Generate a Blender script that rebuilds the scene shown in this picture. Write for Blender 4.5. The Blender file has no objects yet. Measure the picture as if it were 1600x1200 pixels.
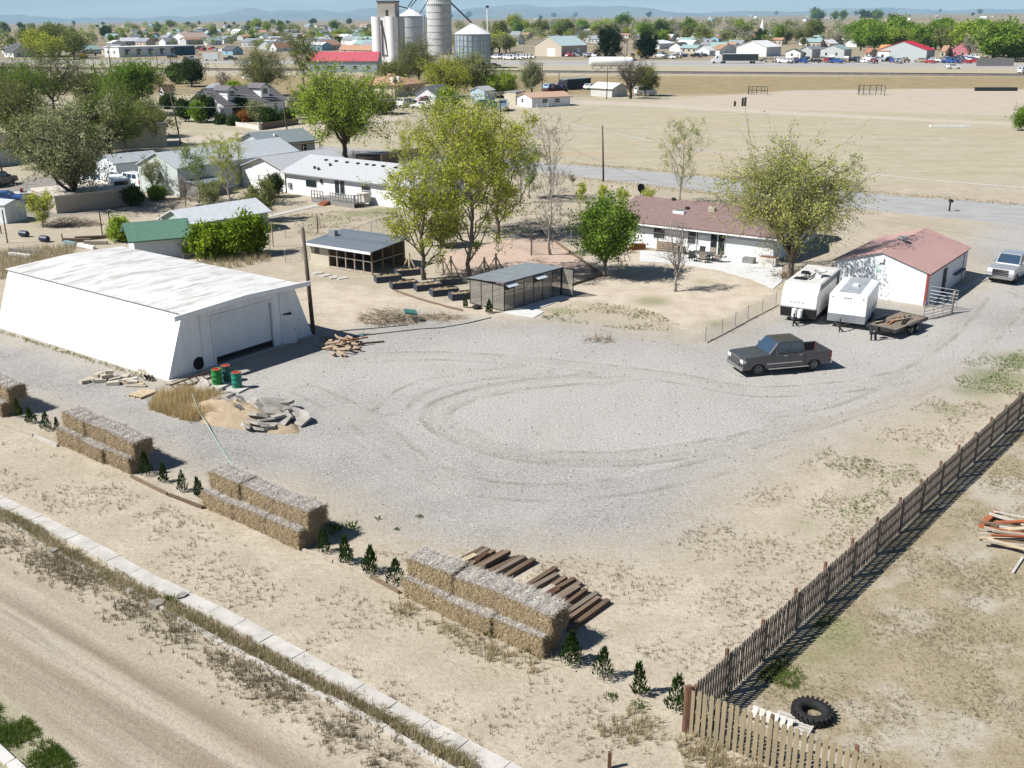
import bpy, bmesh, math, random
import numpy as np
from mathutils import Vector, Matrix
R = math.radians
scene = bpy.context.scene
# ------------------------------------------------------------------ camera, sky, sun, exposure
CAM_H = 20.0
PITCH = math.atan(572 / 1600.0)           # angle below the horizon
cam = bpy.data.cameras.new("camera"); cam_o = bpy.data.objects.new("camera", cam)
scene.collection.objects.link(cam_o)
cam.sensor_width = 36.0; cam.lens = 36.0; cam.clip_start = 0.5; cam.clip_end = 60000
cam_o.location = (0, 0, CAM_H); cam_o.rotation_euler = (math.pi / 2 - PITCH, 0, 0)
scene.camera = cam_o
SUN_EL, SUN_AZ = 47.0, 253.0              # azimuth clockwise from +Y
world = bpy.data.worlds.new("World"); scene.world = world; world.use_nodes = True
wn = world.node_tree.nodes; wl = world.node_tree.links
bg = wn["Background"]
sky = wn.new("ShaderNodeTexSky"); sky.sky_type = 'NISHITA'; sky.sun_disc = False
sky.sun_elevation = R(SUN_EL); sky.sun_rotation = R(SUN_AZ); sky.air_density = 1.0; sky.dust_density = 0.0; sky.ozone_density = 4.0; sky.altitude = 1500
tc = wn.new("ShaderNodeTexCoord"); mp = wn.new("ShaderNodeMapping"); mp.inputs['Scale'].default_value = (5, 5, 85)
nz = wn.new("ShaderNodeTexNoise"); nz.inputs['Scale'].default_value = 1.0; nz.inputs['Detail'].default_value = 6; nz.inputs['Roughness'].default_value = .6
cr = wn.new("ShaderNodeValToRGB"); cr.color_ramp.elements[0].position = .44; cr.color_ramp.elements[1].position = .72
cm = wn.new("ShaderNodeMixRGB"); cm.inputs[2].default_value = (8.6, 8.9, 9.2, 1)
wl.new(tc.outputs['Generated'], mp.inputs[0]); wl.new(mp.outputs[0], nz.inputs['Vector']); wl.new(nz.outputs[0], cr.inputs[0])
sx = wn.new("ShaderNodeSeparateXYZ"); wl.new(tc.outputs['Generated'], sx.inputs[0])
mr = wn.new("ShaderNodeMapRange"); mr.inputs[1].default_value = .16; mr.inputs[2].default_value = .05; wl.new(sx.outputs[2], mr.inputs[0])
mm = wn.new("ShaderNodeMath"); mm.operation = 'MULTIPLY'; wl.new(cr.outputs[0], mm.inputs[0]); wl.new(mr.outputs[0], mm.inputs[1])
wl.new(mm.outputs[0], cm.inputs[0]); wl.new(sky.outputs[0], cm.inputs[1]); wl.new(cm.outputs[0], bg.inputs[0])
bg.inputs[1].default_value = 0.052
sun = bpy.data.lights.new("sun", 'SUN'); sun_o = bpy.data.objects.new("sun", sun); scene.collection.objects.link(sun_o)
sun.energy = 4.9; sun.angle = R(.5); sun.color = (1.0, .965, .91)
_sd = Vector((math.sin(R(SUN_AZ)) * math.cos(R(SUN_EL)), math.cos(R(SUN_AZ)) * math.cos(R(SUN_EL)), math.sin(R(SUN_EL))))
sun_o.rotation_euler = _sd.to_track_quat('Z', 'Y').to_euler(); sun_o.location = (-60, -20, 80)
scene.view_settings.view_transform = 'Standard'; scene.view_settings.look = 'None'
scene.view_settings.exposure = 0.78; scene.view_settings.gamma = 1.0
scene.cycles.max_bounces = 5; scene.cycles.diffuse_bounces = 2; scene.cycles.glossy_bounces = 2
scene.cycles.transmission_bounces = 4; scene.cycles.transparent_max_bounces = 6; scene.cycles.volume_bounces = 0

# ------------------------------------------------------------------ measuring the place from the photograph (1600 x 1200 points)
FPX = 1600.0; cp, sp = math.cos(PITCH), math.sin(PITCH)
def at(u, v, z=0.0):
    x = (u - 800) / FPX; q = (600 - v) / FPX
    d = (x, cp + q * sp, -sp + q * cp); t = (z - CAM_H) / d[2]
    return Vector((d[0] * t, d[1] * t, z))
def hgt(u, vb, vt):
    Y = at(u, vb).y; q = (600 - vt) / FPX
    return CAM_H + Y * (q * cp - sp) / (cp + q * sp)
def mpp(u, v):
    return (at(u, v).y * cp + CAM_H * sp) / FPX
def rel(a, b):                                   # z rotation that turns local x along a -> b
    return math.atan2(b.y - a.y, b.x - a.x)

# ------------------------------------------------------------------ object helpers
COL = scene.collection
def tag(o, label=None, cat=None, group=None, kind=None):
    if label: o['label'] = label
    if cat: o['category'] = cat
    if group: o['group'] = group
    if kind: o['kind'] = kind
    return o
def thing(name, label, cat, loc, rz=0.0, group=None):
    o = bpy.data.objects.new(name, None); COL.objects.link(o)
    o.empty_display_size = .3; o.location = loc; o.rotation_euler = (0, 0, rz)
    return tag(o, label, cat, group)
def kids(o):
    return [c for c in bpy.data.objects if c.parent == o]
def copy_tree(o, loc=None, rz=None, label=None, group=None, parent=None, _k=None):
    if _k is None:
        _k = {}
        for c in bpy.data.objects:
            if c.parent: _k.setdefault(c.parent.name, []).append(c)
    c = o.copy(); COL.objects.link(c); c.parent = parent
    if loc is not None: c.location = loc
    if rz is not None: c.rotation_euler = (0, 0, rz)
    if label: c['label'] = label
    if group: c['group'] = group
    for ch in _k.get(o.name, []): copy_tree(ch, parent=c, _k=_k)
    return c

class MB:
    """collects geometry, links it as one mesh object"""
    def __init__(s): s.v = []; s.f = []; s.m = []; s.mi = 0
    def add(s, vs, fs):
        o = len(s.v); s.v += [tuple(p) for p in vs]
        for f in fs: s.f.append([i + o for i in f]); s.m.append(s.mi)
        return s
    def box(s, x0, x1, y0, y1, z0, z1):
        return s.add([(x0,y0,z0),(x1,y0,z0),(x1,y1,z0),(x0,y1,z0),(x0,y0,z1),(x1,y0,z1),(x1,y1,z1),(x0,y1,z1)],
                     [(3,2,1,0),(4,5,6,7),(0,1,5,4),(1,2,6,5),(2,3,7,6),(3,0,4,7)])
    def hexa(s, b, t):                            # bottom 4, top 4 (counter-clockwise from above)
        return s.add(list(b) + list(t), [(3,2,1,0),(4,5,6,7),(0,1,5,4),(1,2,6,5),(2,3,7,6),(3,0,4,7)])
    def obox(s, c, size, M=None):
        x, y, z = [k / 2 for k in size]
        P = [(-x,-y,-z),(x,-y,-z),(x,y,-z),(-x,y,-z),(-x,-y,z),(x,-y,z),(x,y,z),(-x,y,z)]
        c = Vector(c)
        return s.add([(M @ Vector(p) if M else Vector(p)) + c for p in P], [(3,2,1,0),(4,5,6,7),(0,1,5,4),(1,2,6,5),(2,3,7,6),(3,0,4,7)])
    def bar(s, a, b, w, h=None, up=(0, 0, 1)):    # square bar from a to b
        a, b = Vector(a), Vector(b); d = (b - a)
        if d.length < 1e-6: return s
        d.normalize(); u = Vector(up)
        if abs(d.dot(u)) > .98: u = Vector((1, 0, 0))
        x = d.cross(u).normalized(); y = x.cross(d).normalized(); h = h or w
        P = []
        for p in (a, b):
            P += [p - x*w/2 - y*h/2, p + x*w/2 - y*h/2, p + x*w/2 + y*h/2, p - x*w/2 + y*h/2]
        return s.add(P, [(3,2,1,0),(4,5,6,7),(0,1,5,4),(1,2,6,5),(2,3,7,6),(3,0,4,7)])
    def tube(s, pts, rad, n=6, cap=True):
        pts = [Vector(p) for p in pts]; k = len(pts); o = len(s.v)
        if not isinstance(rad, (list, tuple)): rad = [rad] * k
        px = None
        for i in range(k):
            d = pts[min(i+1, k-1)] - pts[max(i-1, 0)]
            d = d.normalized() if d.length > 1e-9 else Vector((0,0,1))
            if px is None:
                r = Vector((0,0,1)) if abs(d.z) < .9 else Vector((1,0,0)); px = d.cross(r).normalized()
            else:
                px = (px - d * px.dot(d)); px = px.normalized() if px.length > 1e-6 else d.orthogonal().normalized()
            py = d.cross(px)
            for j in range(n):
                a = 2*math.pi*j/n; s.v.append(tuple(pts[i] + (px*math.cos(a) + py*math.sin(a)) * rad[i]))
        for i in range(k-1):
            for j in range(n):
                s.f.append([o+i*n+j, o+i*n+(j+1)%n, o+(i+1)*n+(j+1)%n, o+(i+1)*n+j]); s.m.append(s.mi)
        if cap:
            s.f.append([o+j for j in range(n)][::-1]); s.m.append(s.mi)
            s.f.append([o+(k-1)*n+j for j in range(n)]); s.m.append(s.mi)
        return s
    def cyl(s, c, r, z0, z1, n=16, r2=None):
        return s.tube([(c[0],c[1],z0),(c[0],c[1],z1)], [r, r if r2 is None else r2], n)
    def lathe(s, prof, n=24, c=(0,0,0), axis='z'):  # prof: (radius, height) list, closed by caps if radius 0
        o = len(s.v); k = len(prof)
        for r, h in prof:
            for j in range(n):
                a = 2*math.pi*j/n; x, y = r*math.cos(a), r*math.sin(a)
                p = (x, y, h) if axis == 'z' else ((x, h, y) if axis == 'y' else (h, x, y))
                s.v.append((p[0]+c[0], p[1]+c[1], p[2]+c[2]))
        for i in range(k-1):
            for j in range(n):
                s.f.append([o+i*n+j, o+i*n+(j+1)%n, o+(i+1)*n+(j+1)%n, o+(i+1)*n+j]); s.m.append(s.mi)
        return s
    def prism(s, poly, a, b, plane='xz'):          # polygon extruded along the third axis from a to b
        n = len(poly)
        def P(p, t): return (p[0], t, p[1]) if plane == 'xz' else ((p[0], p[1], t) if plane == 'xy' else (t, p[0], p[1]))
        return s.add([P(p, a) for p in poly] + [P(p, b) for p in poly],
                     [list(range(n))[::-1], [n+i for i in range(n)]] + [[i, (i+1)%n, n+(i+1)%n, n+i] for i in range(n)])
    def quad(s, a, b, c, d): return s.add([a, b, c, d], [(0,1,2,3)])
    def mesh(s, name, mats, smooth=False):
        me = bpy.data.meshes.new(name); me.from_pydata(s.v, [], s.f)
        for m in (mats if isinstance(mats, (list, tuple)) else [mats]): me.materials.append(m)
        if any(s.m): me.polygons.foreach_set('material_index', s.m)
        if smooth: me.polygons.foreach_set('use_smooth', [True]*len(s.f))
        me.update(); return me
    def build(s, name, mats, parent=None, smooth=False, bevel=0, loc=None, fix=True, kind=None):
        me = s.mesh(name, mats, smooth)
        if fix and len(s.f) < 30000:
            bm = bmesh.new(); bm.from_mesh(me); bmesh.ops.recalc_face_normals(bm, faces=bm.faces); bm.to_mesh(me); bm.free()
        o = bpy.data.objects.new(name, me); COL.objects.link(o)
        if parent: o.parent = parent
        if loc is not None: o.location = loc
        if bevel:
            b = o.modifiers.new('bevel', 'BEVEL'); b.width = bevel; b.segments = 2; b.limit_method = 'ANGLE'; b.angle_limit = R(35)
        if kind: o['kind'] = kind
        return o

# ------------------------------------------------------------------ materials
MATS = {}
def mat(name, rgb, rough=.8, metal=0.0, var=.12, vscale=1.5, rgb2=None, bump=0.0, bscale=20, ribs=None, spec=.3, streak=None, coat=0.0):
    if name in MATS: return MATS[name]
    m = bpy.data.materials.new(name); m.use_nodes = True; MATS[name] = m
    N = m.node_tree.nodes; Lk = m.node_tree.links; b = N['Principled BSDF']
    b.inputs['Roughness'].default_value = rough; b.inputs['Metallic'].default_value = metal
    b.inputs['Specular IOR Level'].default_value = spec
    if coat: b.inputs['Coat Weight'].default_value = coat; b.inputs['Coat Roughness'].default_value = .08
    t = N.new('ShaderNodeTexCoord'); vec = t.outputs['Object']
    if streak:
        mp = N.new('ShaderNodeMapping'); mp.inputs['Scale'].default_value = streak; Lk.new(vec, mp.inputs[0]); vec2 = mp.outputs[0]
    else: vec2 = vec
    n = N.new('ShaderNodeTexNoise'); n.inputs['Scale'].default_value = vscale; n.inputs['Detail'].default_value = 5; n.inputs['Roughness'].default_value = .65
    Lk.new(vec2, n.inputs['Vector'])
    r = N.new('ShaderNodeValToRGB'); e = r.color_ramp.elements
    e[0].position = .3; e[1].position = .7
    c2 = rgb2 or tuple(c * (1 - 2*var) for c in rgb)
    c1 = rgb if rgb2 else tuple(min(1, c * (1 + var)) for c in rgb)
    e[0].color = (*c2, 1); e[1].color = (*c1, 1)
    Lk.new(n.outputs['Fac'], r.inputs[0]); Lk.new(r.outputs[0], b.inputs['Base Color'])
    hs = []
    if bump:
        n2 = N.new('ShaderNodeTexNoise'); n2.inputs['Scale'].default_value = bscale; n2.inputs['Detail'].default_value = 4; Lk.new(vec, n2.inputs['Vector'])
        hs.append((n2.outputs['Fac'], bump))
    if ribs:
        w = N.new('ShaderNodeTexWave'); w.bands_direction = ribs[0]; w.inputs['Scale'].default_value = ribs[1] ; w.inputs['Distortion'].default_value = 0
        w.wave_profile = ribs[3] if len(ribs) > 3 else 'SIN'
        Lk.new(vec, w.inputs['Vector']); hs.append((w.outputs['Fac'], ribs[2]))
    prev = None
    for h, st in hs:
        bp = N.new('ShaderNodeBump'); bp.inputs['Strength'].default_value = min(1, st); bp.inputs['Distance'].default_value = .03
        Lk.new(h, bp.inputs['Height'])
        if prev: Lk.new(prev, bp.inputs['Normal'])
        prev = bp.outputs['Normal']
    if prev: Lk.new(prev, b.inputs['Normal'])
    return m
def glassy(name, rgb=(.012,.016,.02), rough=.06):
    return mat(name, rgb, rough=rough, var=.05, spec=.8)
def leafmat(name, c1, c2, trans=.35):
    if name in MATS: return MATS[name]
    m = bpy.data.materials.new(name); m.use_nodes = True; MATS[name] = m
    N = m.node_tree.nodes; Lk = m.node_tree.links; out = N['Material Output']; N.remove(N['Principled BSDF'])
    g = N.new('ShaderNodeNewGeometry'); n = N.new('ShaderNodeTexNoise'); n.inputs['Scale'].default_value = .55; n.inputs['Detail'].default_value = 3
    Lk.new(g.outputs['Position'], n.inputs['Vector'])
    a = N.new('ShaderNodeMath'); a.operation = 'MULTIPLY_ADD'; a.inputs[1].default_value = .5
    Lk.new(g.outputs['Random Per Island'], a.inputs[0]); 
    s_ = N.new('ShaderNodeMath'); s_.operation = 'MULTIPLY_ADD'; s_.inputs[1].default_value = 1.6; s_.inputs[2].default_value = -.55
    Lk.new(n.outputs['Fac'], s_.inputs[0]); Lk.new(s_.outputs[0], a.inputs[2])
    r = N.new('ShaderNodeMixRGB'); r.inputs[1].default_value = (*c1, 1); r.inputs[2].default_value = (*c2, 1); r.use_clamp = True
    Lk.new(a.outputs[0], r.inputs[0])
    d = N.new('ShaderNodeBsdfDiffuse'); tr = N.new('ShaderNodeBsdfTranslucent'); mx = N.new('ShaderNodeMixShader'); mx.inputs[0].default_value = trans
    Lk.new(r.outputs[0], d.inputs[0]); Lk.new(r.outputs[0], tr.inputs[0])
    Lk.new(d.outputs[0], mx.inputs[1]); Lk.new(tr.outputs[0], mx.inputs[2]); Lk.new(mx.outputs[0], out.inputs[0])
    return m
rnd = random.Random(7)
# ================================================================== THE GROUND
def axis_near(lo, hi, step, far_lo, far_hi, g):
    a = list(np.arange(lo, hi + step/2, step)); s = step; x = a[-1]
    while x < far_hi: s *= g; x += s; a.append(x)
    if far_lo is not None:
        s = step; x = a[0]
        while x > far_lo: s *= g; x -= s; a.insert(0, x)
    return np.array(a)
gx = axis_near(-48, 52, .42, -9000, 9000, 1.075)
gy = axis_near(14, 118, .42, -8, 16000, 1.035)
X, Y = np.meshgrid(gx, gy); X = X.ravel(); Y = Y.ravel()
def lowfreq(x, y, s, seed):
    r = np.random.RandomState(seed); o = np.zeros_like(x)
    for k in range(6):
        a = r.rand()*6.28; f = s*(0.6+1.2*r.rand()); o += np.sin((x*math.cos(a)+y*math.sin(a))*f + r.rand()*6.28)
    return o/6
def ground_z(x, y):
    x = np.asarray(x, float); y = np.asarray(y, float)
    far = np.clip(y-750, 0, None)
    z = far*(.0012 + .0105*x/np.maximum(y, 50)) 
    z = z + np.clip((y-900)/3000, 0, 1)*lowfreq(x, y, .004, 3)*4
    return z
def pix_poly(pts): return np.array([[at(u, v).x, at(u, v).y] for u, v in pts])
def sdf(poly):                                   # positive inside
    d = np.full(X.shape, 1e9); ins = np.zeros(X.shape, bool); n = len(poly)
    for i in range(n):
        x0, y0 = poly[i]; x1, y1 = poly[(i+1) % n]
        ex, ey = x1-x0, y1-y0; t = np.clip(((X-x0)*ex+(Y-y0)*ey)/(ex*ex+ey*ey+1e-9), 0, 1)
        d = np.minimum(d, np.hypot(X-x0-t*ex, Y-y0-t*ey))
        c = ((y0 > Y) != (y1 > Y)) & (X < (x1-x0)*(Y-y0)/(y1-y0+1e-12)+x0); ins ^= c
    return np.where(ins, d, -d)
def dline(pts, wpts=None):
    P = pix_poly(pts) if wpts is None else wpts; d = np.full(X.shape, 1e9)
    for (x0, y0), (x1, y1) in zip(P[:-1], P[1:]):
        ex, ey = x1-x0, y1-y0; t = np.clip(((X-x0)*ex+(Y-y0)*ey)/(ex*ex+ey*ey+1e-9), 0, 1)
        d = np.minimum(d, np.hypot(X-x0-t*ex, Y-y0-t*ey))
    return d
wob = lowfreq(X, Y, 1.1, 1)*.55 + lowfreq(X, Y, .35, 2)*.9
G_GRAVEL = [(-150,560),(0,512),(130,556),(264,600),(330,588),(487,525),(560,512),(600,497),(640,480),(700,492),(770,500),(850,497),(900,503),(1000,522),(1100,534),(1215,478),(1290,450),(1440,482),(1500,455),(1548,436),(1505,385),(1535,352),(1600,336),(1750,340),
            (1800,520),(1600,560),(1540,585),(1450,620),(1330,668),(1200,745),(1100,800),(1020,850),(900,850),(760,850),(640,838),(545,800),(440,755),(330,745),(230,712),(100,655),(0,620),(-150,600)]
G_ROAD = [(-260,775),(-120,820),(0,880),(120,950),(330,1085),(460,1170),(620,1270),(800,1400),(420,1420),(130,1200),(0,1095),(-200,960)]
G_PAVED = [(1900,340),(1640,322),(1400,306),(1180,284),(1000,266),(860,255),(700,243),(560,232),(440,224),(380,222),(380,228),(470,238),(600,250),(700,259),(860,271),(1000,287),(1180,308),(1370,330),(1600,352),(1900,380)]
G_SAND = [(520,520),(470,470),(480,440),(590,452),(700,475),(760,470),(880,400),(1000,395),(1060,410),(1160,432),(1215,460),(1100,512),(900,470),(870,500),(760,505),(640,500)]
G_PAD = [(676,402),(845,362),(940,432),(760,452)]
G_LOT = [(1085,1140),(1340,880),(1600,655),(1900,420),(2200,1300),(1400,1290)]
G_STREET = [(-60,232),(200,236),(330,222),(420,208),(560,200),(660,182),(790,172),(870,162),(1000,166),(1200,178),(1600,197),(1600,193),(1200,172),(1000,160),(880,155),(740,166),(650,176),(560,188),(420,198),(330,212),(200,214),(0,205)]
G_YARD2 = [(0,300),(60,275),(160,262),(220,290),(190,330),(80,340),(-50,345),(-100,290)]
G_DIAMOND = [(1000,160),(1100,150),(1240,141),(1500,138),(1700,140),(1700,186),(1400,176),(1150,170)]
G_HWY = [(-200,93),(330,94),(760,94),(1000,95),(1200,94),(1600,99),(1900,101),(1900,108),(1600,107),(1200,104),(1000,103),(760,102),(330,99),(-200,98)]
sd = {}
sd['gravel'] = sdf(pix_poly(G_GRAVEL)) + wob*1.0
sd['road'] = sdf(pix_poly(G_ROAD)) + wob*.35
sd['paved'] = sdf(pix_poly(G_PAVED)) + wob*.25
sd['sand'] = sdf(pix_poly(G_SAND)) + wob
sd['pad'] = sdf(pix_poly(G_PAD)) + wob*.1
sd['lot'] = sdf(pix_poly(G_LOT))
sd['street'] = sdf(pix_poly(G_STREET)) + wob*.8
sd['yard2'] = sdf(pix_poly(G_YARD2)) + wob
sd['diamond'] = sdf(pix_poly(G_DIAMOND)) + wob*2
sd['hwy'] = sdf(pix_poly(G_HWY))
green = np.full(X.shape, -9.)
for u, v, r in ((1560,590,1.8),(1525,610,.9),(1590,560,1.6),(1480,640,.6),(1430,705,.3),(1250,815,.3),(1370,690,.3),(0,1180,1.2),(-50,1140,1.6),(60,1212,.7),(1300,985,1.1),(1240,1020,.8),(600,330,2.2),(560,335,2.2),(500,345,1.6),(520,828,.7),(1120,505,.8),(870,485,1.0),(1100,440,.7),(420,350,1.5),(700,300,3),(1020,470,1.2)):
    P = at(u, v); green = np.maximum(green, r - np.hypot(X-P.x, Y-P.y))
sd['green'] = green + wob*.8
def smooth_curve(pts, k=8):
    P = [Vector((p[0], p[1])) for p in pix_poly(pts)]; out = []
    for i in range(len(P)-1):
        p0, p1, p2, p3 = P[max(i-1,0)], P[i], P[i+1], P[min(i+2,len(P)-1)]
        for j in range(k):
            t = j/k; out.append(.5*((2*p1)+(p2-p0)*t+(2*p0-5*p1+4*p2-p3)*t*t+(3*p1-p0-3*p2+p3)*t**3))
    out.append(P[-1]); return np.array([[p.x, p.y] for p in out])
trk = np.zeros(X.shape)
for pts, w, a in (([(980,588),(860,590),(770,602),(700,620),(668,645),(690,675),(760,703),(860,719),(980,720),(1100,704),(1200,684),(1300,655),(1420,610)],.26,1),
               ([(960,600),(860,603),(790,612),(722,628),(698,650),(725,674),(790,698),(880,710),(1000,708),(1120,690),(1240,660)],.24,.8),
               ([(820,572),(730,580),(640,600),(590,625),(570,660)],.2,.55),([(840,582),(740,592),(670,612),(640,640)],.2,.5),
               ([(560,560),(700,552),(900,570),(1050,585),(1200,610),(1350,600),(1500,560)],.3,.45),([(480,600),(560,640),(660,720),(800,760),(1000,750),(1200,700)],.35,.4),
               ([(1130,600),(1250,640),(1290,660)],.2,.5),([(330,620),(430,700),(560,760),(700,800)],.3,.35),([(1540,470),(1440,560),(1330,620),(1200,650)],.35,.5),([(1590,480),(1500,570),(1390,640)],.35,.5)):
    trk = np.maximum(trk, a*np.exp(-(dline(None, smooth_curve(pts))/w)**2))
sd['trk'] = trk
tkd = np.full(X.shape, 9.)
for pts in ([(1000,586),(860,596),(770,609),(705,628),(682,647),(705,673),(775,700),(870,715),(980,716),(1110,698),(1210,678),(1300,650),(1420,606)],[(840,578),(740,588),(650,608),(610,640)],[(480,610),(560,650),(660,730),(800,768),(1000,756),(1200,706)],[(560,560),(700,556),(900,572),(1050,590),(1200,612),(1400,590),(1500,540),(1570,460)],[(1590,470),(1480,580),(1330,640),(1230,660)]):
    tkd = np.minimum(tkd, dline(None, smooth_curve(pts)))
sd['tkd'] = tkd
dust = np.zeros(X.shape)
for u, v, r in ((900,640,10),(1050,660,9),(760,650,7),(620,580,6),(1250,600,9),(1450,540,10),(1540,450,10),(480,590,5),(760,560,8),(1000,590,9),(1560,370,9)):
    P = at(u, v); dust = np.maximum(dust, np.exp(-((X-P.x)**2+(Y-P.y)**2)/r**2))
sd['dust'] = dust + wob*.12
curb_d = dline([(-60,765),(0,806),(84,861),(205,921),(293,973),(389,1028),(590,1130),(700,1200),(900,1320)])
Z = ground_z(X, Y) - .16*np.exp(-((dline([(-60,778),(30,817),(110,870),(230,932),(370,1003),(590,1118),(740,1200),(900,1290)])/.5)**2))
Z = Z + np.where(Y < 125, lowfreq(X, Y, 2.2, 8)*.02 + lowfreq(X, Y, 5, 9)*.008, 0) - .03*trk*np.where(sd['gravel'] > 0, 1, 0)
# ---- the earth material
def earth_material():
    m = bpy.data.materials.new('earth'); m.use_nodes = True; N = m.node_tree.nodes; L = m.node_tree.links; b = N['Principled BSDF']
    b.inputs['Roughness'].default_value = .95; b.inputs['Specular IOR Level'].default_value = .1
    geo = N.new('ShaderNodeNewGeometry'); P = geo.outputs['Position']
    def noise(sc, det=4, rough=.6, stretch=None, rot=0, dist=0):
        n = N.new('ShaderNodeTexNoise'); n.inputs['Scale'].default_value = sc; n.inputs['Detail'].default_value = det; n.inputs['Roughness'].default_value = rough; n.inputs['Distortion'].default_value = dist
        if stretch or rot:
            mp = N.new('ShaderNodeMapping'); mp.inputs['Scale'].default_value = stretch or (1,1,1)
            mr = N.new('ShaderNodeMapping'); mr.inputs['Rotation'].default_value = (0,0,rot); L.new(P, mr.inputs[0]); L.new(mr.outputs[0], mp.inputs[0]); L.new(mp.outputs[0], n.inputs['Vector'])
        else: L.new(P, n.inputs['Vector'])
        return n.outputs['Fac']
    def ramp(f, lo, hi):
        r = N.new('ShaderNodeMapRange'); r.inputs[1].default_value = lo; r.inputs[2].default_value = hi; r.clamp = True; L.new(f, r.inputs[0]); return r.outputs[0]
    def math_(op, a, b_):
        n = N.new('ShaderNodeMath'); n.operation = op
        for i, k in enumerate((a, b_)):
            if isinstance(k, (int, float)): n.inputs[i].default_value = k
            else: L.new(k, n.inputs[i])
        return n.outputs[0]
    def mix(f, a, b_):
        n = N.new('ShaderNodeMixRGB')
        for i, k in enumerate((f, a, b_)):
            if isinstance(k, tuple): n.inputs[i].default_value = (*k, 1)
            elif isinstance(k, (int, float)): n.inputs[i].default_value = k
            else: L.new(k, n.inputs[i])
        return n.outputs[0]
    def attr(nm):
        a = N.new('ShaderNodeAttribute'); a.attribute_name = nm; return a.outputs['Fac']
    nbig = noise(.12, 4); nmid = noise(.7, 5, .65); nfine = noise(5, 4, .7); nspk = noise(11, 3, .75); nmic = noise(28, 2, .6)
    vor = N.new('ShaderNodeTexVoronoi'); vor.inputs['Scale'].default_value = 15; L.new(P, vor.inputs['Vector'])
    stone = N.new('ShaderNodeSeparateColor'); L.new(vor.outputs['Color'], stone.inputs[0])
    edge = math_('MULTIPLY', math_('SUBTRACT', nfine, .5), 2.6)
    edge2 = math_('MULTIPLY', math_('SUBTRACT', nmid, .5), 3.2)
    ed = math_('ADD', edge, edge2)
    def zone(nm, lo, hi, k=1.0): return ramp(math_('ADD', attr(nm), math_('MULTIPLY', ed, k)), lo, hi)
    # open soil and dead grass
    soil = mix(ramp(nmid, .35, .65), (.335,.288,.218), (.435,.382,.305))
    soil = mix(ramp(nbig, .4, .68), soil, (.335,.295,.225))
    dead = mix(ramp(noise(3.2, 6, .75, (1,1.8,1), .5), .53, .66), soil, (.225,.185,.13))
    soil = mix(.75, soil, dead)
    soil = mix(ramp(nspk, .62, .74), soil, (.11,.085,.05))
    # open fields beyond the county road: pale grass with tan streaks
    sep = N.new('ShaderNodeSeparateXYZ'); L.new(P, sep.inputs[0]); yy = sep.outputs[1]
    fld = mix(ramp(noise(.09, 6, .68, (1,2.4,1)), .38, .62), (.345,.307,.225), (.40,.36,.275))
    fld = mix(ramp(noise(.9, 5, .75, (.5,1.6,1)), .52, .72), fld, (.255,.225,.135))
    fld = mix(math_('MULTIPLY', ramp(noise(1.3, 5, .72, (.35,1.5,1), .15), .50, .66), .7), fld, (.25,.22,.145)); fld = mix(math_('MULTIPLY', ramp(noise(.25, 5, .7, (.5,1.8,1), -.1), .54, .66), .6), fld, (.28,.25,.165))
    fld = mix(ramp(noise(.03, 3, .5, (1,3.2,1), .1), .55, .68), fld, (.36,.30,.205))
    col = mix(ramp(math_('ADD', yy, math_('MULTIPLY', ed, 3)), 128, 140), soil, fld)
    brush = mix(ramp(noise(.35, 5, .7, (.5,1.5,1)), .42, .62), (.30,.235,.14), (.20,.165,.085))
    col = mix(math_('MULTIPLY', ramp(yy, 285, 300), ramp(yy, 400, 380)), col, brush)
    far = mix(ramp(noise(.0042, 3, .5, (1,4.5,1), .08), .40, .56), (.185,.135,.105), (.30,.25,.16))
    far = mix(ramp(noise(.006, 3, .5, (1,5,1), -.1), .55, .62), far, (.12,.135,.07))
    far = mix(ramp(yy, 560, 1000), (.27,.23,.165), far)
    col = mix(ramp(yy, 480, 520), col, far)
    col = mix(zone('diamond', -2, 3), col, mix(ramp(noise(.22, 5, .6, (1,2.5,1)), .38, .66), (.37,.315,.25), (.43,.37,.30)))
    col = mix(zone('yard2', -1, 1), col, mix(ramp(nfine, .4, .6), (.20,.18,.16), (.27,.25,.23)))
    col = mix(zone('sand', -1, 1.2), col, mix(ramp(nmid, .36, .6), (.385,.325,.255), (.46,.40,.325)))
    lot = mix(ramp(noise(.8, 6, .7), .4, .62), (.30,.255,.175), (.245,.205,.135))
    lot = mix(ramp(noise(6, 5, .75), .54, .66), lot, (.14,.115,.06)); lot = mix(ramp(noise(.3, 4), .5, .62), lot, (.35,.315,.255))
    col = mix(zone('lot', -.1, .15, .05), col, lot)
    col = mix(ramp(attr('pad'), -.1, .1), col, mix(ramp(nmid, .4, .6), (.43,.335,.275), (.40,.30,.235)))
    # gravel yard
    gra = mix(ramp(stone.outputs[0], .1, .95), (.168,.162,.154), (.335,.326,.31))
    gra = mix(ramp(nbig, .42, .66), gra, mix(ramp(stone.outputs[1], 0, 1), (.25,.243,.232), (.38,.37,.352)))
    gra = mix(ramp(nmid, .52, .7), gra, mix(ramp(nspk, .35, .65), (.20,.185,.17), (.34,.315,.285)))
    gra = mix(ramp(nspk, .63, .72), gra, (.06,.058,.055)); gra = mix(ramp(nmic, .66, .74), gra, (.46,.45,.44))
    gra = mix(math_('MULTIPLY', ramp(math_('ADD', attr('dust'), math_('MULTIPLY', ed, .12)), .15, .85), .8), gra, mix(ramp(nspk, .35, .62), (.28,.268,.25), (.42,.405,.38)))
    gra = mix(math_('MULTIPLY', attr('trk'), .38), gra, mix(ramp(nspk, .4, .6), (.17,.145,.115), (.24,.21,.175)))
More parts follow.
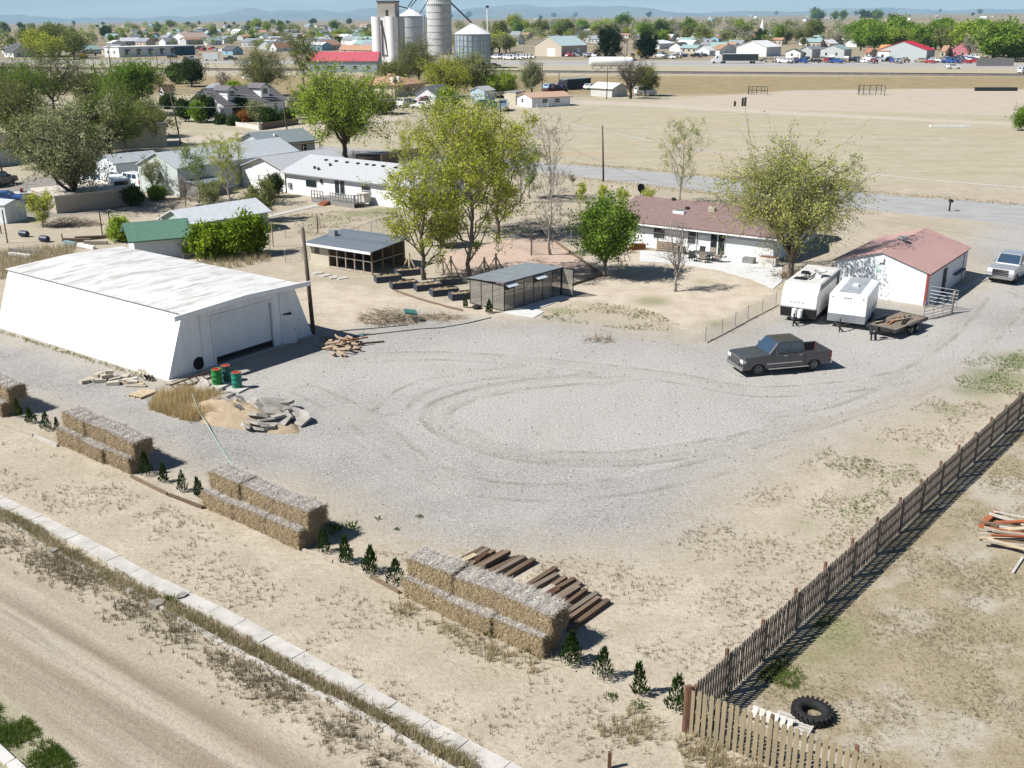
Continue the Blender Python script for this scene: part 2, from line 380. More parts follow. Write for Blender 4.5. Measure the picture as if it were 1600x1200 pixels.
    rut = ramp(math_('ABSOLUTE', math_('SUBTRACT', attr('tkd'), .82), 0), .24, .07); rut = math_('MULTIPLY', rut, ramp(noise(.5, 4, .6), .40, .6))
    gra = mix(math_('MULTIPLY', rut, .5), gra, mix(ramp(nfine, .4, .6), (.13,.11,.085), (.21,.185,.15)))
    lip = ramp(math_('ABSOLUTE', math_('SUBTRACT', attr('tkd'), 1.16), 0), .16, .04); gra = mix(math_('MULTIPLY', lip, math_('MULTIPLY', ramp(noise(.6, 4, .6), .46, .66), .45)), gra, (.39,.37,.34))
    gra = mix(math_('MULTIPLY', ramp(noise(.16, 4, .65), .52, .66), .7), gra, mix(ramp(nspk, .4, .6), (.28,.265,.24), (.37,.355,.33)))
    col = mix(zone('gravel', -2.0, 2.6, 1.35), col, gra)
    # dirt road with ruts along it
    rr = R(36.0)
    ruts = noise(1.25, 3, .5, (.03,1,1), rr, .4); ruts2 = noise(4.5, 3, .6, (.025,1,1), rr)
    rd = mix(ramp(ruts, .36, .62), (.225,.182,.135), (.355,.308,.245)); rd = mix(math_('MULTIPLY', ramp(ruts2, .5, .68), .55), rd, (.20,.168,.13))
    rd = mix(ramp(noise(.35, 4, .6, (.25,1,1), rr), .55, .72), rd, (.36,.325,.28)); rd = mix(ramp(nspk, .66, .74), rd, (.15,.125,.095)); rd = mix(ramp(nmic, .68, .74), rd, (.42,.38,.33))
    col = mix(zone('road', -.5, .9, .35), col, rd)
    col = mix(zone('street', -1.2, 1.2, .8), col, mix(ramp(nmid, .4, .6), (.385,.335,.27), (.44,.39,.325)))
    pav = mix(ramp(noise(.9, 5, .6, (.3,1,1), R(10)), .38, .64), (.28,.278,.272), (.345,.343,.335)); pav = mix(ramp(nspk, .62, .7), pav, (.19,.19,.19))
    col = mix(zone('paved', -.3, .3, .25), col, pav)
    col = mix(ramp(attr('hwy'), -1, 1), col, mix(ramp(noise(.1, 4, .6, (.1,1,1)), .4, .6), (.29,.28,.265), (.35,.335,.31)))
    gr = mix(ramp(nfine, .4, .6), (.07,.10,.03), (.18,.20,.08))
    col = mix(math_('MULTIPLY', zone('green', -.6, 1.0, 1.0), ramp(nspk, .40, .56)), col, gr)
    grain = math_('ADD', math_('MULTIPLY', nspk, .75), math_('MULTIPLY', nmic, .55)); grain = math_('ADD', grain, math_('MULTIPLY', nfine, .5))
    gv = N.new('ShaderNodeMapRange'); gv.inputs[1].default_value = .62; gv.inputs[2].default_value = 1.18; gv.inputs[3].default_value = .62; gv.inputs[4].default_value = 1.28; L.new(grain, gv.inputs[0])
    mul = N.new('ShaderNodeMixRGB'); mul.blend_type = 'MULTIPLY'; mul.inputs[0].default_value = 1; L.new(col, mul.inputs[1]); L.new(gv.outputs[0], mul.inputs[2]); col = mul.outputs[0]
    L.new(col, b.inputs['Base Color'])
    bp = N.new('ShaderNodeBump'); bp.inputs['Strength'].default_value = .55; bp.inputs['Distance'].default_value = .05
    bh = math_('ADD', math_('MULTIPLY', nspk, .6), nfine); L.new(bh, bp.inputs['Height']); L.new(bp.outputs[0], b.inputs['Normal'])
    return m
EARTH = earth_material()
nxg, nyg = len(gx), len(gy)
idx = np.arange(nxg*nyg).reshape(nyg, nxg)
FA = np.stack([idx[:-1,:-1].ravel(), idx[:-1,1:].ravel(), idx[1:,1:].ravel(), idx[1:,:-1].ravel()], 1)
def fmean(a): return a[FA].mean(1)
cls = np.zeros(len(FA), int)
for k, nm in ((5,'diamond'),(1,'gravel'),(2,'road'),(4,'street'),(3,'paved'),(6,'hwy')): cls[fmean(sd[nm]) > 0] = k
def sheet(name, faces):
    used = np.unique(faces); rm = np.full(nxg*nyg, -1); rm[used] = np.arange(len(used)); f = rm[faces]
    me = bpy.data.meshes.new(name); me.vertices.add(len(used)); me.vertices.foreach_set('co', np.stack([X[used], Y[used], Z[used]], 1).astype('f').ravel())
    me.loops.add(f.size); me.loops.foreach_set('vertex_index', f.ravel().astype('i')); me.polygons.add(len(f))
    me.polygons.foreach_set('loop_start', (np.arange(len(f))*4).astype('i')); me.polygons.foreach_set('loop_total', np.full(len(f), 4, 'i'))
    me.polygons.foreach_set('use_smooth', np.ones(len(f), bool)); me.materials.append(EARTH)
    for nm, a in sd.items():
        t = me.attributes.new(nm, 'FLOAT', 'POINT'); t.data.foreach_set('value', np.clip(a[used], -30, 30).astype('f'))
    me.update(); o = bpy.data.objects.new(name, me); COL.objects.link(o); tag(o, kind='structure')
for k, nm in enumerate(('ground','gravel_yard','dirt_road','county_road','dirt_street','ball_field','highway')): sheet(nm, FA[cls == k])

# ---- concrete strips beside the dirt road
concrete = mat('concrete', (.43,.41,.375), var=.12, vscale=1.2, bump=.15, bscale=14)
concrete_w = mat('white_concrete', (.52,.505,.475), var=.08, vscale=.8)
def strip(name, pts, wid, seg, th, m, gap=.03, jit=.01):
    P = [Vector((p[0], p[1], 0)) for p in smooth_curve(pts, 6)]; L_ = [0]
    for a, b in zip(P[:-1], P[1:]): L_.append(L_[-1] + (b-a).length)
    def pt(s):
        s = max(0, min(L_[-1]-1e-4, s)); i = max(j for j in range(len(L_)) if L_[j] <= s); i = min(i, len(P)-2)
        d = (P[i+1]-P[i]); return P[i] + d*((s-L_[i])/d.length), d.normalized()
    mb = MB(); s = 0
    while s + .3 < L_[-1]:
        l = seg*rnd.uniform(.9, 1.1); a, d = pt(s); b, d2 = pt(s + l - gap); n = Vector((-d.y, d.x, 0)); j = rnd.uniform(-jit, jit)*2; w = wid/2
        z = th + rnd.uniform(-jit, jit); o = n*j
        mb.hexa([tuple(p + Vector((0,0,-.15))) for p in (a-n*w+o, b-n*w+o, b+n*w+o, a+n*w+o)], [tuple(p + Vector((0,0,z+rnd.uniform(-jit,jit)*.4))) for p in (a-n*w+o, b-n*w+o, b+n*w+o, a+n*w+o)])
        s += l
    return mb.build(name, m, kind='structure')
strip('sidewalk', [(-120,720),(0,784),(50,808),(138,853),(240,910),(345,960),(400,990),(500,1045),(600,1100),(700,1155),(790,1203),(950,1290)], .62, 1.5, .06, concrete)
strip('kerb', [(-60,765),(0,806),(84,861),(205,921),(293,973),(389,1028),(590,1130),(700,1200),(900,1320)], .17, 2.4, .05, concrete, .02)
strip('kerb_across_road', [(-60,1128),(-10,1165),(30,1206),(90,1262)], .3, 1.6, .1, concrete_w)
# ---- concrete around the house
def slab(name, pts, th, m, z0=-.1):
    return MB().prism([(at(u, v).x, at(u, v).y) for u, v in pts], z0, th, 'xy').build(name, m, kind='structure')
slab('house_patio', [(1000,392),(1119,398),(1212,410),(1222,416),(1222,440),(1208,452),(1178,438),(1130,424),(1090,417),(1040,411),(1000,409)], .05, mat('patio_concrete', (.50,.50,.49), var=.05))
slab('garage_apron', [(1446,480),(1452,478),(1545,436),(1548,424),(1520,440)], .05, mat('apron_concrete', (.36,.35,.33), var=.1))
slab('greenhouse_path', [(788,488),(870,463),(893,460),(893,464),(838,484),(850,488),(834,497),(800,491)], .05, mat('patio_concrete', (.5,.5,.49)))
slab('stepping_path', [(470,325),(498,318),(500,322),(455,332),(420,340),(418,337)], .04, concrete)

# ---- railway: ballast bank and rails
ra, rb = at(-500, 104), at(2100, 122)
d_ = (rb-ra).normalized(); n_ = Vector((-d_.y, d_.x, 0))
mb = MB()
for i in range(40):
    p, q = ra.lerp(rb, i/40), ra.lerp(rb, (i+1)/40)
    mb.add([p-n_*3.4, p-n_*1.5+Vector((0,0,.55)), p+n_*1.5+Vector((0,0,.55)), p+n_*3.4, q-n_*3.4, q-n_*1.5+Vector((0,0,.55)), q+n_*1.5+Vector((0,0,.55)), q+n_*3.4], [(0,1,5,4),(1,2,6,5),(2,3,7,6)])
mb.build('railway_bank', mat('ballast', (.14,.125,.11), var=.2, vscale=.4), kind='structure')
mb = MB()
for o in (-.72, .72): mb.bar(ra+n_*o+Vector((0,0,.66)), rb+n_*o+Vector((0,0,.66)), .09, .2)
mb.build('railway_rails', mat('rail_steel', (.10,.08,.07), rough=.5, metal=.6), kind='structure')

# ---- hills far behind the plain
hx = np.linspace(-11000, 11000, 150); hy = np.linspace(16500, 23000, 26); HX, HY2 = np.meshgrid(hx, hy); HX = HX.ravel(); HY2 = HY2.ravel()
t = np.clip((HY2-16500)/4200, 0, 1)
prof = .62*(300 + 95*np.sin(HX*.00042+1.9) + 60*np.sin(HX*.0011+.4) + 42*np.sin(HX*.0027+2) + 22*np.sin(HX*.0061) + HX*.006)
HZ = prof*np.sin(t*math.pi/2)**1.6*(.72+.28*np.sin(HX*.0019+HY2*.0021)) + lowfreq(HX, HY2, .004, 12)*34*t + 18*np.abs(np.sin(HX*.0043+HY2*.003))*t
ii = np.arange(len(HX)).reshape(len(hy), len(hx))
mb = MB(); mb.v = [tuple(map(float, p)) for p in zip(HX, HY2, HZ-40+ .004*HX)]; mb.f = np.stack([ii[:-1,:-1].ravel(), ii[:-1,1:].ravel(), ii[1:,1:].ravel(), ii[1:,:-1].ravel()], 1).tolist(); mb.m = [0]*len(mb.f)
mb.build('hills', mat('hill_land', (.11,.125,.11), var=.3, vscale=.0012, rgb2=(.22,.21,.17)), smooth=True, fix=False, kind='structure')
# ================================================================== THE YARD
def onplane(a, b, u, v):
    """where the photo point (u, v) falls on the upright plane through ground points a, b: (metres along, height)"""
    x = (u-800)/FPX; q = (600-v)/FPX; d = Vector((x, cp+q*sp, -sp+q*cp)); e = (b-a).normalized(); n = Vector((-e.y, e.x, 0)); o = Vector((0,0,CAM_H))
    t = (a-o).dot(n)/d.dot(n); p = o + d*t
    return (p-a).dot(e), p.z
def clip(poly, axis, lim, keep):                # keep the part of a polygon with coord*keep >= lim*keep
    out = []; n = len(poly)
    for i in range(n):
        p, q = poly[i], poly[(i+1) % n]; a = (p[axis]-lim)*keep; b = (q[axis]-lim)*keep
        if a >= 0: out.append(p)
        if (a >= 0) != (b >= 0):
            t = a/(a-b); out.append((p[0]+(q[0]-p[0])*t, p[1]+(q[1]-p[1])*t))
    return out
white_metal = mat('white_sheet_metal', (.74,.74,.73), rough=.5, vscale=1.1, rgb2=(.60,.57,.53), ribs=('Y', .8, .35), streak=(1,2,.1))
MATS['white_sheet_metal'].node_tree.nodes['Color Ramp'].color_ramp.elements[0].position = .22; MATS['white_sheet_metal'].node_tree.nodes['Color Ramp'].color_ramp.elements[1].position = .42
white_front = mat('white_ribbed_front', (.74,.75,.75), rough=.6, var=.07, vscale=1.0, ribs=('X', 1.1, .45), streak=(1.5,1,.12))
white_door = mat('roller_door_metal', (.70,.72,.73), rough=.5, var=.05, ribs=('Z', 3.5, .5))
white_paint = mat('white_paint', (.76,.76,.74), rough=.5, var=.05)
white_trim = mat('white_trim', (.7,.71,.7), rough=.5, var=.06)
barn_roof_m = mat('weathered_roof_sheet', (.64,.635,.62), rough=.55, var=.1, vscale=1.4, rgb2=(.40,.375,.34), streak=(.3,1.3,1))
MATS['weathered_roof_sheet'].node_tree.nodes['Color Ramp'].color_ramp.elements[0].position = .34
MATS['weathered_roof_sheet'].node_tree.nodes['Color Ramp'].color_ramp.elements[1].position = .52
wood_dark = mat('weathered_timber', (.10,.07,.05), rough=.9, rgb2=(.22,.16,.11), vscale=3, streak=(.5,6,6), bump=.4, bscale=12)
wood_grey = mat('grey_wood', (.26,.22,.175), rough=.9, rgb2=(.42,.37,.30), vscale=2.5, streak=(1,1,1), bump=.3)
wood_pale = mat('pale_wood', (.50,.41,.28), rough=.9, rgb2=(.36,.29,.19), vscale=3, bump=.2)
wood_red = mat('red_stained_wood', (.27,.085,.04), rough=.8, rgb2=(.17,.06,.035), vscale=3, bump=.2)
steel_dark = mat('dark_steel', (.03,.03,.032), rough=.45, var=.2)
rust = mat('rusty_steel', (.12,.055,.03), rough=.85, rgb2=(.05,.03,.02), vscale=5)
rubber = mat('black_rubber', (.018,.018,.019), rough=.8, var=.25, vscale=5)
galv = mat('galvanised_steel', (.30,.31,.32), rough=.55, metal=.4, var=.1)
pole_wood = mat('pole_wood', (.11,.085,.065), rough=.9, var=.2, vscale=3, streak=(1,1,.2))

# ---- the white barn with leaning walls
A = Vector((-20.10, 56.45, 0)); W = 11.43; LB = 18.8; bx = R(90-36.1); B = A + Vector((math.cos(bx), math.sin(bx), 0))*W
barn = thing('barn', 'large white metal barn with inward leaning walls and a wide roller door on gravel', 'barn', A, bx)
tl, tr, zl = 1.44, 10.04, 3.78; zr = zl; pk = (W/2, zl+.16)
prof_ = [(0,0),(W,0),(tr,zr),pk,(tl,zl)]
dL, dz = onplane(A, B, 331, 494); dR, dz2 = onplane(A, B, 423, 474); dz = (dz+dz2)/2; dB = .45
pL, pz = onplane(A, B, 440, 503); pR, _ = onplane(A, B, 456, 499); pz = 2.0 if pz < 1.6 else pz
mb = MB()
def piece(x0, x1, z0=None):
    p = clip(clip(prof_, 0, x0, 1), 0, x1, -1)
    if z0 is not None: p = clip(p, 1, z0, 1)
    if len(p) > 2: mb.prism(p, 0, .1, 'xz')
piece(0, dL); piece(dL, dR, dz); piece(dR, pL); piece(pL, pR, pz); piece(pR, W)
gw = mb.build('front_wall', white_front, barn)
mb = MB()
for x in (dL-.9, dR+.75):
    zt = zl-.05; mb.box(x-.06, x+.06, -.05, .02, 0, zt)
mb.box(dL-.14, dL, -.06, .03, 0, dz); mb.box(dR, dR+.14, -.06, .03, 0, dz); mb.box(dL-.14, dR+.14, -.062, .03, dz, dz+.14)
mb.build('door_trim', white_trim, barn)
od = MB().box(dL, dR, .14, .2, dB, dz+.05).build('roller_door', white_door, barn)
MB().box(dL, dR, .12, .22, dB-.08, dB+.02).build('bottom_rail', steel_dark, od)
M_ = Matrix.Rotation(R(-42), 3, 'Z'); w_ = pR-pL
e = MB(); c = Vector((pL,0,pz/2)) + M_ @ Vector((w_/2, 0, 0)); e.obox(c, (w_, .05, pz-.08), M_)
do = e.build('entry_door', white_trim, barn)
MB().obox(Vector((pL,-.04,1.0)) + M_ @ Vector((w_*.9, -.05, 0)), (.1,.05,.05), M_).build('handle', steel_dark, do)
mb = MB()
mb.hexa([(0,.1,0),(.12,.1,0),(.12,LB,0),(0,LB,0)], [(tl,.1,zl),(tl+.12,.1,zl),(tl+.12,LB,zl),(tl,LB,zl)])
mb.build('side_wall', white_metal, barn)
MB().hexa([(W-.12,.1,0),(W,.1,0),(W,LB,0),(W-.12,LB,0)], [(tr-.12,.1,zr),(tr,.1,zr),(tr,LB,zr),(tr-.12,LB,zr)]).build('side_wall', white_metal, barn)
MB().prism(prof_, LB-.02, LB+.08, 'xz').build('back_wall', white_metal, barn)
mb = MB(); ys = np.arange(-.55, LB+.25, .11); xs = [tl-.18, W/2, tr+.3]; zs = [zl+.03, pk[1]+.05, zr+.03]
for k, y in enumerate(ys):
    for x, z in zip(xs, zs): mb.v.append((x, float(y), z + (.035 if k % 2 else 0)))
for k in range(len(ys)-1):
    for j in range(2): mb.f.append([k*3+j, k*3+j+1, k*3+3+j+1, k*3+3+j]); mb.m.append(0)
ro = mb.build('roof', barn_roof_m, barn)
s_ = ro.modifiers.new('thick', 'SOLIDIFY'); s_.thickness = .03
f0, fz0 = onplane(A, B, 252, 500); f1, fz1 = onplane(A, B, 487, 445)
zf = zl + .02
mb = MB(); mb.bar((tl-1.0,-.62,zf-.05), (W/2,-.62,pk[1]+.0), .09, .3); mb.bar((W/2,-.62,pk[1]), (tr+.95,-.62,zf-.05), .09, .3)
mb.bar((tl-1.0,-.5,zf-.17), (W/2,-.5,pk[1]-.12), .22, .05); mb.bar((W/2,-.5,pk[1]-.12), (tr+.95,-.5,zf-.17), .22, .05)
mb.build('fascia', white_paint, barn)
vx, vz = onplane(A, B, 312, 580)
mb = MB(); mb.lathe([(0,-.03),(.4,-.03),(.4,.02)], 20, (vx, 0, .5), 'y'); mb.build('round_vent', mat('dark_hole', (.01,.01,.012)), barn)
MB().box(0, W, -.28, 0, -.1, .05).build('sill_slab', concrete, barn)

def pole(u, v, top, label, lean=(0,0), r=.13, arm=False, group=None, wires=False):
    p = at(u, v); h = hgt(u, v, top)
    o = thing('utility_pole', label, 'utility pole', p, 0, group)
    r = max(r, mpp(u, v)*.75 if p.y > 200 else r)
    MB().tube([(0,0,-.3),(lean[0]*.5,lean[1]*.5,h*.5),(lean[0],lean[1],h)], [r, r*.9, r*.72], 10).build('post', pole_wood, o, smooth=True)
    if arm:
        a = MB().bar((-1.1,.05,h-.45), (1.1,-.05,h-.45), .1, .12).build('crossarm', pole_wood, o)
        mb = MB()
        for x in (-1, -.5, .5, 1): mb.cyl((x,0), .05, h-.39, h-.22, 8)
        mb.build('insulators', mat('insulator_glass', (.2,.25,.25), rough=.2), a)
    return o
pole(490, 521, 356, 'tall weathered wooden pole standing at the corner of the white barn', (-.25,0), .15)

# ---- three drums on slabs
def drum(u, v, col, label, rust_lid=True):
    p = at(u, v); p.z = .1; t = thing('steel_drum', label, 'drum', p, rnd.uniform(0,6), 'steel drums by the barn door')
    b = MB().lathe([(0,0),(.29,0),(.29,.02),(.285,.04),(.285,.28),(.305,.3),(.285,.32),(.285,.57),(.305,.59),(.285,.61),(.285,.86),(.297,.88),(.297,.9),(.28,.9),(.275,.87)], 24).build('barrel', col, t, smooth=True)
    MB().lathe([(0,.875),(.27,.875)], 24).build('lid', mat('red_lid', (.42,.045,.025), rough=.7, rgb2=(.2,.03,.02), vscale=6), t)
    MB().lathe([(.01,.9),(.07,.905),(.07,.92),(0,.92)], 10, (.15,0,0)).build('bung', mat('red_lid', (.42,.045,.025)), t)
for u, v, c, l in ((340,602,mat('green_paint',(.02,.20,.04),rough=.45,var=.2,vscale=4), 'bright green steel drum with red lid, leftmost of the three by the barn'),
                   (354,596,mat('dark_green_paint',(.025,.10,.085),rough=.45,var=.2,vscale=4),'dark green steel drum with a pale sticker, behind the other two'),
                   (371,607,mat('teal_paint',(.015,.20,.13),rough=.45,var=.2,vscale=4),'teal green steel drum with red lid standing apart on its own slab')):
    drum(u, v, c, l)
for u, v, l in ((343,603,'pale concrete slab under the bright green drum'), (372,609,'pale concrete slab under the teal drum')):
    q = at(u, v); t = MB().obox((0,0,.05),(1.05,.95,.1)).build('concrete_slab', concrete, bevel=.015); t.location = q; t.rotation_euler.z = bx+.2; tag(t, l, 'slab')
# steel rack lying along the front wall, a pallet, leaning pallets, blocks
t = thing('steel_ladder_frame', 'rusty steel ladder frame leaning low along the barn front beside the drums', 'rack', at(297,600), bx+.05)
mb = MB(); mb.bar((-1.3,.15,.28),(1.5,.15,.28),.07); mb.bar((-1.3,-.25,.06),(1.5,-.25,.06),.07); mb.build('rail', rust, t)
mb = MB(); [mb.bar((x,.15,.28),(x,-.25,.06),.05) for x in np.linspace(-1.2,1.4,7)]; mb.build('rungs', rust, t)
def pallet(name, label, p, rz, m, tilt=None, w=1.2, d=1.0, n=7, cat='pallet', group=None):
    t = thing(name, label, cat, p, rz, group)
    if tilt: t.rotation_euler = (tilt[0], tilt[1], rz)
    mb = MB(); st = w/n
    for i in range(n): mb.obox((-w/2+st*(i+.5), 0, .125), (st*.72, d, .022))
    mb.build('top_boards', m, t)
    mb = MB()
    for y in (-d/2+.05, 0, d/2-.05): mb.obox((0,y,.066), (w,.045,.095))
    mb.build('stringers', m, t)
    mb = MB(); [mb.obox((x,0,.009), (.1,d,.018)) for x in (-w/2+.06,0,w/2-.06)]; mb.build('bottom_boards', m, t)
    return t
pallet('wooden_pallet', 'pale wooden pallet lying flat on the gravel below the barn corner', at(223,617), bx+.15, wood_pale)
for i in range(3):
    p = at(233-5*i, 592-1.0*i)
    pallet('wooden_pallet', ('grey wooden pallet leaning on the white barn wall, in front of two others', 'grey wooden pallet leaning on the white barn wall, between two others', 'grey wooden pallet leaning on the white barn wall, rearmost of three')[i] , p, bx+R(65), wood_grey, (R(62),0), group='pallets leaning on the barn')
block_m = mat('cement_block', (.40,.36,.29), var=.12, vscale=4, bump=.3)
bm_ = MB().box(-.3,.3,-.2,.2,0,.2).mesh('block', block_m)
for i, (dx, dy, dz, rz, sx) in enumerate(((0,0,0,.2,1.1),(.7,.25,0,.5,1.1),(-.65,.2,0,-.3,1),(.15,.6,0,.9,1),(.9,-.45,0,.1,1.2),(1.6,0,0,.4,.9),(.25,.25,.2,.6,1),(-.3,.45,.2,1.2,.9),(1.2,.7,0,1.5,.8),(.4,.42,.4,.2,.7),(1.95,-.3,0,.1,1.0),(-.9,-.15,0,.8,.8))):
    o = bpy.data.objects.new('stone_block', bm_); COL.objects.link(o); p = at(158, 597); o.location = p + Vector((dx,dy,dz)); o.rotation_euler = (0,rnd.uniform(-.08,.08),rz); o.scale = (sx,1,1)
    tag(o, 'tan stone block in the loose heap by the barn side wall', 'block', 'stone blocks heaped by the barn')
for u, v, l, m, s in ((205,600,'pale plank lying on the gravel beside the barn wall',wood_pale,1.6),(213,604,'grey board lying flat in front of the leaning pallets',wood_grey,1.2),(98,549,'small grey board lying alone on gravel near the barn wall',wood_grey,.8),(196,594,'white board lying by the barn base',white_trim,1.3),(275,601,'grey plank lying at the barn front corner',wood_grey,1.2)):
    o = MB().obox((0,0,.05),(s,.22,.08)).build('board', m); o.location = at(u, v); o.rotation_euler = (0,0,rnd.uniform(-.3,.6)); tag(o, l, 'board')

# ---- heap of soil and broken concrete, weeds
soil_m = mat('heap_soil', (.33,.26,.18), rgb2=(.24,.185,.12), vscale=2.5, bump=.6, bscale=9)
def mound(name, label, cat, u, v, rx, ry, h, rz, m, seed, n=26, rough=.18):
    r = np.random.RandomState(seed); mb = MB(); k = 14
    ph = r.rand(8)*6.28
    for i in range(k+1):
        f = i/k
        for j in range(n):
            a = 2*math.pi*j/n; w = 1 + .12*math.sin(2*a+ph[0]) + .08*math.sin(5*a+ph[1])
            z = h*(1-f*f)**1.3*(1 + rough*math.sin(3*a+f*6+ph[2]) + rough*math.sin(f*13+ph[3]+2*a)) + r.randn()*.025*h/.5*(f < .98)
            mb.v.append((rx*f*w*math.cos(a), ry*f*w*math.sin(a), z - (.06 if i == k else 0)))
    for i in range(k):
        for j in range(n): mb.f.append([i*n+j, (i+1)*n+j, (i+1)*n+(j+1)%n, i*n+(j+1)%n]); mb.m.append(0)
    o = mb.build(name, m, smooth=True); o.location = at(u, v); o.rotation_euler.z = rz; tag(o, label, cat); return o
mound('soil_heap', 'long low heap of tan soil and rubble in the gravel before the barn', 'soil heap', 372, 652, 4.3, 1.45, .75, R(-22), soil_m, 3)
rub_m = mat('rubble_concrete', (.37,.345,.31), rgb2=(.20,.185,.165), vscale=2.2, bump=.5)
def slabmesh(seed):
    r = random.Random(seed); n = 6; poly = [(math.cos(i*6.283/n+r.uniform(-.3,.3))*r.uniform(.38,.62), math.sin(i*6.283/n+r.uniform(-.3,.3))*r.uniform(.25,.45)) for i in range(n)]
    return MB().prism(poly, 0, r.uniform(.08,.14), 'xy').mesh('slab', rub_m)
sm_ = [slabmesh(i) for i in range(6)]
RUB = [(352,632,.5),(368,634,.5),(385,640,.6),(398,640,.45),(405,652,.6),(418,645,.5),(430,634,.55),(440,648,.5),(452,640,.45),(465,648,.4),(385,668,.2),(402,662,.35),(408,672,.08),(425,660,.3),(438,658,.35),(345,622,.4),(360,622,.45),(376,628,.5),(470,655,.25),(395,630,.6),(412,636,.6),(422,654,.45),(447,630,.5),(336,616,.1),(318,604,.02),(326,608,.02)]
for i, (u, v, z) in enumerate(RUB):
    o = bpy.data.objects.new('broken_slab', sm_[i % 6]); COL.objects.link(o); o.location = at(u, v, z*.8); sc = rnd.uniform(.8, 1.7); o.scale = (sc,sc,1.2)
    o.rotation_euler = (rnd.uniform(-.5,.5), rnd.uniform(-.5,.5), rnd.uniform(0,6)); tag(o, 'jagged piece of broken concrete on the soil heap before the barn', 'concrete slab', 'broken concrete on the heap')
hp = [at(u, v) for u, v in ((302,632),(312,652),(330,675),(345,700),(360,722),(372,737))]
z_ = [.62,.35,.05,.03,.03,.03]
o = MB().tube([p + Vector((0,0,z)) for p, z in zip(hp, z_)], .022, 6).build('hose', mat('pale_green_hose', (.30,.40,.34), rough=.6), smooth=True); tag(o, 'thin pale green hose running from the rubble heap over gravel', 'hose')
hp = [at(u, v, .03) for u, v in ((540,528),(575,523),(620,518),(655,514),(690,512),(730,505),(768,496))]
o = MB().tube(hp, .03, 6).build('hose', mat('dark_hose', (.05,.055,.05), rough=.5), smooth=True); tag(o, 'dark hose lying across the yard from the log pile towards the greenhouse', 'hose')
# ---- firewood
log_m = mat('split_logs', (.23,.165,.11), rgb2=(.36,.28,.20), vscale=4, bump=.5)
lm = [MB().tube([(-l/2,0,0),(0,.02,0),(l/2,0,0)], [r,r*1.05,r*.95], 7).mesh('log', log_m) for l, r in ((.55,.09),(.7,.08),(.5,.11),(.9,.07))]
for i in range(58):
    o = bpy.data.objects.new('firewood_log', lm[i % 4]); COL.objects.link(o); s = rnd.random()
    c = at(528+rnd.gauss(0,14), 543+rnd.gauss(0,6)); o.location = c + Vector((0,0,.08+rnd.random()*.55*max(0,1-abs((i%29)-14)/16)))
    o.rotation_euler = (rnd.uniform(-.3,.3), rnd.uniform(-.4,.4), bx+R(90)+rnd.uniform(-.5,.5)); tag(o, 'split firewood log in the loose pile beside the white barn', 'log', 'firewood beside the barn')
for u, v, m, l in ((555,531,wood_red,'red painted plank lying on the firewood pile'),(580,536,wood_dark,'long dark bar lying beside the firewood pile'),(548,526,mat('blue_tarp',(.2,.33,.38)),'pale blue plank behind the firewood pile')):
    o = MB().obox((0,0,.05),(1.7,.12,.08)).build('plank', m); o.location = at(u, v, .45 if m is wood_red else .02); o.rotation_euler = (0,0,rnd.uniform(.1,.5)); tag(o, l, 'plank')

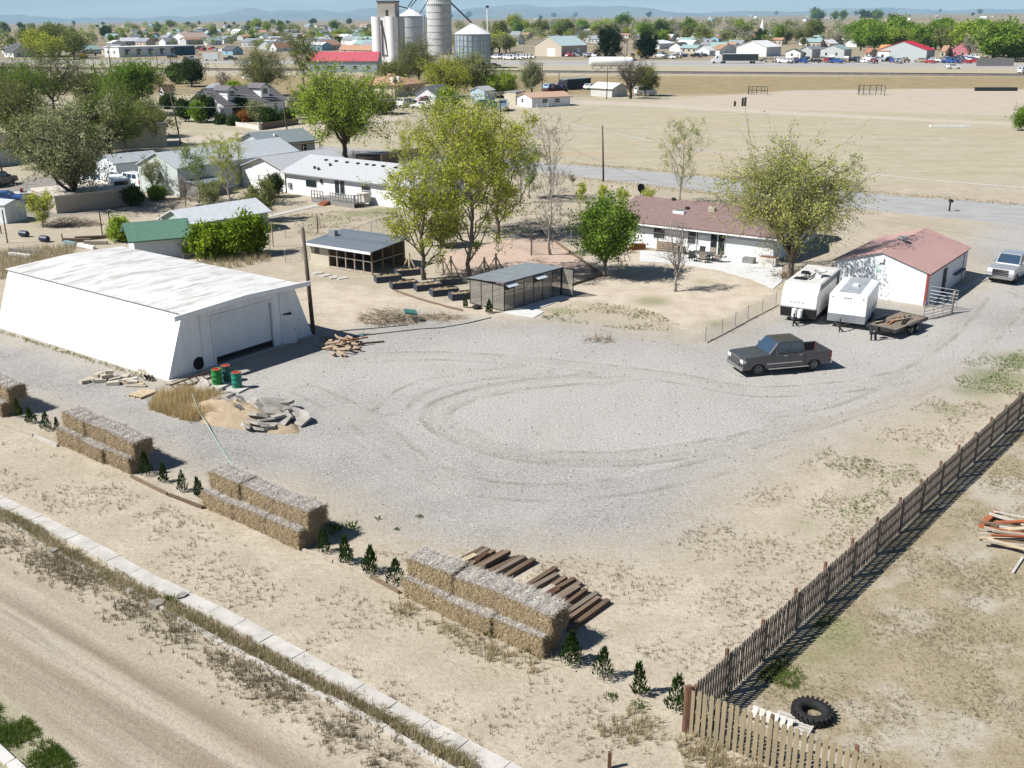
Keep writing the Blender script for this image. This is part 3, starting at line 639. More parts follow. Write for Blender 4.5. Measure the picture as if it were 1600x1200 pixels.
# ---- hay bales
straw = mat('straw', (.46,.36,.225), rgb2=(.19,.14,.08), vscale=11, streak=(3,3,.8), bump=.5, bscale=45)
straw_top = mat('weathered_straw', (.50,.47,.425), rgb2=(.26,.235,.205), vscale=12, streak=(1,2.6,2), bump=.5, bscale=45)
def bale_mesh(seed, L=2.08, D=1.0, H=.78):
    r = np.random.RandomState(seed); mb = MB(); nx, ny, nz_ = 26, 12, 10
    P = {}; 
    def vid(i, j, k):
        if (i,j,k) not in P:
            x, y, z = i/nx-.5, j/ny-.5, k/nz_-.5
            def rd(t, s): return math.copysign(min(abs(t), .5), t)*s
            X_, Y_, Z_ = x*L, y*D, z*H
            ex = max(0, abs(y)-.36)/.14; ez = max(0, abs(z)-.34)/.16; exx = max(0, abs(x)-.44)/.06
            X_ *= 1-.025*(ez*ez+ex*ex)/2; Y_ *= 1-.12*ez*ez*(z > 0)-.05*exx**2; Z_ *= 1-.13*ex*ex*(z > 0)-.10*exx**2*(z > 0)
            sag = .025*math.sin(x*23+seed)
            P[(i,j,k)] = len(mb.v); mb.v.append((X_+r.randn()*.016, Y_+r.randn()*.02, Z_+H/2+r.randn()*.018+sag*(z > 0)))
        return P[(i,j,k)]
    def face(a, b, c, d, m): mb.f.append([vid(*a), vid(*b), vid(*c), vid(*d)]); mb.m.append(m)
    for i in range(nx):
        for j in range(ny):
            face((i,j,0),(i,j+1,0),(i+1,j+1,0),(i+1,j,0),0); face((i,j,nz_),(i+1,j,nz_),(i+1,j+1,nz_),(i,j+1,nz_),1)
        for k in range(nz_):
            face((i,0,k),(i+1,0,k),(i+1,0,k+1),(i,0,k+1),0); face((i,ny,k),(i,ny,k+1),(i+1,ny,k+1),(i+1,ny,k),0)
    for j in range(ny):
        for k in range(nz_):
            face((0,j,k),(0,j,k+1),(0,j+1,k+1),(0,j+1,k),0); face((nx,j,k),(nx,j+1,k),(nx,j+1,k+1),(nx,j,k+1),0)
    R_ = random.Random(seed)
    for _ in range(3600):                          # loose straws standing off every face
        s = R_.random(); x, y, z = R_.uniform(-.5,.5)*L, R_.uniform(-.5,.5)*D, R_.random()*H
        if s < .42: y = -D/2; n = Vector((0,-1,0)); mm = 0
        elif s < .84: z = H; n = Vector((0,0,1)); mm = 1
        else: x = L/2; n = Vector((1,0,0)); mm = 0
        d = Vector((R_.uniform(-1,1),R_.uniform(-1,1),R_.uniform(-1,.6))); d = (d - n*d.dot(n)*.75 + n*.22).normalized()*R_.uniform(.09,.30)
        p = Vector((x,y,z)); w = d.cross(n).normalized()*.011
        mb.mi = mm; mb.add([p-w, p+w, p+d], [(0,1,2)])
    mb.mi = 0
    return mb.mesh('bale', [straw, straw_top])
bms = [bale_mesh(i) for i in range(3)]
strings = MB()
def bale_row(a, b, n, which, z, back, word):
    rz = rel(a, b); L = (b-a).length; e = (b-a).normalized(); nrm = Vector((-e.y, e.x, 0))
    for i in range(n):
        o = bpy.data.objects.new('hay_bale', bms[rnd.randrange(3)]); COL.objects.link(o)
        o.location = a + e*(L*(i+.5)/n) + nrm*(.5+back) + Vector((0,0,z)); o.rotation_euler = (rnd.uniform(-.03,.03), rnd.uniform(-.03,.03), rz + rnd.uniform(-.035,.035)); o.scale = (L/n/2.08*.985, 1, rnd.uniform(.94,1.06)); o.location += nrm*rnd.uniform(-.07,.07)
        pos = ('left','middle','right')[i] if n == 3 else ('left','right')[i]
        tag(o, f'{("lower","upper")[z > .1]} {pos} hay bale of the {word}', 'hay bale', 'hay bales walling the yard')
def stack(a, b, word, n=3):
    bale_row(a, b, n, 0, 0, 0, word); e = (b-a).normalized()
    bale_row(a + e*.05, b + e*.12, n, 1, .77, .34, word)
stack(at(628,932), at(847,1030), 'stack nearest the picket fence')
stack(at(318,790), at(470,860), 'stack mid way along the line')
stack(at(92,692), at(203,742), 'stack below the soil heap')
stack(at(-95,605), at(5,652), 'stack cut off by the left edge')

# ---- young junipers
jun_leaf = leafmat('juniper_needles', (.012,.030,.008), (.05,.085,.02), .2); jun_light = leafmat('juniper_light', (.06,.10,.02), (.12,.17,.035), .25)
bark = mat('bark', (.10,.08,.062), rough=.95, rgb2=(.17,.145,.12), vscale=4, streak=(1,1,.25)); bark_grey = mat('grey_bark', (.20,.175,.15), rough=.95, rgb2=(.32,.29,.255), vscale=4, streak=(1,1,.25)); bark_dark = mat('dark_bark', (.045,.036,.03), rough=.95, rgb2=(.09,.075,.06), vscale=4)
def spray(r, mb, p, d, ln, w):
    d = d.normalized(); s = d.cross(Vector((r.uniform(-1,1), r.uniform(-1,1), r.uniform(-1,1)))).normalized()*w
    mb.add([p, p+d*ln*.45+s, p+d*ln, p+d*ln*.45-s], [(0,1,2,3)])
def juniper_meshes(seed, h=1.0, w=.3, n=520):
    r = random.Random(seed); mb = MB(); lobes = [(r.uniform(0,6.28), r.uniform(.1,.9)) for _ in range(9)]
    for _ in range(n):
        t = r.random()**1.2; a = r.uniform(0,6.28); rad = w*(1-t)**.8*(.55+.45*max(math.cos(a-b)*math.exp(-((t-c)/.2)**2) for b, c in lobes)+.15)*math.sqrt(r.random())*1.15
        p = Vector((math.cos(a)*rad, math.sin(a)*rad, .06+t*h*.88)); spray(r, mb, p, Vector((math.cos(a)*.45, math.sin(a)*.45, 1)), r.uniform(.09,.2), r.uniform(.012,.03))
    return MB().tube([(0,0,0),(.01,0,h*.8)],[.025,.008],5).mesh('stem', bark), mb.mesh('needles', jun_leaf)
jm = [juniper_meshes(i, 1.0, (.30,.20,.34,.26,.38)[i], (520,380,600,330,460)[i]) for i in range(5)]
def juniper(u, v, top, label, k, group='young junipers along the bales'):
    p = at(u, v); t = thing('juniper', label, 'juniper', p, rnd.uniform(0,6), group); h = hgt(u, v, top)
    for nm, me in zip(('trunk','crown'), jm[(k*7+k//4) % 5]):
        o = bpy.data.objects.new(nm, me); COL.objects.link(o); o.parent = t
    q = rnd.uniform(.72,1.1); t.scale = (h*q, h*q*rnd.uniform(.8,1.1), h); t.rotation_euler[0] = rnd.uniform(-.09,.09); t.rotation_euler[1] = rnd.uniform(-.09,.09)
where = {0:'right of the leftmost bales', 1:'right of the second bale stack', 2:'right of the middle bale stack', 3:'between nearest bales and picket fence'}
order = ('first','second','third','fourth')
for k, (u, v, tp, s, q) in enumerate(((30,652,624,0,0),(50,661,637,0,1),(72,672,645,0,2),(90,674,652,0,3),(229,743,708,1,0),(257,754,724,1,1),(285,768,735,1,2),(313,777,745,1,3),
                        (505,863,824,2,0),(540,879,838,2,1),(577,894,852,2,2),(617,912,872,2,3),(890,1035,987,3,0),(941,1058,1010,3,1),(999,1086,1036,3,2),(1056,1110,1058,3,3))):
    juniper(u, v, tp, f'{order[q]} small juniper from the left, {where[s]}', k)
juniper(764,489,468,'tiny juniper at the near left corner of the greenhouse', 1, None); juniper(727,481,462,'tiny juniper left of the greenhouse beside a black stone', 0, None)
def weed(u, v, h, w, n, label, leaf=None, group='green weeds'):
    mb = MB(); r = random.Random(int(u*7+v))
    for _ in range(n):
        a = r.uniform(0,6.28); q = r.random()*w*.5; p = Vector((math.cos(a)*q, math.sin(a)*q, 0)); spray(r, mb, p + Vector((0,0,r.random()*h*.4)), Vector((math.cos(a)*.6, math.sin(a)*.6, 1)), r.uniform(.5,1)*h*.7, .02+.03*h)
    o = mb.build('weed', leaf or jun_light, fix=False); o.location = at(u, v); tag(o, label, 'weed', group)
for u, v, h, w, n, l in ((525,833,.55,.5,60,'tall bright weed behind the end of the middle bale stack'),(550,826,.4,.4,40,'bright weed furthest right behind the middle bale stack'),(508,822,.3,.3,25,'small weed close behind the bale stack end'),(487,786,.35,.35,40,'lone bright weed on gravel behind the middle bale stack'),(590,812,.2,.3,20,'small sparse weed on gravel right of the bale weeds'),(655,808,.12,.3,18,'low flat weed alone on the gravel'),(620,828,.12,.25,14,'tiny weed on the sandy gravel edge'),
                  (268,940,.35,.4,45,'dark green weed at the broken sidewalk joint'),(763,995,.35,.35,40,'dark weed at the foot of the nearest bales'),(828,1020,.3,.4,40,'pale weed at the right foot of the nearest bales'),(955,1090,.15,.5,30,'low weed in front of the second juniper by the fence'),(1000,1105,.15,.6,36,'low green weed in front of the third juniper by the fence'),
                  (855,497,.25,.8,50,'green weed patch in front of the greenhouse path'),(868,493,.2,.5,30,'small weed patch right of the greenhouse path')):
    weed(u, v, h, w, n*3 if h < .2 else n, l)

# ---- timbers behind the nearest bales
tim = [MB().obox((0,0,.09),(2.3,.19,.17)).mesh('timber', m) for m in (wood_dark, mat('brown_timber',(.15,.10,.065),rough=.9,rgb2=(.065,.045,.03),vscale=3,streak=(.5,6,6),bump=.4), mat('grey_timber',(.21,.17,.13),rough=.9,rgb2=(.11,.09,.07),vscale=3,streak=(.5,6,6),bump=.4))]
def timbers(a, b, n, ang, zs, group, label):
    for i in range(n):
        o = bpy.data.objects.new('old_timber', tim[(i*7+n) % 3]); COL.objects.link(o); f = i/(n-1)
        o.location = at(*a).lerp(at(*b), f) + Vector((rnd.uniform(-.08,.08), rnd.uniform(-.12,.12), zs[i % len(zs)])); o.scale = (rnd.uniform(.85,1.1), rnd.uniform(.85,1.1), 1)
        o.rotation_euler = (rnd.uniform(-.05,.05), rnd.uniform(-.02,.02), ang + rnd.uniform(-.07,.07)); tag(o, label, 'timber', group)
ta = rel(at(880,975), at(937,938))
timbers((728,874),(804,900),10,ta,(0,0,.0,.02,0,.17,0),'timbers in the left heap behind the bales','dark weathered timber in the left heap behind the nearest bales')
timbers((836,912),(918,962),10,ta,(0,0,.01,0,.0,.1),'timbers in the right heap behind the bales','dark weathered timber in the right heap behind the nearest bales')
for u, v, m, l in ((752,871,rust,'rust brown board lying on the left timber heap'),(862,927,rust,'rust brown board lying on the right timber heap'),(733,873,wood_pale,'pale broken board on the left timber heap'),(855,922,wood_grey,'splintered grey board on the right timber heap')):
    o = MB().obox((0,0,.05),(.75,.22,.06)).build('board', m); o.location = at(u, v, .16); o.rotation_euler = (.05,.05,ta+rnd.uniform(-.2,.5)); tag(o, l, 'board')
def edging(pts, label, m=wood_grey, w=.1, h=.14):
    P = [at(u, v) for u, v in pts]
    o = MB(); [o.bar(a + Vector((0,0,h/2)), b + Vector((0,0,h/2)), w, h) for a, b in zip(P[:-1], P[1:])]
    o = o.build('edging_board', m); tag(o, label, 'edging board'); return o
edging([(205,746),(262,774)], 'weathered edging board in front of the junipers left of the middle bales', wood_dark); edging([(264,775),(317,795)], 'reddish edging board running up to the middle bales', mat('brown_timber',(.19,.13,.085)))
edging([(474,862),(520,880)], 'pale edging board at the right foot of the middle bales'); edging([(522,881),(580,903)], 'thin grey edging board before the junipers between bale stacks'); edging([(582,904),(624,928)], 'dark edging board ending at the nearest bales', wood_dark)
edging([(0,664),(52,682)], 'grey edging board before the leftmost junipers'); edging([(54,683),(90,698)], 'pale edging board running to the second bale stack', concrete)
edging([(850,1034),(900,1050)], 'half buried board beside the end of the nearest bales', wood_grey, .07, .05); edging([(902,1051),(1065,1112)], 'half buried board in front of the junipers by the fence', wood_grey, .06, .035)
edging([(617,455),(654,468),(700,481),(722,486)], 'dark edging along the sandy strip before the planter beds', wood_dark)
edging([(845,362),(940,431),(892,447)], 'dark timber edging on the far side of the pink dirt pad', wood_dark, .12, .2)

# ---- picket fences
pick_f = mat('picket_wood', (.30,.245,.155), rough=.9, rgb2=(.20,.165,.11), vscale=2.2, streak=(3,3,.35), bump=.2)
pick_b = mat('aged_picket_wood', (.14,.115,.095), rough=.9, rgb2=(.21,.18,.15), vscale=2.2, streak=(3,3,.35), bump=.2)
post_m = mat('red_brown_post', (.17,.085,.05), rough=.85, rgb2=(.10,.06,.04), vscale=3)
def picket_fence(a, b, label, pm, side, spacing, pw, hh=1.58, post_step=2.35, pt_m=post_m):
    e = (b-a).normalized(); L = (b-a).length; rz = rel(a, b)
    t = thing('picket_fence', label, 'fence', a, rz); n = int(L/post_step)
    rails = MB()
    for z in (.32, .82, 1.32): rails.obox((L/2, side*.035, z), (L, .04, .085))
    rails.build('rails', pm, t)
    for i in range(n+1):
        x = min(i*post_step, L-.05); MB().box(x-.05, x+.05, side*.1-.045, side*.1+.045, -.1, hh+rnd.uniform(-.02,.1)).build('post', pt_m, t)
    for i in range(n+(1 if n*post_step < L-.2 else 0)):
        mb = MB(); x = i*post_step; x1 = min(x+post_step, L)
        while x < x1-.02:
            h = hh + rnd.uniform(-.04,.03); dx = rnd.uniform(-.012,.012); w = pw/2*rnd.uniform(.92,1.06); y = -side*.01; lean = rnd.uniform(-.012,.012)
            mb.prism([(x+dx-w,.03),(x+dx+w,.03),(x+dx+w+lean,h-.05),(x+dx+w*.4+lean,h),(x+dx-w*.4+lean,h),(x+dx-w+lean,h-.05)], y-.011, y+.011, 'xz'); x += spacing
        mb.build('pickets', pm, t)
    return t
FC = at(1073, 1145)
fb = at(1600, 648); fb = FC + (fb-FC)*1.22
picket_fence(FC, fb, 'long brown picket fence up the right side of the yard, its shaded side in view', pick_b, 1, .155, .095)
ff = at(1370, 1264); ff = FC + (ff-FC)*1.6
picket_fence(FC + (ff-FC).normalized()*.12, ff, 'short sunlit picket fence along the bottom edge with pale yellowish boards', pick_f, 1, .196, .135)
MB().box(-.06,.06,-.06,.06,-.1,1.66).build('corner_post', post_m).location = FC; tag(bpy.data.objects['corner_post'], 'red brown corner post where the two picket fences meet', 'fence post')
o = MB().box(-.05,.05,-.05,.05,-.1,.55).build('wooden_stake', post_m); o.location = at(952,1200); tag(o, 'short red brown stake at the bottom edge left of the fence', 'stake')
# ---- tractor tyre, slatted panels behind the fence
ty = thing('tractor_tyre', 'big black tractor tyre lying flat on dirt behind the front picket fence', 'tyre', at(1268,1119), .4); ty.scale = (.82,.82,.82)
MB().lathe([(.36,.10),(.40,.04),(.52,.0),(.64,.03),(.70,.09),(.71,.28),(.64,.34),(.52,.37),(.40,.33),(.36,.27),(.33,.18),(.36,.10)], 44).build('carcass', rubber, ty, smooth=True)
mb = MB()
for i in range(24):
    a = i*2*math.pi/24
    for s in (0, 1):
        aa = a + s*.13; M_ = Matrix.Rotation(aa, 3, 'Z') @ Matrix.Rotation(R(26 if s else -26), 3, 'X')
        mb.obox(Matrix.Rotation(aa, 3, 'Z') @ Vector((.715, 0, .10 + s*.17)), (.09, .075, .2), M_)
mb.build('tread_lugs', rubber, ty)
white_wood = mat('white_worn_wood', (.50,.48,.44), rgb2=(.36,.33,.29), vscale=3, bump=.2)
fr = rel(FC, ff)
q = pallet('slatted_panel', 'whitish slatted wooden panel lying tilted between the fence and the tractor tyre', at(1238,1136), fr+R(93), white_wood, (0, R(7)), 1.0, 1.15, 5, 'panel')
q = pallet('slatted_panel', 'pale slatted panel leaning on the back of the front picket fence', at(1205,1132), fr, white_wood, (R(50),0), 1.3, .7, 6, 'panel')
# ---- lumber on the right
o = MB().obox((0,0,.1),(1.75,.22,.2)).build('wooden_beam', mat('orange_beam',(.36,.11,.045),rough=.85,rgb2=(.24,.08,.035),vscale=3,streak=(.6,5,5))); o.location = at(1545,814); o.rotation_euler.z = rel(at(1528,828), at(1562,798)); tag(o, 'orange brown wooden beam lying alone left of the lumber pile', 'beam')
lum = [('pale white board',white_wood),('orange brown board',MATS['orange_beam']),('dark weathered board',wood_dark),('tan board',wood_pale),('grey board',wood_grey)]
ang = rel(at(1560,845), at(1600,820))
for i in range(18):
    nm, m = lum[(i*3+i//5) % 5]; o = MB().obox((0,0,0),(rnd.uniform(1.6,2.8),rnd.uniform(.1,.22),.07)).build('lumber_board', m); o.location = at(1592+rnd.uniform(-10,16), 829+rnd.uniform(-17,24), .06+.07*(i//5)); o.rotation_euler = (rnd.uniform(-.1,.1),rnd.uniform(-.08,.08),ang-R(58)+rnd.uniform(-.35,.35))
    tag(o, f'{nm} in the jumbled lumber pile at the right edge', 'board', 'lumber pile at the right edge')
for u, v, a_, l in ((1590,884,.9,'white board lying apart below the lumber pile'),(1582,806,-.5,'pale board sticking out of the top of the lumber pile')):
    o = MB().obox((0,0,.04),(1.5,.09,.05)).build('lumber_board', white_wood); o.location = at(u, v, .02 if v > 850 else .3); o.rotation_euler.z = a_; tag(o, l, 'board')
for u, v, s, l in ((246,944,.5,'broken pale concrete lump beside the ditch'),(283,933,.45,'tilted slab chunk at the sidewalk break'),(84,862,.3,'small pale stone by the kerb')):
    if s:
        o = bpy.data.objects.new('concrete_lump', sm_[int(u) % 6]); COL.objects.link(o); o.location = at(u, v, .04); o.scale = (s,s,1.3); o.rotation_euler = (.3,.1,.5); tag(o, l, 'concrete lump')
o = MB().lathe([(0,0),(.3,.02),(.38,.1),(.3,.22),(.12,.28),(0,.29)], 12).build('black_stone', rubber, smooth=True); o.location = at(745,482); tag(o, 'dark rounded stone between two tiny junipers near the greenhouse', 'stone')
# ================================================================== VEHICLES
glass_car = glassy('car_glass', (.03,.055,.09), .04); tyre_m = mat('tyre_rubber', (.014,.014,.015), rough=.75, var=.1); rim_m = mat('wheel_rim', (.16,.16,.165), rough=.35, metal=.7, var=.1)
chrome = mat('chrome', (.5,.51,.52), rough=.15, metal=.95, var=.03); lamp_m = mat('clear_lamp', (.62,.64,.66), rough=.1, var=.05, spec=.7); red_lamp = mat('red_lamp', (.35,.012,.01), rough=.2, var=.05)
dark_trim = mat('dark_trim', (.02,.02,.022), rough=.6, var=.1)
def paint(name, rgb, rough=.3, metal=0.0): return mat('paint_'+name, rgb, rough=rough, metal=metal, var=.04, vscale=.8, spec=.5, coat=.6)
P_GREY = paint('dark_grey', (.075,.078,.085), .25, .4); P_SILVER = paint('silver', (.42,.43,.45), .35, .4); P_WHITE = paint('white', (.74,.74,.73)); P_BLUE = paint('blue', (.02,.07,.26)); P_RED = paint('red', (.32,.02,.025)); P_BLACK = paint('black', (.014,.014,.016)); P_TAN = paint('tan', (.34,.28,.19)); P_GREEN = paint('green', (.03,.16,.11)); P_LBLUE = paint('light_blue', (.22,.36,.47))
def lerp4(c, u, v):
    a, b, d, e = [Vector(k) for k in c]; return a.lerp(b, u).lerp(e.lerp(d, u), v)
def panel(mb, c, u0, u1, v0, v1, off=.012, th=.02):
    n = (Vector(c[1])-Vector(c[0])).cross(Vector(c[3])-Vector(c[0])).normalized()
    q = [lerp4(c, u, v) for u, v in ((u0,v0),(u1,v0),(u1,v1),(u0,v1))]
    mb.hexa([p - n*th for p in q], [p + n*off for p in q])
VS = dict(pickup=dict(L=6.05,W=2.02,hood=1.26,belt=1.33,roof=2.06,cab=(1.3,.62,-1.1,-1.2),wf=1.95,wr=-1.85,r=.46,bed=1),
          suv=dict(L=4.9,W=1.9,hood=1.05,belt=1.14,roof=1.8,cab=(1.2,.45,-2.05,-2.38),wf=1.5,wr=-1.4,r=.38,bed=0),
          sedan=dict(L=4.7,W=1.82,hood=.86,belt=.95,roof=1.44,cab=(1.0,.25,-1.15,-1.95),wf=1.45,wr=-1.35,r=.33,bed=0),
          van=dict(L=5.2,W=2.0,hood=1.05,belt=1.2,roof=2.0,cab=(2.15,1.35,-2.45,-2.56),wf=1.7,wr=-1.6,r=.36,bed=0))
def arch(x0, x1, z0, xs, r):                      # underside line from x0 to x1 with wheel arches
    pts = [(x0, z0)]
    for x in xs:
        for k in range(9):
            a = math.pi - math.pi*k/8; z = max(z0, r*1.02*math.sin(a)*1.18 + r*.55) if 0 < k < 8 else z0
            pts.append((x + r*1.22*math.cos(a), z))
    pts.append((x1, z0)); return pts
def vehicle(name, label, cat, p, rz, paint_m, kind='sedan', group=None, detail=1, sc=1.0):
    s = VS[kind]; L, W, hd, bl, rf, r = s['L'], s['W'], s['hood'], s['belt'], s['roof'], s['r']; h = L/2; w = W/2; cx = s['cab']; z0 = r*(.98 if s['bed'] else .85)
    parts = {}
    def g(k): return parts.setdefault(k, MB())
    b = g(('body', paint_m, .07))
    front = [(h,z0+.1),(h,hd-.28),(h-.12,hd-.06),(cx[0]+.05,bl)] if not s['bed'] else [(h,z0+.1),(h,hd-.14),(h-.1,hd-.03),(cx[0]+.05,bl)]
    if s['bed']:
        xb = cx[3]-.04
        b.prism(arch(xb, h, z0, [s['wf']], r) + front[1:] + [(xb, bl)], -w, w, 'xz')
        for sd_ in (-1, 1):
            b.prism(arch(-h, xb-.002, z0, [s['wr']], r) + [(xb-.002, bl),(-h, bl)], *sorted((sd_*w, sd_*(w-.13))), 'xz')
        b.box(-h, xb-.003, -w+.131, w-.131, z0+.12, z0+.3); b.box(-h+.001, -h+.09, -w+.131, w-.131, z0+.3, bl-.01)
        g(('bed_liner', dark_trim, 0)).box(-h+.1, xb-.01, -w+.14, w-.14, z0+.302, z0+.33)
    else:
        rear = [(-h+.06,bl-.03),(-h,bl-.3),(-h,z0+.12)] if kind != 'sedan' else [(cx[3]-.05,bl-.01),(-h+.08,bl-.06),(-h,bl-.3),(-h,z0+.1)]
        b.prism(arch(-h+.1, h, z0, [s['wr'], s['wf']], r)[0:] + front[1:] + ([(cx[3], bl)] if kind != 'sedan' else []) + rear, -w, w, 'xz')
    iw, tw = w-.04, w-.17
    B4 = [(cx[3],-iw,bl-.02),(cx[0],-iw,bl-.02),(cx[0],iw,bl-.02),(cx[3],iw,bl-.02)]; T4 = [(cx[2],-tw,rf),(cx[1],-tw,rf),(cx[1],tw,rf),(cx[2],tw,rf)]
    g(('cab', paint_m, .1)).hexa(B4, T4)
    fr = (B4[1], B4[2], T4[2], T4[1]); bk = (B4[3], B4[0], T4[0], T4[3]); rt = (B4[0], B4[1], T4[1], T4[0]); lf = (B4[2], B4[3], T4[3], T4[2])
    panel(g(('windshield', glass_car, 0)), fr, .06, .94, .1, .92); panel(g(('rear_window', glass_car, 0)), bk, .1, .9, .25, .88)
    nw = 2 if s['bed'] or kind == 'sedan' else 3
    for side, c in ((-1, rt), (1, lf)):
        for k in range(nw):
            u0 = .1+.8*k/nw; u1 = .1+.8*(k+1)/nw-.035
            if side > 0: u0, u1 = 1-u1, 1-u0
            panel(g((f'side_window#{side}{k}', glass_car, 0)), c, u0, u1, .14, .86)
    for wi, (x, sd_) in enumerate(((s['wf'],1),(s['wf'],-1),(s['wr'],1),(s['wr'],-1))):
        y = sd_*(w-.13)
        g((f'wheel#{wi}', tyre_m, 0)).lathe([(r*.55,-.11),(r*.93,-.125),(r,-.08),(r,.08),(r*.93,.125),(r*.55,.11)], 20, (x, y, r), 'y')
        g((f'wheel#{wi}>rim', rim_m, 0)).lathe([(0,sd_*.07),(r*.2,sd_*.10),(r*.3,sd_*.06),(r*.56,sd_*.112),(r*.62,sd_*.1)], 14, (x, y, r), 'y')
        for a in range(5): g((f'wheel#{wi}>rim', rim_m, 0)).bar((x, y+sd_*.1, r), (x+math.cos(a*1.257)*r*.55, y+sd_*.112, r+math.sin(a*1.257)*r*.55), .06, .02, (0,1,0))
    fm = chrome if s['bed'] else paint_m
    g(('front_bumper', fm, .03)).box(h-.06, h+.1, -w+.02, w-.02, z0-.02, z0+.26); g(('rear_bumper', chrome if s['bed'] else dark_trim, .03)).box(-h-.12, -h+.04, -w+.02, w-.02, z0, z0+.22)
    gz0, gz1 = z0+.27, hd-(.13 if s['bed'] else .2)
    g(('grille', dark_trim, 0)).box(h-.02, h+.03, -w*.6, w*.6, gz0, gz1); g(('grille>bars', chrome, 0)).box(h+.028, h+.045, -w*.62, w*.62, gz1, gz1+.06)
    for k in range(3): g(('grille>bars', chrome, 0)).box(h+.03, h+.05, -w*.58, w*.58, gz0+(gz1-gz0)*(k+.3)/3, gz0+(gz1-gz0)*(k+.62)/3)
    g(('licence_plate', lamp_m, 0)).box(-h-.14, -h-.12, -.18, .18, z0+.04, z0+.18)
    for sd_ in (-1, 1):
        g((f'headlight#{sd_}', lamp_m, 0)).box(h-.2, h+.02, *sorted((sd_*w*.62, sd_*(w+.006))), gz0+.18, gz1-.02)
        g((f'taillight#{sd_}', red_lamp, 0)).box(-h-.015, -h+.08, *sorted((sd_*(w-.16), sd_*(w+.006))), bl-.5, bl-.08)
        m = g((f'mirror#{sd_}', paint_m, .02)); m.box(cx[0]-.55, cx[0]-.4, *sorted((sd_*(w+.02), sd_*(w+.24))), bl+.03, bl+.25); m.box(cx[0]-.5, cx[0]-.44, *sorted((sd_*(w-.06), sd_*(w+.03))), bl+.05, bl+.1)
        if s['bed']:
            g((f'side_trim#{sd_}', chrome, 0)).box(cx[3]+.2, cx[0]+.1, *sorted((sd_*(w-.01), sd_*(w+.012))), z0+.28, z0+.34)
            g((f'running_board#{sd_}', chrome, 0)).box(xb-.2, s['wf']-.62, *sorted((sd_*(w-.03), sd_*(w+.1))), z0-.03, z0+.04)
        for k in range(2): g((f'door_handle#{sd_}{k}', chrome, 0)).box(cx[1]-.55-k*1.05, cx[1]-.32-k*1.05, *sorted((sd_*w, sd_*(w+.03))), bl-.14, bl-.09)
        dl = g((f'door_seams#{sd_}', dark_trim, 0))
        for k in range(3): dl.box(cx[0]-.45-k*1.0, cx[0]-.435-k*1.0, *sorted((sd_*(w-.01), sd_*(w+.004))), z0+.12, bl-.02)
    if not detail:
        mb = MB(); ms = []
        for (nm, m, _), q in parts.items():
            if nm.split('#')[0] in ('door_handle','side_trim','door_seams','mirror','running_board') or '>' in nm: continue
            if m not in ms: ms.append(m)
            mb.mi = ms.index(m); mb.add(q.v, q.f)
        o = mb.build(name, ms); o.location = p; o.rotation_euler.z = rz; o.scale = (sc,)*3; return tag(o, label, cat, group)
    t = thing(name, label, cat, p, rz, group); t.scale = (sc,)*3; done = {}
    for (nm, m, bv), q in sorted(parts.items(), key=lambda k: '>' in k[0][0]):
        par = t
        if '>' in nm: par = done[nm.split('>')[0]]
        done[nm] = q.build(nm.split('>')[-1].split('#')[0], m, par, bevel=bv, smooth=bool(bv) and False)
    return t
a_, b_ = at(1262,572), at(1162,581)
vehicle('pickup_truck', 'dark grey crew cab pickup truck parked on the gravel below the white trailers', 'pickup truck', (a_+b_)/2 + Vector((.15,0,0)), rel(a_, b_), P_GREY, 'pickup', sc=.96)
bpy.data.objects['bed_liner']
DIR216 = R(-126.5)
vehicle('silver_car', 'silver truck parked beside the red roofed garage at the right edge', 'car', at(1577,433), DIR216+R(-3), P_SILVER, 'pickup', sc=1.0)

# ---- trailers
trailer_white = mat('trailer_white', (.74,.74,.73), rough=.35, var=.03, spec=.5); trailer_grey = mat('trailer_roof_grey', (.30,.32,.34), rough=.5, var=.1)
def wheel(mb, x, y, r, t=.2): mb.lathe([(0,-t/2),(r*.9,-t/2),(r,-t*.3),(r,t*.3),(r*.9,t/2),(0,t/2)], 18, (x, y, r), 'x')
def frame_ab(a, b): return a, rel(a, b), (b-a).length
# travel trailer
a, b = at(1219,500), at(1269,507); p, rz, w = frame_ab(a, b); L = 6.3; w = 2.45
t = thing('travel_trailer', 'white travel trailer with black lower edge, left of the two white trailers', 'travel trailer', p, rz)
MB().prism([(.0,.55),(-.25,1.2),(-.12,2.1),(.45,2.72),(L,2.72),(L,.55)], 0, w, 'yz').build('body', trailer_white, t, bevel=.05)
MB().prism([(-.05,.38),(-.27,1.08),(.02,1.08),(.02,.38)], -.012, w+.012, 'yz').build('front_skirt', dark_trim, t)
MB().box(-.012, w+.012, .3, L+.02, .40, .62).build('side_skirt', dark_trim, t)
MB().box(w+.002, w+.014, .5, L-.1, 2.3, 2.68).build('stripe', mat('charcoal_stripe', (.05,.05,.055), rough=.4), t)
MB().box(w, w+.02, L-.9, L-.25, .75, 2.3).build('door', dark_trim, t)
MB().box(.08, w-.08, .5, L-.08, 2.722, 2.75).build('roof_membrane', mat('roof_membrane', (.50,.49,.46), rough=.7, var=.12), t)
mb = MB(); mb.box(.35,1.25,1.2,1.9,2.751,2.79); mb.box(.4,.9,3.0,3.5,2.751,2.9); mb.build('solar_panel', mat('solar_glass', (.015,.018,.03), rough=.15), t)
for x, y, s in ((1.6,2.3,.36),(1.3,4.2,.45)): MB().box(x,x+s,y,y+s,2.751,2.92).build('roof_vent', trailer_white, t)
mb = MB()
for k in range(4): mb.tube([(.5+k*.3,1.4,2.77),(.9+k*.2,2.4,2.82),(.6+k*.35,3.6,2.77)], .03, 5)
mb.build('cables', dark_trim, t)
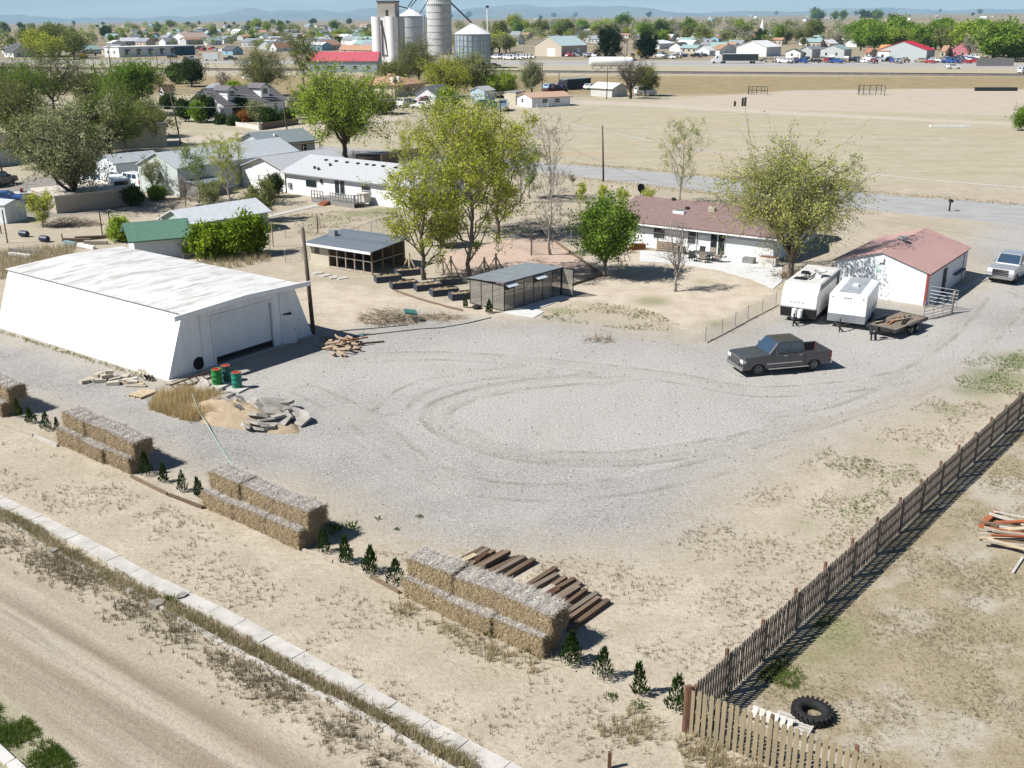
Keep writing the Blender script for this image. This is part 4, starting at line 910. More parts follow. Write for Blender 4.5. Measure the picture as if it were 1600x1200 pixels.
mb = MB(); mb.lathe([(0,0),(.2,.02),(.34,.07),(.42,.16)], 18, (1.75,2.9,3.0)); mb.cyl((1.75,2.9), .05, 2.75, 3.0, 8); mb.build('satellite_dish', mat('dish_grey', (.42,.42,.42)), t)
for x in (.14, w-.14):
    for y in (3.2, 4.1): q = MB(); wheel(q, x, y, .36); q.build('wheel', tyre_m, t)
mb = MB(); mb.bar((.5,.1,.48),(w/2,-1.25,.48),.1); mb.bar((w-.5,.1,.48),(w/2,-1.25,.48),.1); mb.cyl((w/2,-1.15),.05,0,.95,10); mb.build('tongue', steel_dark, t)
mb = MB(); [mb.cyl((w/2+s,-.42),.17,.5,1.05,12) for s in (-.2,.2)]; mb.build('gas_bottles', trailer_white, t)
mb = MB()
for k in range(4): mb.box(w*.22+k*.28, w*.22+k*.28+.2, -.262, -.25, 1.5, 1.56)
mb.build('front_graphic', mat('pale_graphic', (.5,.5,.5)), t)
MB().box(w+.004,w+.012,1.1,2.5,1.5,1.56).build('side_graphic', mat('pale_graphic', (.5,.5,.5)), t)
# cargo trailer
a, b = at(1291,510), at(1346,517); p, rz, w = frame_ab(a, b); L = 5.0; w = 2.5; hh = 2.5
t = thing('cargo_trailer', 'boxy white enclosed cargo trailer with rounded roof, right of the travel trailer', 'cargo trailer', p, rz)
arc = [(w*k/10, hh-.16*abs(2*k/10-1)**3.5) for k in range(11)]
MB().prism([(0,.45)] + arc + [(w,.45)], 0, L, 'xz').build('body', trailer_white, t, bevel=.04)
mb = MB(); ar2 = [(x*.9+w*.05, z+.006) for x, z in arc]
for k in range(10): mb.quad((ar2[k][0],.12,ar2[k][1]+.004),(ar2[k+1][0],.12,ar2[k+1][1]+.004),(ar2[k+1][0],L-.1,ar2[k+1][1]+.004),(ar2[k][0],L-.1,ar2[k][1]+.004))
mb.build('roof', trailer_grey, t)
MB().box(w*.45,w*.6,L*.42,L*.5,hh,hh+.14).build('roof_vent', trailer_white, t)
MB().box(.02,w-.02,-.02,0,.46,1.0).build('stone_guard', mat('chequer_plate', (.38,.40,.42), rough=.35, metal=.7), t)
for x, y in ((.15,.1),(.6,.1)): pass
for x in (.2,1.0,1.18,1.36,w-.3): MB().box(x,x+.09,-.022,-.002,2.12,2.18).build('marker_light', red_lamp if x in (.2,w-.3) else dark_trim, t)
mb = MB()
for sx in (0, w): mb.box(sx-.03,sx+.03,L*.5,L*.95,.9,.96)
for sx in (-.02, w+.02):
    for y in (L*.55, L*.75): q = MB(); wheel(q, sx+(.1 if sx < 0 else -.1), y, .34); q.build('wheel', tyre_m, t)
mb.build('mudguards', dark_trim, t)
mb = MB(); mb.bar((.5,.05,.42),(w/2-.2,-1.15,.42),.09); mb.bar((w-.9,.05,.42),(w/2-.2,-1.15,.42),.09); mb.cyl((w/2-.2,-1.0),.045,0,.95,10); mb.build('tongue', steel_dark, t)
# flat trailer
a, b = at(1352,521), at(1396,531); p, rz, w = frame_ab(a, b); w = 2.1; L = 4.6
t = thing('flatbed_trailer', 'low black flatbed trailer with worn plank deck holding scrap, nearest of the trailers', 'trailer', p, rz)
mb = MB()
for i in range(9): mb.box(.06+i*(w-.12)/9, .06+(i+.9)*(w-.12)/9, .05, L, .58, .63)
mb.build('deck', mat('deck_planks', (.24,.20,.155), rough=.9, rgb2=(.13,.105,.08), vscale=2, streak=(3,.5,1)), t)
mb = MB(); mb.box(0,.06,0,L,.45,.68); mb.box(w-.06,w,0,L,.45,.68); mb.box(.06,w-.06,0,.05,.45,.68); mb.box(.06,w-.06,L+.001,L+.05,.45,.66); mb.bar((.3,0,.5),(w/2,-1.4,.5),.1); mb.bar((w-.3,0,.5),(w/2,-1.4,.5),.1); mb.build('frame', steel_dark, t)
mb = MB(); mb.cyl((w/2,-1.2),.06,0,.95,10); mb.box(w/2-.18,w/2+.18,-.75,-.45,.55,.85); mb.build('jack', steel_dark, t)
for x in (-.12, w+.12):
    for y in (1.9, 2.7):
        q = MB(); wheel(q, x, y, .33, .18); wo = q.build('wheel', tyre_m, t)
        MB().lathe([(0,-.1),(.15,-.098),(.18,-.092),(.15,.098),(0,.1)], 12, (x, y, .33), 'x').build('rim', rim_m, wo)
    MB().box(x-.13,x+.13,1.45,3.15,.70,.73).build('mudguard', steel_dark, t)
for i, (m, l) in enumerate(((steel_dark,'black steel bar'),(wood_pale,'pale plank'),(mat('orange_strap',(.4,.13,.03)),'orange bar'),(wood_grey,'grey board'),(rust,'rusty bar'),(steel_dark,'black rod'))):
    o = MB().bar((-1.1,0,0),(1.1,0,.05),.08).build('scrap_bar', m); M_ = Matrix.Rotation(rz,4,'Z'); o.location = p + (M_ @ Vector((w*.3+i*.16, 1.6+i*.25, .69))); o.rotation_euler = (0,0,rz+R(90)+rnd.uniform(-.6,.6)); tag(o, f'{l} in the scrap lying on the flatbed trailer deck', 'scrap')
# farm gate by the garage
g0, g1 = at(1442,500), at(1486,489); p, rz, w = frame_ab(g0, g1)
t = thing('farm_gate', 'grey tubular steel farm gate standing open beside the garage corner', 'gate', p, rz)
mb = MB(); H_ = 1.35
mb.tube([(0,0,.1),(0,0,H_),(w,0,H_),(w,0,.1)], .035, 7); mb.tube([(0,0,.12),(w,0,.12)], .03, 7); mb.build('frame', galv, t)
mb = MB(); [mb.tube([(0,0,z),(w,0,z)], .025, 6) for z in (.36,.6,.84,1.08)]; [mb.tube([(x,0,.1),(x,0,H_)], .025, 6) for x in (w*.33,w*.66)]; mb.build('bars', galv, t)
t2 = thing('farm_gate', 'second grey steel gate panel behind the open farm gate by the garage', 'gate', at(1450,478), rel(at(1450,478), at(1484,484)))
w = 2.0; mb = MB(); mb.tube([(0,0,.1),(0,0,1.5),(w,0,1.5),(w,0,.1),(0,0,.1)], .035, 7); mb.build('frame', galv, t2)
mb = MB(); [mb.tube([(0,0,z),(w,0,z)], .025, 6) for z in (.4,.7,.95,1.2)]; mb.build('bars', galv, t2)
o = MB().cyl((0,0),.08,-.1,1.6,10).build('gate_post', wood_grey); o.location = at(1487,489); tag(o, 'thick grey post at the end of the open farm gate', 'post')
# ================================================================== BUILDINGS NEAR AND MIDDLE DISTANCE
pane_m = glassy('window_glass', (.02,.028,.035), .08)
def roof_slab(mb, a, b, c, d, th=.12):           # sloping slab: a, b along the eave, c, d along the ridge (above b, a)
    n = (Vector(b)-Vector(a)).cross(Vector(d)-Vector(a)).normalized(); n = n if n.z > 0 else -n
    q = [Vector(k) for k in (a,b,c,d)]; mb.hexa([k for k in q], [k + n*th for k in q])
class House:
    """local x along the near wall from its left ground corner a to b, local y away from it"""
    def __init__(s, name, label, cat, a, b, D, eave, rise, ridge='x', wall=None, roof=None, over=.35, hip=0, flat=False, L=None, group=None, mono=None, th=.14, gable=None):
        s.L = L or (b-a).length; s.D = D; s.E = eave; s.t = thing(name, label, cat, a, rel(a, b), group); L = s.L; s.ridge = ridge; s.over = over; s.rise = rise; o = over
        mb = MB(); top = eave
        if flat: mb.box(0,L,0,D,-.1,eave)
        elif mono: mb.prism([(0,-.1),(D,-.1),(D,eave+rise),(0,eave)], 0, L, 'yz')
        elif hip: mb.box(0,L,0,D,-.1,eave)
        elif ridge == 'x': mb.prism([(0,-.1),(D,-.1),(D,eave),(D/2,eave+rise),(0,eave)], 0, L, 'yz')
        else: mb.prism([(0,-.1),(L,-.1),(L,eave),(L/2,eave+rise),(0,eave)], 0, D, 'xz')
        s.wall = mb.build('wall', wall, s.t); mb = MB(); e = eave+.01
        if flat: mb.box(-o,L+o,-o,D+o,eave,eave+th+.06)
        elif mono:
            k = rise/D; roof_slab(mb, (-o,-o,e-o*k),(L+o,-o,e-o*k),(L+o,D+o,e+rise+o*k),(-o,D+o,e+rise+o*k), th)
        elif hip:
            r0, r1 = ((D/2*hip, L-D/2*hip) if ridge == 'x' else (L/2*hip, D-L/2*hip)); z = e; zt = e+rise
            if ridge == 'x': v = [(-o,-o,z),(L+o,-o,z),(L+o,D+o,z),(-o,D+o,z),(r0,D/2,zt),(r1,D/2,zt)]; f = [(0,1,5,4),(1,2,5),(2,3,4,5),(3,0,4),(3,2,1,0)]
            else: v = [(-o,-o,z),(L+o,-o,z),(L+o,D+o,z),(-o,D+o,z),(L/2,r0,zt),(L/2,r1,zt)]; f = [(0,1,4),(1,2,5,4),(2,3,5),(3,0,4,5),(3,2,1,0)]
            mb.add(v, f)
        elif ridge == 'x':
            k = rise/(D/2); zz = e-o*k
            roof_slab(mb, (-o,-o,zz),(L+o,-o,zz),(L+o,D/2,e+rise),(-o,D/2,e+rise), th); roof_slab(mb, (L+o,D+o,zz),(-o,D+o,zz),(-o,D/2+.004,e+rise),(L+o,D/2+.004,e+rise), th)
        else:
            k = rise/(L/2); zz = e-o*k
            roof_slab(mb, (-o,D+o,zz),(-o,-o,zz),(L/2,-o,e+rise),(L/2,D+o,e+rise), th); roof_slab(mb, (L+o,-o,zz),(L+o,D+o,zz),(L/2+.004,D+o,e+rise),(L/2+.004,-o,e+rise), th)
        s.roof = mb.build('roof', roof, s.t)
    def side(s, side, u, z, w, h, off, th):       # box on a wall: u along it from its left end as seen from outside
        if side == 'f': return (u, u+w, -off-th, -off, z, z+h)
        if side == 'b': return (s.L-u-w, s.L-u, s.D+off, s.D+off+th, z, z+h)
        if side == 'r': return (s.L+off, s.L+off+th, u, u+w, z, z+h)
        return (-off-th, -off, s.D-u-w, s.D-u, z, z+h)
    def on(s, name, side, u, z, w, h, m, off=0, th=.05): return MB().box(*s.side(side,u,z,w,h,off,th)).build(name, m, s.t)
    def window(s, side, u, z, w, h, fm=None, bars=1, sub=True):
        f = s.on('window', side, u-.07, z-.07, w+.14, h+.14, fm or white_trim, -.01, .05)
        MB().box(*s.side(side,u,z,w,h,.03,.022)).build('pane', pane_m, f)
        if bars: MB().box(*s.side(side,u,z+h*.48,w,.05,.04,.025)).build('bar', fm or white_trim, f)
        return f
    def door(s, side, u, w=.9, h=2.05, m=None, z=0):
        d = s.on('door', side, u, z, w, h, m or white_trim, -.01, .05); MB().box(*s.side(side,u+w*.82,z+.95,.08,.1,.03,.06)).build('handle', steel_dark, d); return d
    def roof_z(s, x, y):
        if s.ridge == 'x': return s.E + s.rise*(1-abs(y-s.D/2)/(s.D/2)) + .15
        return s.E + s.rise*(1-abs(x-s.L/2)/(s.L/2)) + .15
    def roof_box(s, name, x, y, w, d, h, m, parent=None):
        z = s.roof_z(x, y); return MB().box(x-w/2,x+w/2,y-d/2,y+d/2,z-.25,z+h).build(name, m, parent or s.roof)
def shingle(name, c, c2, sc=3): return mat(name, c, rough=.92, rgb2=c2, vscale=sc, bump=.35, bscale=14, spec=.15)
# ---- garage with the red metal roof
a, b = at(1283,453), at(1445,478)
pt_, pz_ = onplane(a, b, 1361.5, 395); L = 2*pt_; ez = onplane(a, b, 1450, 430)[1]
c = a + (b-a).normalized()*((b-a).length - L)
gar_wall = mat('garage_wall_panel', (.66,.68,.69), rough=.5, var=.04, ribs=('X', 1.3, .55)); gar_roof = mat('red_metal_roof', (.40,.25,.225), rough=.65, var=.05, vscale=.6, ribs=('Y', 1.0, .4))
G = House('garage', 'white ribbed metal garage with a dull red metal roof beside the driveway', 'garage', c, b, 11.0, 2.45, max(1.0, pz_-ez), 'y', gar_wall, gar_roof, .16, th=.08)
gr_red = mat('red_metal_trim', (.26,.06,.06), rough=.5)
G.on('corner_trim', 'f', G.L-.14, 0, .15, 2.4, gr_red, 0, .03); G.on('corner_trim', 'r', -.02, 0, .14, 2.4, gr_red, 0, .03); G.on('corner_trim', 'r', 9.8, 0, .1, 2.4, gr_red, 0, .03); G.on('eave_trim', 'r', -.1, 2.30, 10.1, .1, gr_red, .10, .05)
G.door('r', 4.0, .95, 2.0, mat('dark_door', (.05,.05,.06)))
MB().cyl((G.L/2+.05,4.6),.28,2.4+G.rise,2.9+G.rise,14).build('roof_vent', galv, G.roof)
MB().lathe([(0,.52),(.34,.5),(.4,.36),(.34,.3)], 14, (G.L/2+.05,4.6,2.4+G.rise)).build('vent_cap', galv, G.roof)
G.on('lamp', 'f', G.L/2-.18, 2.25+G.rise-.55, .36, .34, trailer_white, 0, .14)
G.on('bench_rail', 'r', 7.0, .95, 2.7, .1, mat('slate_blue_wood', (.10,.12,.15)), .02, .3)
c_ = mat('green_emblem', (.30,.50,.42)); G.on('wall_ornament', 'f', G.L/2-.3, 2.05, .36, .2, c_, 0, .03)
# ---- the family house with the brown shingle roof
a, b = at(968,381), at(1207,411)
brown_sh = shingle('brown_shingles', (.155,.105,.10), (.215,.155,.145)); white_sid = mat('white_siding', (.72,.73,.73), rough=.6, var=.04, ribs=('Z', 3.2, .3))
Hh = House('house', 'long white single storey house with brown shingle roof and patio behind the bare tree', 'house', a, b, 8.2, 2.35, 1.45, 'x', white_sid, brown_sh, .5)
def hu(u, v=400): return onplane(a, b, u, v)[0]
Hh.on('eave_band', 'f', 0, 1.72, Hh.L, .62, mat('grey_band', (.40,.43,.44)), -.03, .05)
Hh.window('f', hu(1073), .85, 1.0, 1.25); Hh.window('f', hu(1020), 1.0, 1.1, .9)
sd_ = Hh.on('sliding_door', 'f', hu(1108), .1, hu(1132)-hu(1108), 2.05, white_trim, -.01, .05)
w_ = hu(1132)-hu(1108)
for k in range(2): MB().box(*Hh.side('f', hu(1108)+.07+k*w_/2, .18, w_/2-.13, 1.88, .03, .025)).build('pane', pane_m, sd_)
Hh.on('step', 'f', hu(1108), .05, w_+.2, .12, concrete, 0, .7); Hh.window('r', 3.2, .95, 1.2, 1.1); Hh.on('downpipe', 'f', hu(1086), .05, .08, 2.2, white_trim, 0, .07); Hh.on('gutter', 'f', -.4, 2.08, Hh.L+.8, .12, white_trim, .5, .1)
sk = Hh.roof_box('skylight', hu(1045), 2.0, 1.1, .8, .12, white_trim); z = Hh.roof_z(hu(1045), 2.0)
MB().box(hu(1045)-.45,hu(1045)+.45,1.7,2.3,z+.12,z+.15).build('pane', mat('teal_glass', (.03,.16,.15), rough=.1), sk)
Hh.roof_box('roof_vent', hu(1052), 2.6, .3, .3, .2, dark_trim); Hh.roof_box('swamp_cooler', hu(1090), 2.8, .6, .5, .3, mat('beige_metal', (.42,.38,.33))); Hh.roof_box('roof_vent', hu(1021), 3.9, .28, .28, .22, dark_trim)
q0 = at(1120,345); W2 = House('house_wing', 'brown shingle roofed rear wing behind the long white house', 'house wing', a + (b-a)*.52 + Vector((.595,.804,0))*8.3, a + (b-a)*.95 + Vector((.595,.804,0))*8.3, 4.5, 2.3, 1.2, 'x', white_sid, brown_sh, .3)
# ---- patio things
cush = mat('patio_fabric', (.25,.21,.17), var=.1); stone_p = mat('planter_block', (.55,.52,.47), var=.1)
def pchair(p, rz, label, m):
    t = thing('patio_chair', label, 'chair', p, rz, 'patio chairs')
    MB().box(-.27,.27,-.27,.27,.4,.46).build('seat', m, t); mb = MB(); mb.hexa([(-.27,.22,.46),(.27,.22,.46),(.27,.28,.46),(-.27,.28,.46)],[(-.27,.36,1.0),(.27,.36,1.0),(.27,.42,1.0),(-.27,.42,1.0)]); mb.build('backrest', m, t)
    for x in (-.24,.24):
        for y in (-.24,.24): MB().box(x-.02,x+.02,y-.02,y+.02,0,.4).build('leg', steel_dark, t)
        MB().box(x-.03,x+.03,-.25,.25,.6,.64).build('armrest', steel_dark, t)
tp = at(1097,407)
t = thing('patio_table', 'dark patio dining table with chairs on the concrete patio', 'table', tp, Hh.t.rotation_euler.z); MB().box(-.95,.95,-.5,.5,.7,.74).build('table_top', mat('patio_table_top', (.09,.085,.08), rough=.4), t)
for x in (-.8,.8):
    for y in (-.4,.4): MB().box(x-.03,x+.03,y-.03,y+.03,0,.7).build('leg', steel_dark, t)
for i, (dx, dy, r_, l) in enumerate(((-.5,-.85,180,'front left chair at the patio dining table'),(.5,-.85,180,'front right chair at the patio dining table'),(-.5,.85,0,'back left chair at the patio dining table'),(.5,.85,0,'back right chair at the patio dining table'),(-1.4,0,90,'left end chair at the patio dining table'),(1.4,0,-90,'right end chair at the patio dining table'))):
    v = Matrix.Rotation(t.rotation_euler.z,3,'Z') @ Vector((dx,dy,0)); pchair(tp+v, t.rotation_euler.z+R(r_), l, mat('patio_fabric', (.25,.21,.17)) if i % 2 else steel_dark)
for i, (u, v, l) in enumerate(((1158,403,'pale lounge chair against the house wall right of the sliding door'),(1172,405,'pale lounge chair between the wall and the fire table'),(1189,408,'pale lounge chair nearest the white planter box'))): pchair(at(u, v), Hh.t.rotation_euler.z+R(20*i-10), l, mat('pale_fabric', (.48,.46,.42)))
o = MB().box(-.5,.5,-.35,.35,0,.5).build('fire_table', mat('grey_stone_top', (.2,.2,.2))); o.location = at(1170,411); o.rotation_euler.z = Hh.t.rotation_euler.z; tag(o, 'grey fire table among the pale lounge chairs on the patio', 'table')
pl_ = thing('planter_box', 'white patio planter box with brown soil near the end of the house', 'planter', at(1200,415), Hh.t.rotation_euler.z); MB().box(-.75,.75,-.4,.4,0,.75).build('box', stone_p, pl_); MB().box(-.69,.69,-.34,.34,.751,.78).build('soil', mat('planter_soil', (.22,.10,.05)), pl_)
t = thing('log_rack', 'wooden rack of cut firewood against the house wall left of the window', 'log rack', at(1044,394), Hh.t.rotation_euler.z); mb = MB(); [mb.bar((x,0,0),(x,0,1.2),.08) for x in (-1.1,1.1)]; mb.bar((-1.1,0,.1),(1.1,0,.1),.08); mb.build('rack', wood_dark, t)
mb = MB(); [mb.tube([(rnd.uniform(-1,1),-.2,z),(rnd.uniform(-1,1)*.02+0,.2,z)], .07, 6) for z in ()]
for i in range(60): x = -1+ (i % 15)*.14; z = .22+(i//15)*.2; mb.tube([(x,-.22,z),(x,.2,z)], .085, 6)
mb.build('logs', log_m, t)
pl_ = thing('planter_box', 'red brown planter with dry plants at the left end of the house front', 'planter', at(996,390), .3); MB().box(-.7,.7,-.3,.3,0,.5).build('box', wood_red, pl_); MB().box(-.64,.64,-.24,.24,.501,.54).build('soil', mat('planter_soil', (.22,.10,.05)), pl_)
t = thing('satellite_dish', 'dark satellite dish on a post behind the left end of the brown roof', 'dish', at(1000,318)); MB().cyl((0,0),.05,0,1.6,8).build('post', steel_dark, t); d = MB().lathe([(0,0),(.3,.04),(.5,.12),(.55,.17)], 16).build('dish', dark_trim, t); d.location = (0,0,1.7); d.rotation_euler = (R(70),0,R(30))
# ---- greenhouse
ga, gb = at(735,474), at(788,487)
poly_m = mat('cloudy_panel', (.30,.285,.25), rough=.2, var=.1, vscale=.9, spec=.6)
pm_ = poly_m.node_tree.nodes['Principled BSDF']; pm_.inputs['Alpha'].default_value = .42
gx_ = thing('greenhouse', 'lean-to greenhouse of cloudy panels with dark frame and open end door', 'greenhouse', ga, rel(ga, gb)); GL = (gb-ga).length; GD = 6.4; h0, h1 = 1.95, 2.15
fr_ = MB()
for x in np.linspace(0, GL, 4): fr_.box(x-.025,x+.025,-.025,.025,0,h0); 
for y in np.linspace(0, GD, 7): fr_.box(GL-.025,GL+.025,y-.025,y+.025,0,h1); fr_.box(-.025,.025,y-.025,y+.025,0,h0)
for x in np.linspace(0, GL, 4)[1:-1]: fr_.box(x-.02,x+.02,GD-.02,GD+.02,0,h0)
fr_.box(-.03,GL+.03,-.03,.03,0,.06); fr_.box(GL-.03,GL+.03,.03,GD,0,.06); fr_.box(-.03,.03,.03,GD,0,.06); fr_.box(GL-.03,GL+.03,0,GD,h1-.1,h1); fr_.box(-.03,GL,-.03,.03,h0-.08,h0)
fr_.build('frame', dark_trim, gx_)
for k in range(3): MB().box(GL/3*k+.03,GL/3*(k+1)-.03,-.012,.012,.06,h0-.08).build('front_panel', poly_m, gx_)
for k in range(5): MB().box(GL-.012,GL+.012,GD/6*k+.03,GD/6*(k+1)-.03,.06,(h1-.1) if k not in (0,3) else h1-.65).build('side_panel', poly_m, gx_)
for k in range(6): MB().box(-.012,.012,GD/6*k+.03,GD/6*(k+1)-.03,.06,h0-.08).build('back_panel', poly_m, gx_)
for k in range(3): MB().box(GL/3*k+.03,GL/3*(k+1)-.03,GD-.012,GD+.012,.06,h0-.08).build('end_panel', poly_m, gx_)
mb = MB(); mb.hexa([(-.12,-.15,h0),(GL+.12,-.15,h1),(GL+.12,GD+.1,h1),(-.12,GD+.1,h0)],[(-.12,-.15,h0+.05),(GL+.12,-.15,h1+.05),(GL+.12,GD+.1,h1+.05),(-.12,GD+.1,h0+.05)]); mb.build('roof', mat('blue_grey_roof', (.19,.215,.235), rough=.45, var=.1, ribs=('Y', 1.4, .5)), gx_)
for k in (0, 3):
    MB().box(GL-.02,GL+.02,GD/6*k+.08,GD/6*(k+1)-.05,h1-.6,h1-.15).build('vent_opening', dark_trim, gx_)
    f = MB(); y0, y1 = GD/6*k, GD/6*(k+1); f.hexa([(GL+.03,y0,h1-.14),(GL+.5,y0,h1-.3),(GL+.5,y1,h1-.3),(GL+.03,y1,h1-.14)],[(GL+.03,y0,h1-.11),(GL+.5,y0,h1-.27),(GL+.5,y1,h1-.27),(GL+.03,y1,h1-.11)]); f.build('vent_flap', mat('clear_flap', (.45,.5,.55), rough=.2), gx_)
dr_ = MB(); x0, x1, y0 = GL+.06, GL+1.15, GD+.05
dr_.bar((x0,y0,.05),(x0,y0,h1),.06); dr_.bar((x1,y0,.05),(x1,y0,h1),.06); dr_.bar((x0,y0,.07),(x1,y0,.07),.06); dr_.bar((x0,y0,h1),(x1,y0,h1),.06); dr_ = dr_.build('door', dark_trim, gx_)
MB().box(x0+.04,x1-.04,y0-.01,y0+.01,.1,h1-.05).build('panel', poly_m, dr_)
mb = MB(); [mb.box(.2,.7,.3,GD-.3,z,z+.04) for z in (.7,1.3)]; mb.build('shelf', wood_grey, gx_)
# ---- open shed with blue grey roof
a, b = at(486,414), at(583,430); cu = at(628,412)
ob = thing('open_shed', 'open fronted timber shed with a blue grey sheet roof and boarded left end', 'shed', a, rel(a, b)); SL = (b-a).length; SD = 4.3; s0 = 1.95; s1 = 2.3
roof_b = mat('blue_grey_sheet', (.085,.105,.13), rough=.5, rgb2=(.16,.18,.20), vscale=1.0, streak=(.05,2.2,1), ribs=('X', 1.2, .4))
mb = MB(); mb.hexa([(-.3,-.5,s0),(SL+.25,-.5,s0),(SL+.25,SD+.4,s1),(-.3,SD+.4,s1)],[(-.3,-.5,s0+.07),(SL+.25,-.5,s0+.07),(SL+.25,SD+.4,s1+.07),(-.3,SD+.4,s1+.07)]); mb.build('roof', roof_b, ob)
MB().box(-.32,SL+.27,-.56,-.5,s0-.12,s0+.08).build('fascia', white_trim, ob)
cream = mat('cream_boards', (.48,.43,.34), rough=.85, var=.06, ribs=('Z', 2.2, .3)); kw = SL*.3
MB().box(0,kw,0,.08,0,s0).build('front_wall', cream, ob); MB().box(-.0,.08,.08,SD,0,s0).build('side_wall', cream, ob); MB().box(0,SL,SD-.08,SD,0,s1-.08).build('back_wall', wood_dark, ob); MB().box(kw-.08,kw,.08,SD-.09,0,s0).build('inner_wall', wood_dark, ob)
w0 = MB().box(.55,1.05,-.03,.0,1.1,1.6).build('window', pane_m, ob)
for x in (kw+.05, kw+(SL-kw)*.2, kw+(SL-kw)*.4, kw+(SL-kw)*.6, kw+(SL-kw)*.8, SL-.07):
    big = x > SL-.2; MB().box(x-.04-(.03 if big else 0),x+.04+(.03 if big else 0),-.05,.05,0,s0).build('post', wood_grey if not big else wood_dark, ob)
for y in (1.4,2.8,SD-.15): MB().box(SL-.12,SL-.02,y-.05,y+.05,0,s0+.2).build('post', wood_dark, ob)
mb = MB(); mb.box(kw+.1,SL-.12,-.03,.03,1.05,1.13); mb.box(SL-.1,SL-.04,.05,SD-.2,1.05,1.13); mb.box(kw+.1,SL-.1,-.04,.04,.02,.2); mb.build('rails', wood_grey, ob)
MB().box(.2,.9,2.2,2.6,s0+.15,s0+.75).build('roof_cowl', galv, ob)
for u, v in ((497,424),(508,428),(521,431),(535,432)):
    o = MB().obox((0,0,.04),(.9,.6,.07)).build('paving_slab', concrete); o.location = at(u, v+3); o.rotation_euler.z = rnd.uniform(0,2); tag(o, 'pale paving slab lying in front of the open shed', 'slab', 'slabs before the open shed')
# ---- planter beds
bed_w = mat('blue_black_boards', (.045,.058,.08), rough=.6, var=.15)
bd = rel(at(590,443), at(627,435))
for u, v, l in ((606,439,'front planter bed nearest the open shed'),(631,449,'second front planter bed from the open shed'),(638,429,'back planter bed beside the shed end'),(669,452,'third front planter bed from the open shed'),(700,444,'back planter bed between the two big trunks'),(694,460,'fourth front planter bed from the open shed'),(724,466,'planter bed half hidden by the greenhouse')):
    t = thing('planter_bed', 'dark blue '+l, 'planter bed', at(u, v), rel(at(470,427), at(560,418))-R(0) if False else R(22), 'dark blue planter beds')
    mb = MB(); mb.box(-1.05,1.05,-.5,-.44,0,.5); mb.box(-1.05,1.05,.44,.5,0,.5); mb.box(-1.05,-.99,-.44,.44,0,.5); mb.box(.99,1.05,-.44,.44,0,.5); mb.build('boards', bed_w, t)
    mb = MB(); n = 12
    for i in range(n+1):
        for j in range(6): mb.v.append((-1+2*i/n,-.44+.88*j/5,.40+rnd.uniform(-.03,.1)))
    for i in range(n):
        for j in range(5): mb.f.append([i*6+j,(i+1)*6+j,(i+1)*6+j+1,i*6+j+1]); mb.m.append(0)
    mb.build('soil', mat('bed_soil', (.30,.235,.15), rgb2=(.16,.12,.07), vscale=5, bump=.5), t)
# ---- braced posts behind the beds
for i, (u, v, top, l) in enumerate(((640,424,395,'left end braced post'),(692,428,398,'second braced post under the big trees'),(705,430,400,'third braced post under the big trees'),(757,428,402,'braced post left of the greenhouse roof'),(775,424,396,'braced post behind the greenhouse'),(625,410,396,'short braced post at the shed end'))):
    t = thing('braced_post', 'pale timber '+l, 'post', at(u, v), R(-36), 'braced posts behind the planter beds'); h = hgt(u, v, top)
    MB().box(-.06,.06,-.06,.06,0,h).build('post', wood_pale, t); mb = MB(); mb.bar((-.9,0,0),(0,0,h*.85),.08); mb.bar((.9,0,0),(0,0,h*.85),.08); mb.build('brace', wood_pale, t)
# ---- chain link fences
mesh_m = bpy.data.materials.new('chain_mesh'); mesh_m.use_nodes = True; N = mesh_m.node_tree.nodes; L_ = mesh_m.node_tree.links
tcn = N.new('ShaderNodeTexCoord'); mpn = N.new('ShaderNodeMapping'); mpn.inputs['Rotation'].default_value = (0, R(45), 0); L_.new(tcn.outputs['Object'], mpn.inputs[0])
fac = None
for ax in ('X','Z'):
    w = N.new('ShaderNodeTexWave'); w.bands_direction = ax; w.inputs['Scale'].default_value = 3.2; L_.new(mpn.outputs[0], w.inputs['Vector'])
    c_ = N.new('ShaderNodeMath'); c_.operation = 'GREATER_THAN'; c_.inputs[1].default_value = .987; L_.new(w.outputs['Fac'], c_.inputs[0])
    if fac is None: fac = c_.outputs[0]
    else:
        mx = N.new('ShaderNodeMath'); mx.operation = 'MAXIMUM'; L_.new(fac, mx.inputs[0]); L_.new(c_.outputs[0], mx.inputs[1]); fac = mx.outputs[0]
N['Principled BSDF'].inputs['Base Color'].default_value = (.3,.3,.3,1); L_.new(fac, N['Principled BSDF'].inputs['Alpha'])
def chain_fence(pts, label, n_post, h=1.15, rail=True):
    P = [at(u, v) for u, v in pts]; t = thing('chain_link_fence', label, 'fence', P[0]); q = [p-P[0] for p in P]
    for a, b, n in zip(q[:-1], q[1:], n_post):
        for i in range(n+(1 if b is q[-1] else 0)): p = a.lerp(b, i/n); MB().cyl((0,0),.03,0,h+.03,7).build('post', galv, t, loc=p)
        mb = MB().quad((0,0,.03),((b-a).length,0,.03),((b-a).length,0,h),(0,0,h)); o = mb.build('mesh_panel', mesh_m, t, loc=a); o.rotation_euler.z = rel(a, b)
    if rail:
        mb = MB(); [mb.tube([a+Vector((0,0,h)), b+Vector((0,0,h))], .022, 6) for a, b in zip(q[:-1], q[1:])]; mb.build('top_rail', galv, t)
    return t
chain_fence([(1102,533),(1128,520),(1168,498),(1212,476)], 'chain link fence between the sandy yard and the gravel left of the trailers', (1,2,2), .95, False)
edging([(1104,536),(1130,523),(1170,501),(1216,477)], 'dark kerb board under the chain link fence by the trailers', wood_grey, .08, .08)
chain_fence([(446,411),(500,401),(540,380),(600,358),(640,352)], 'chain link fence running behind the open shed towards the grey roofed house', (2,1,3,2))
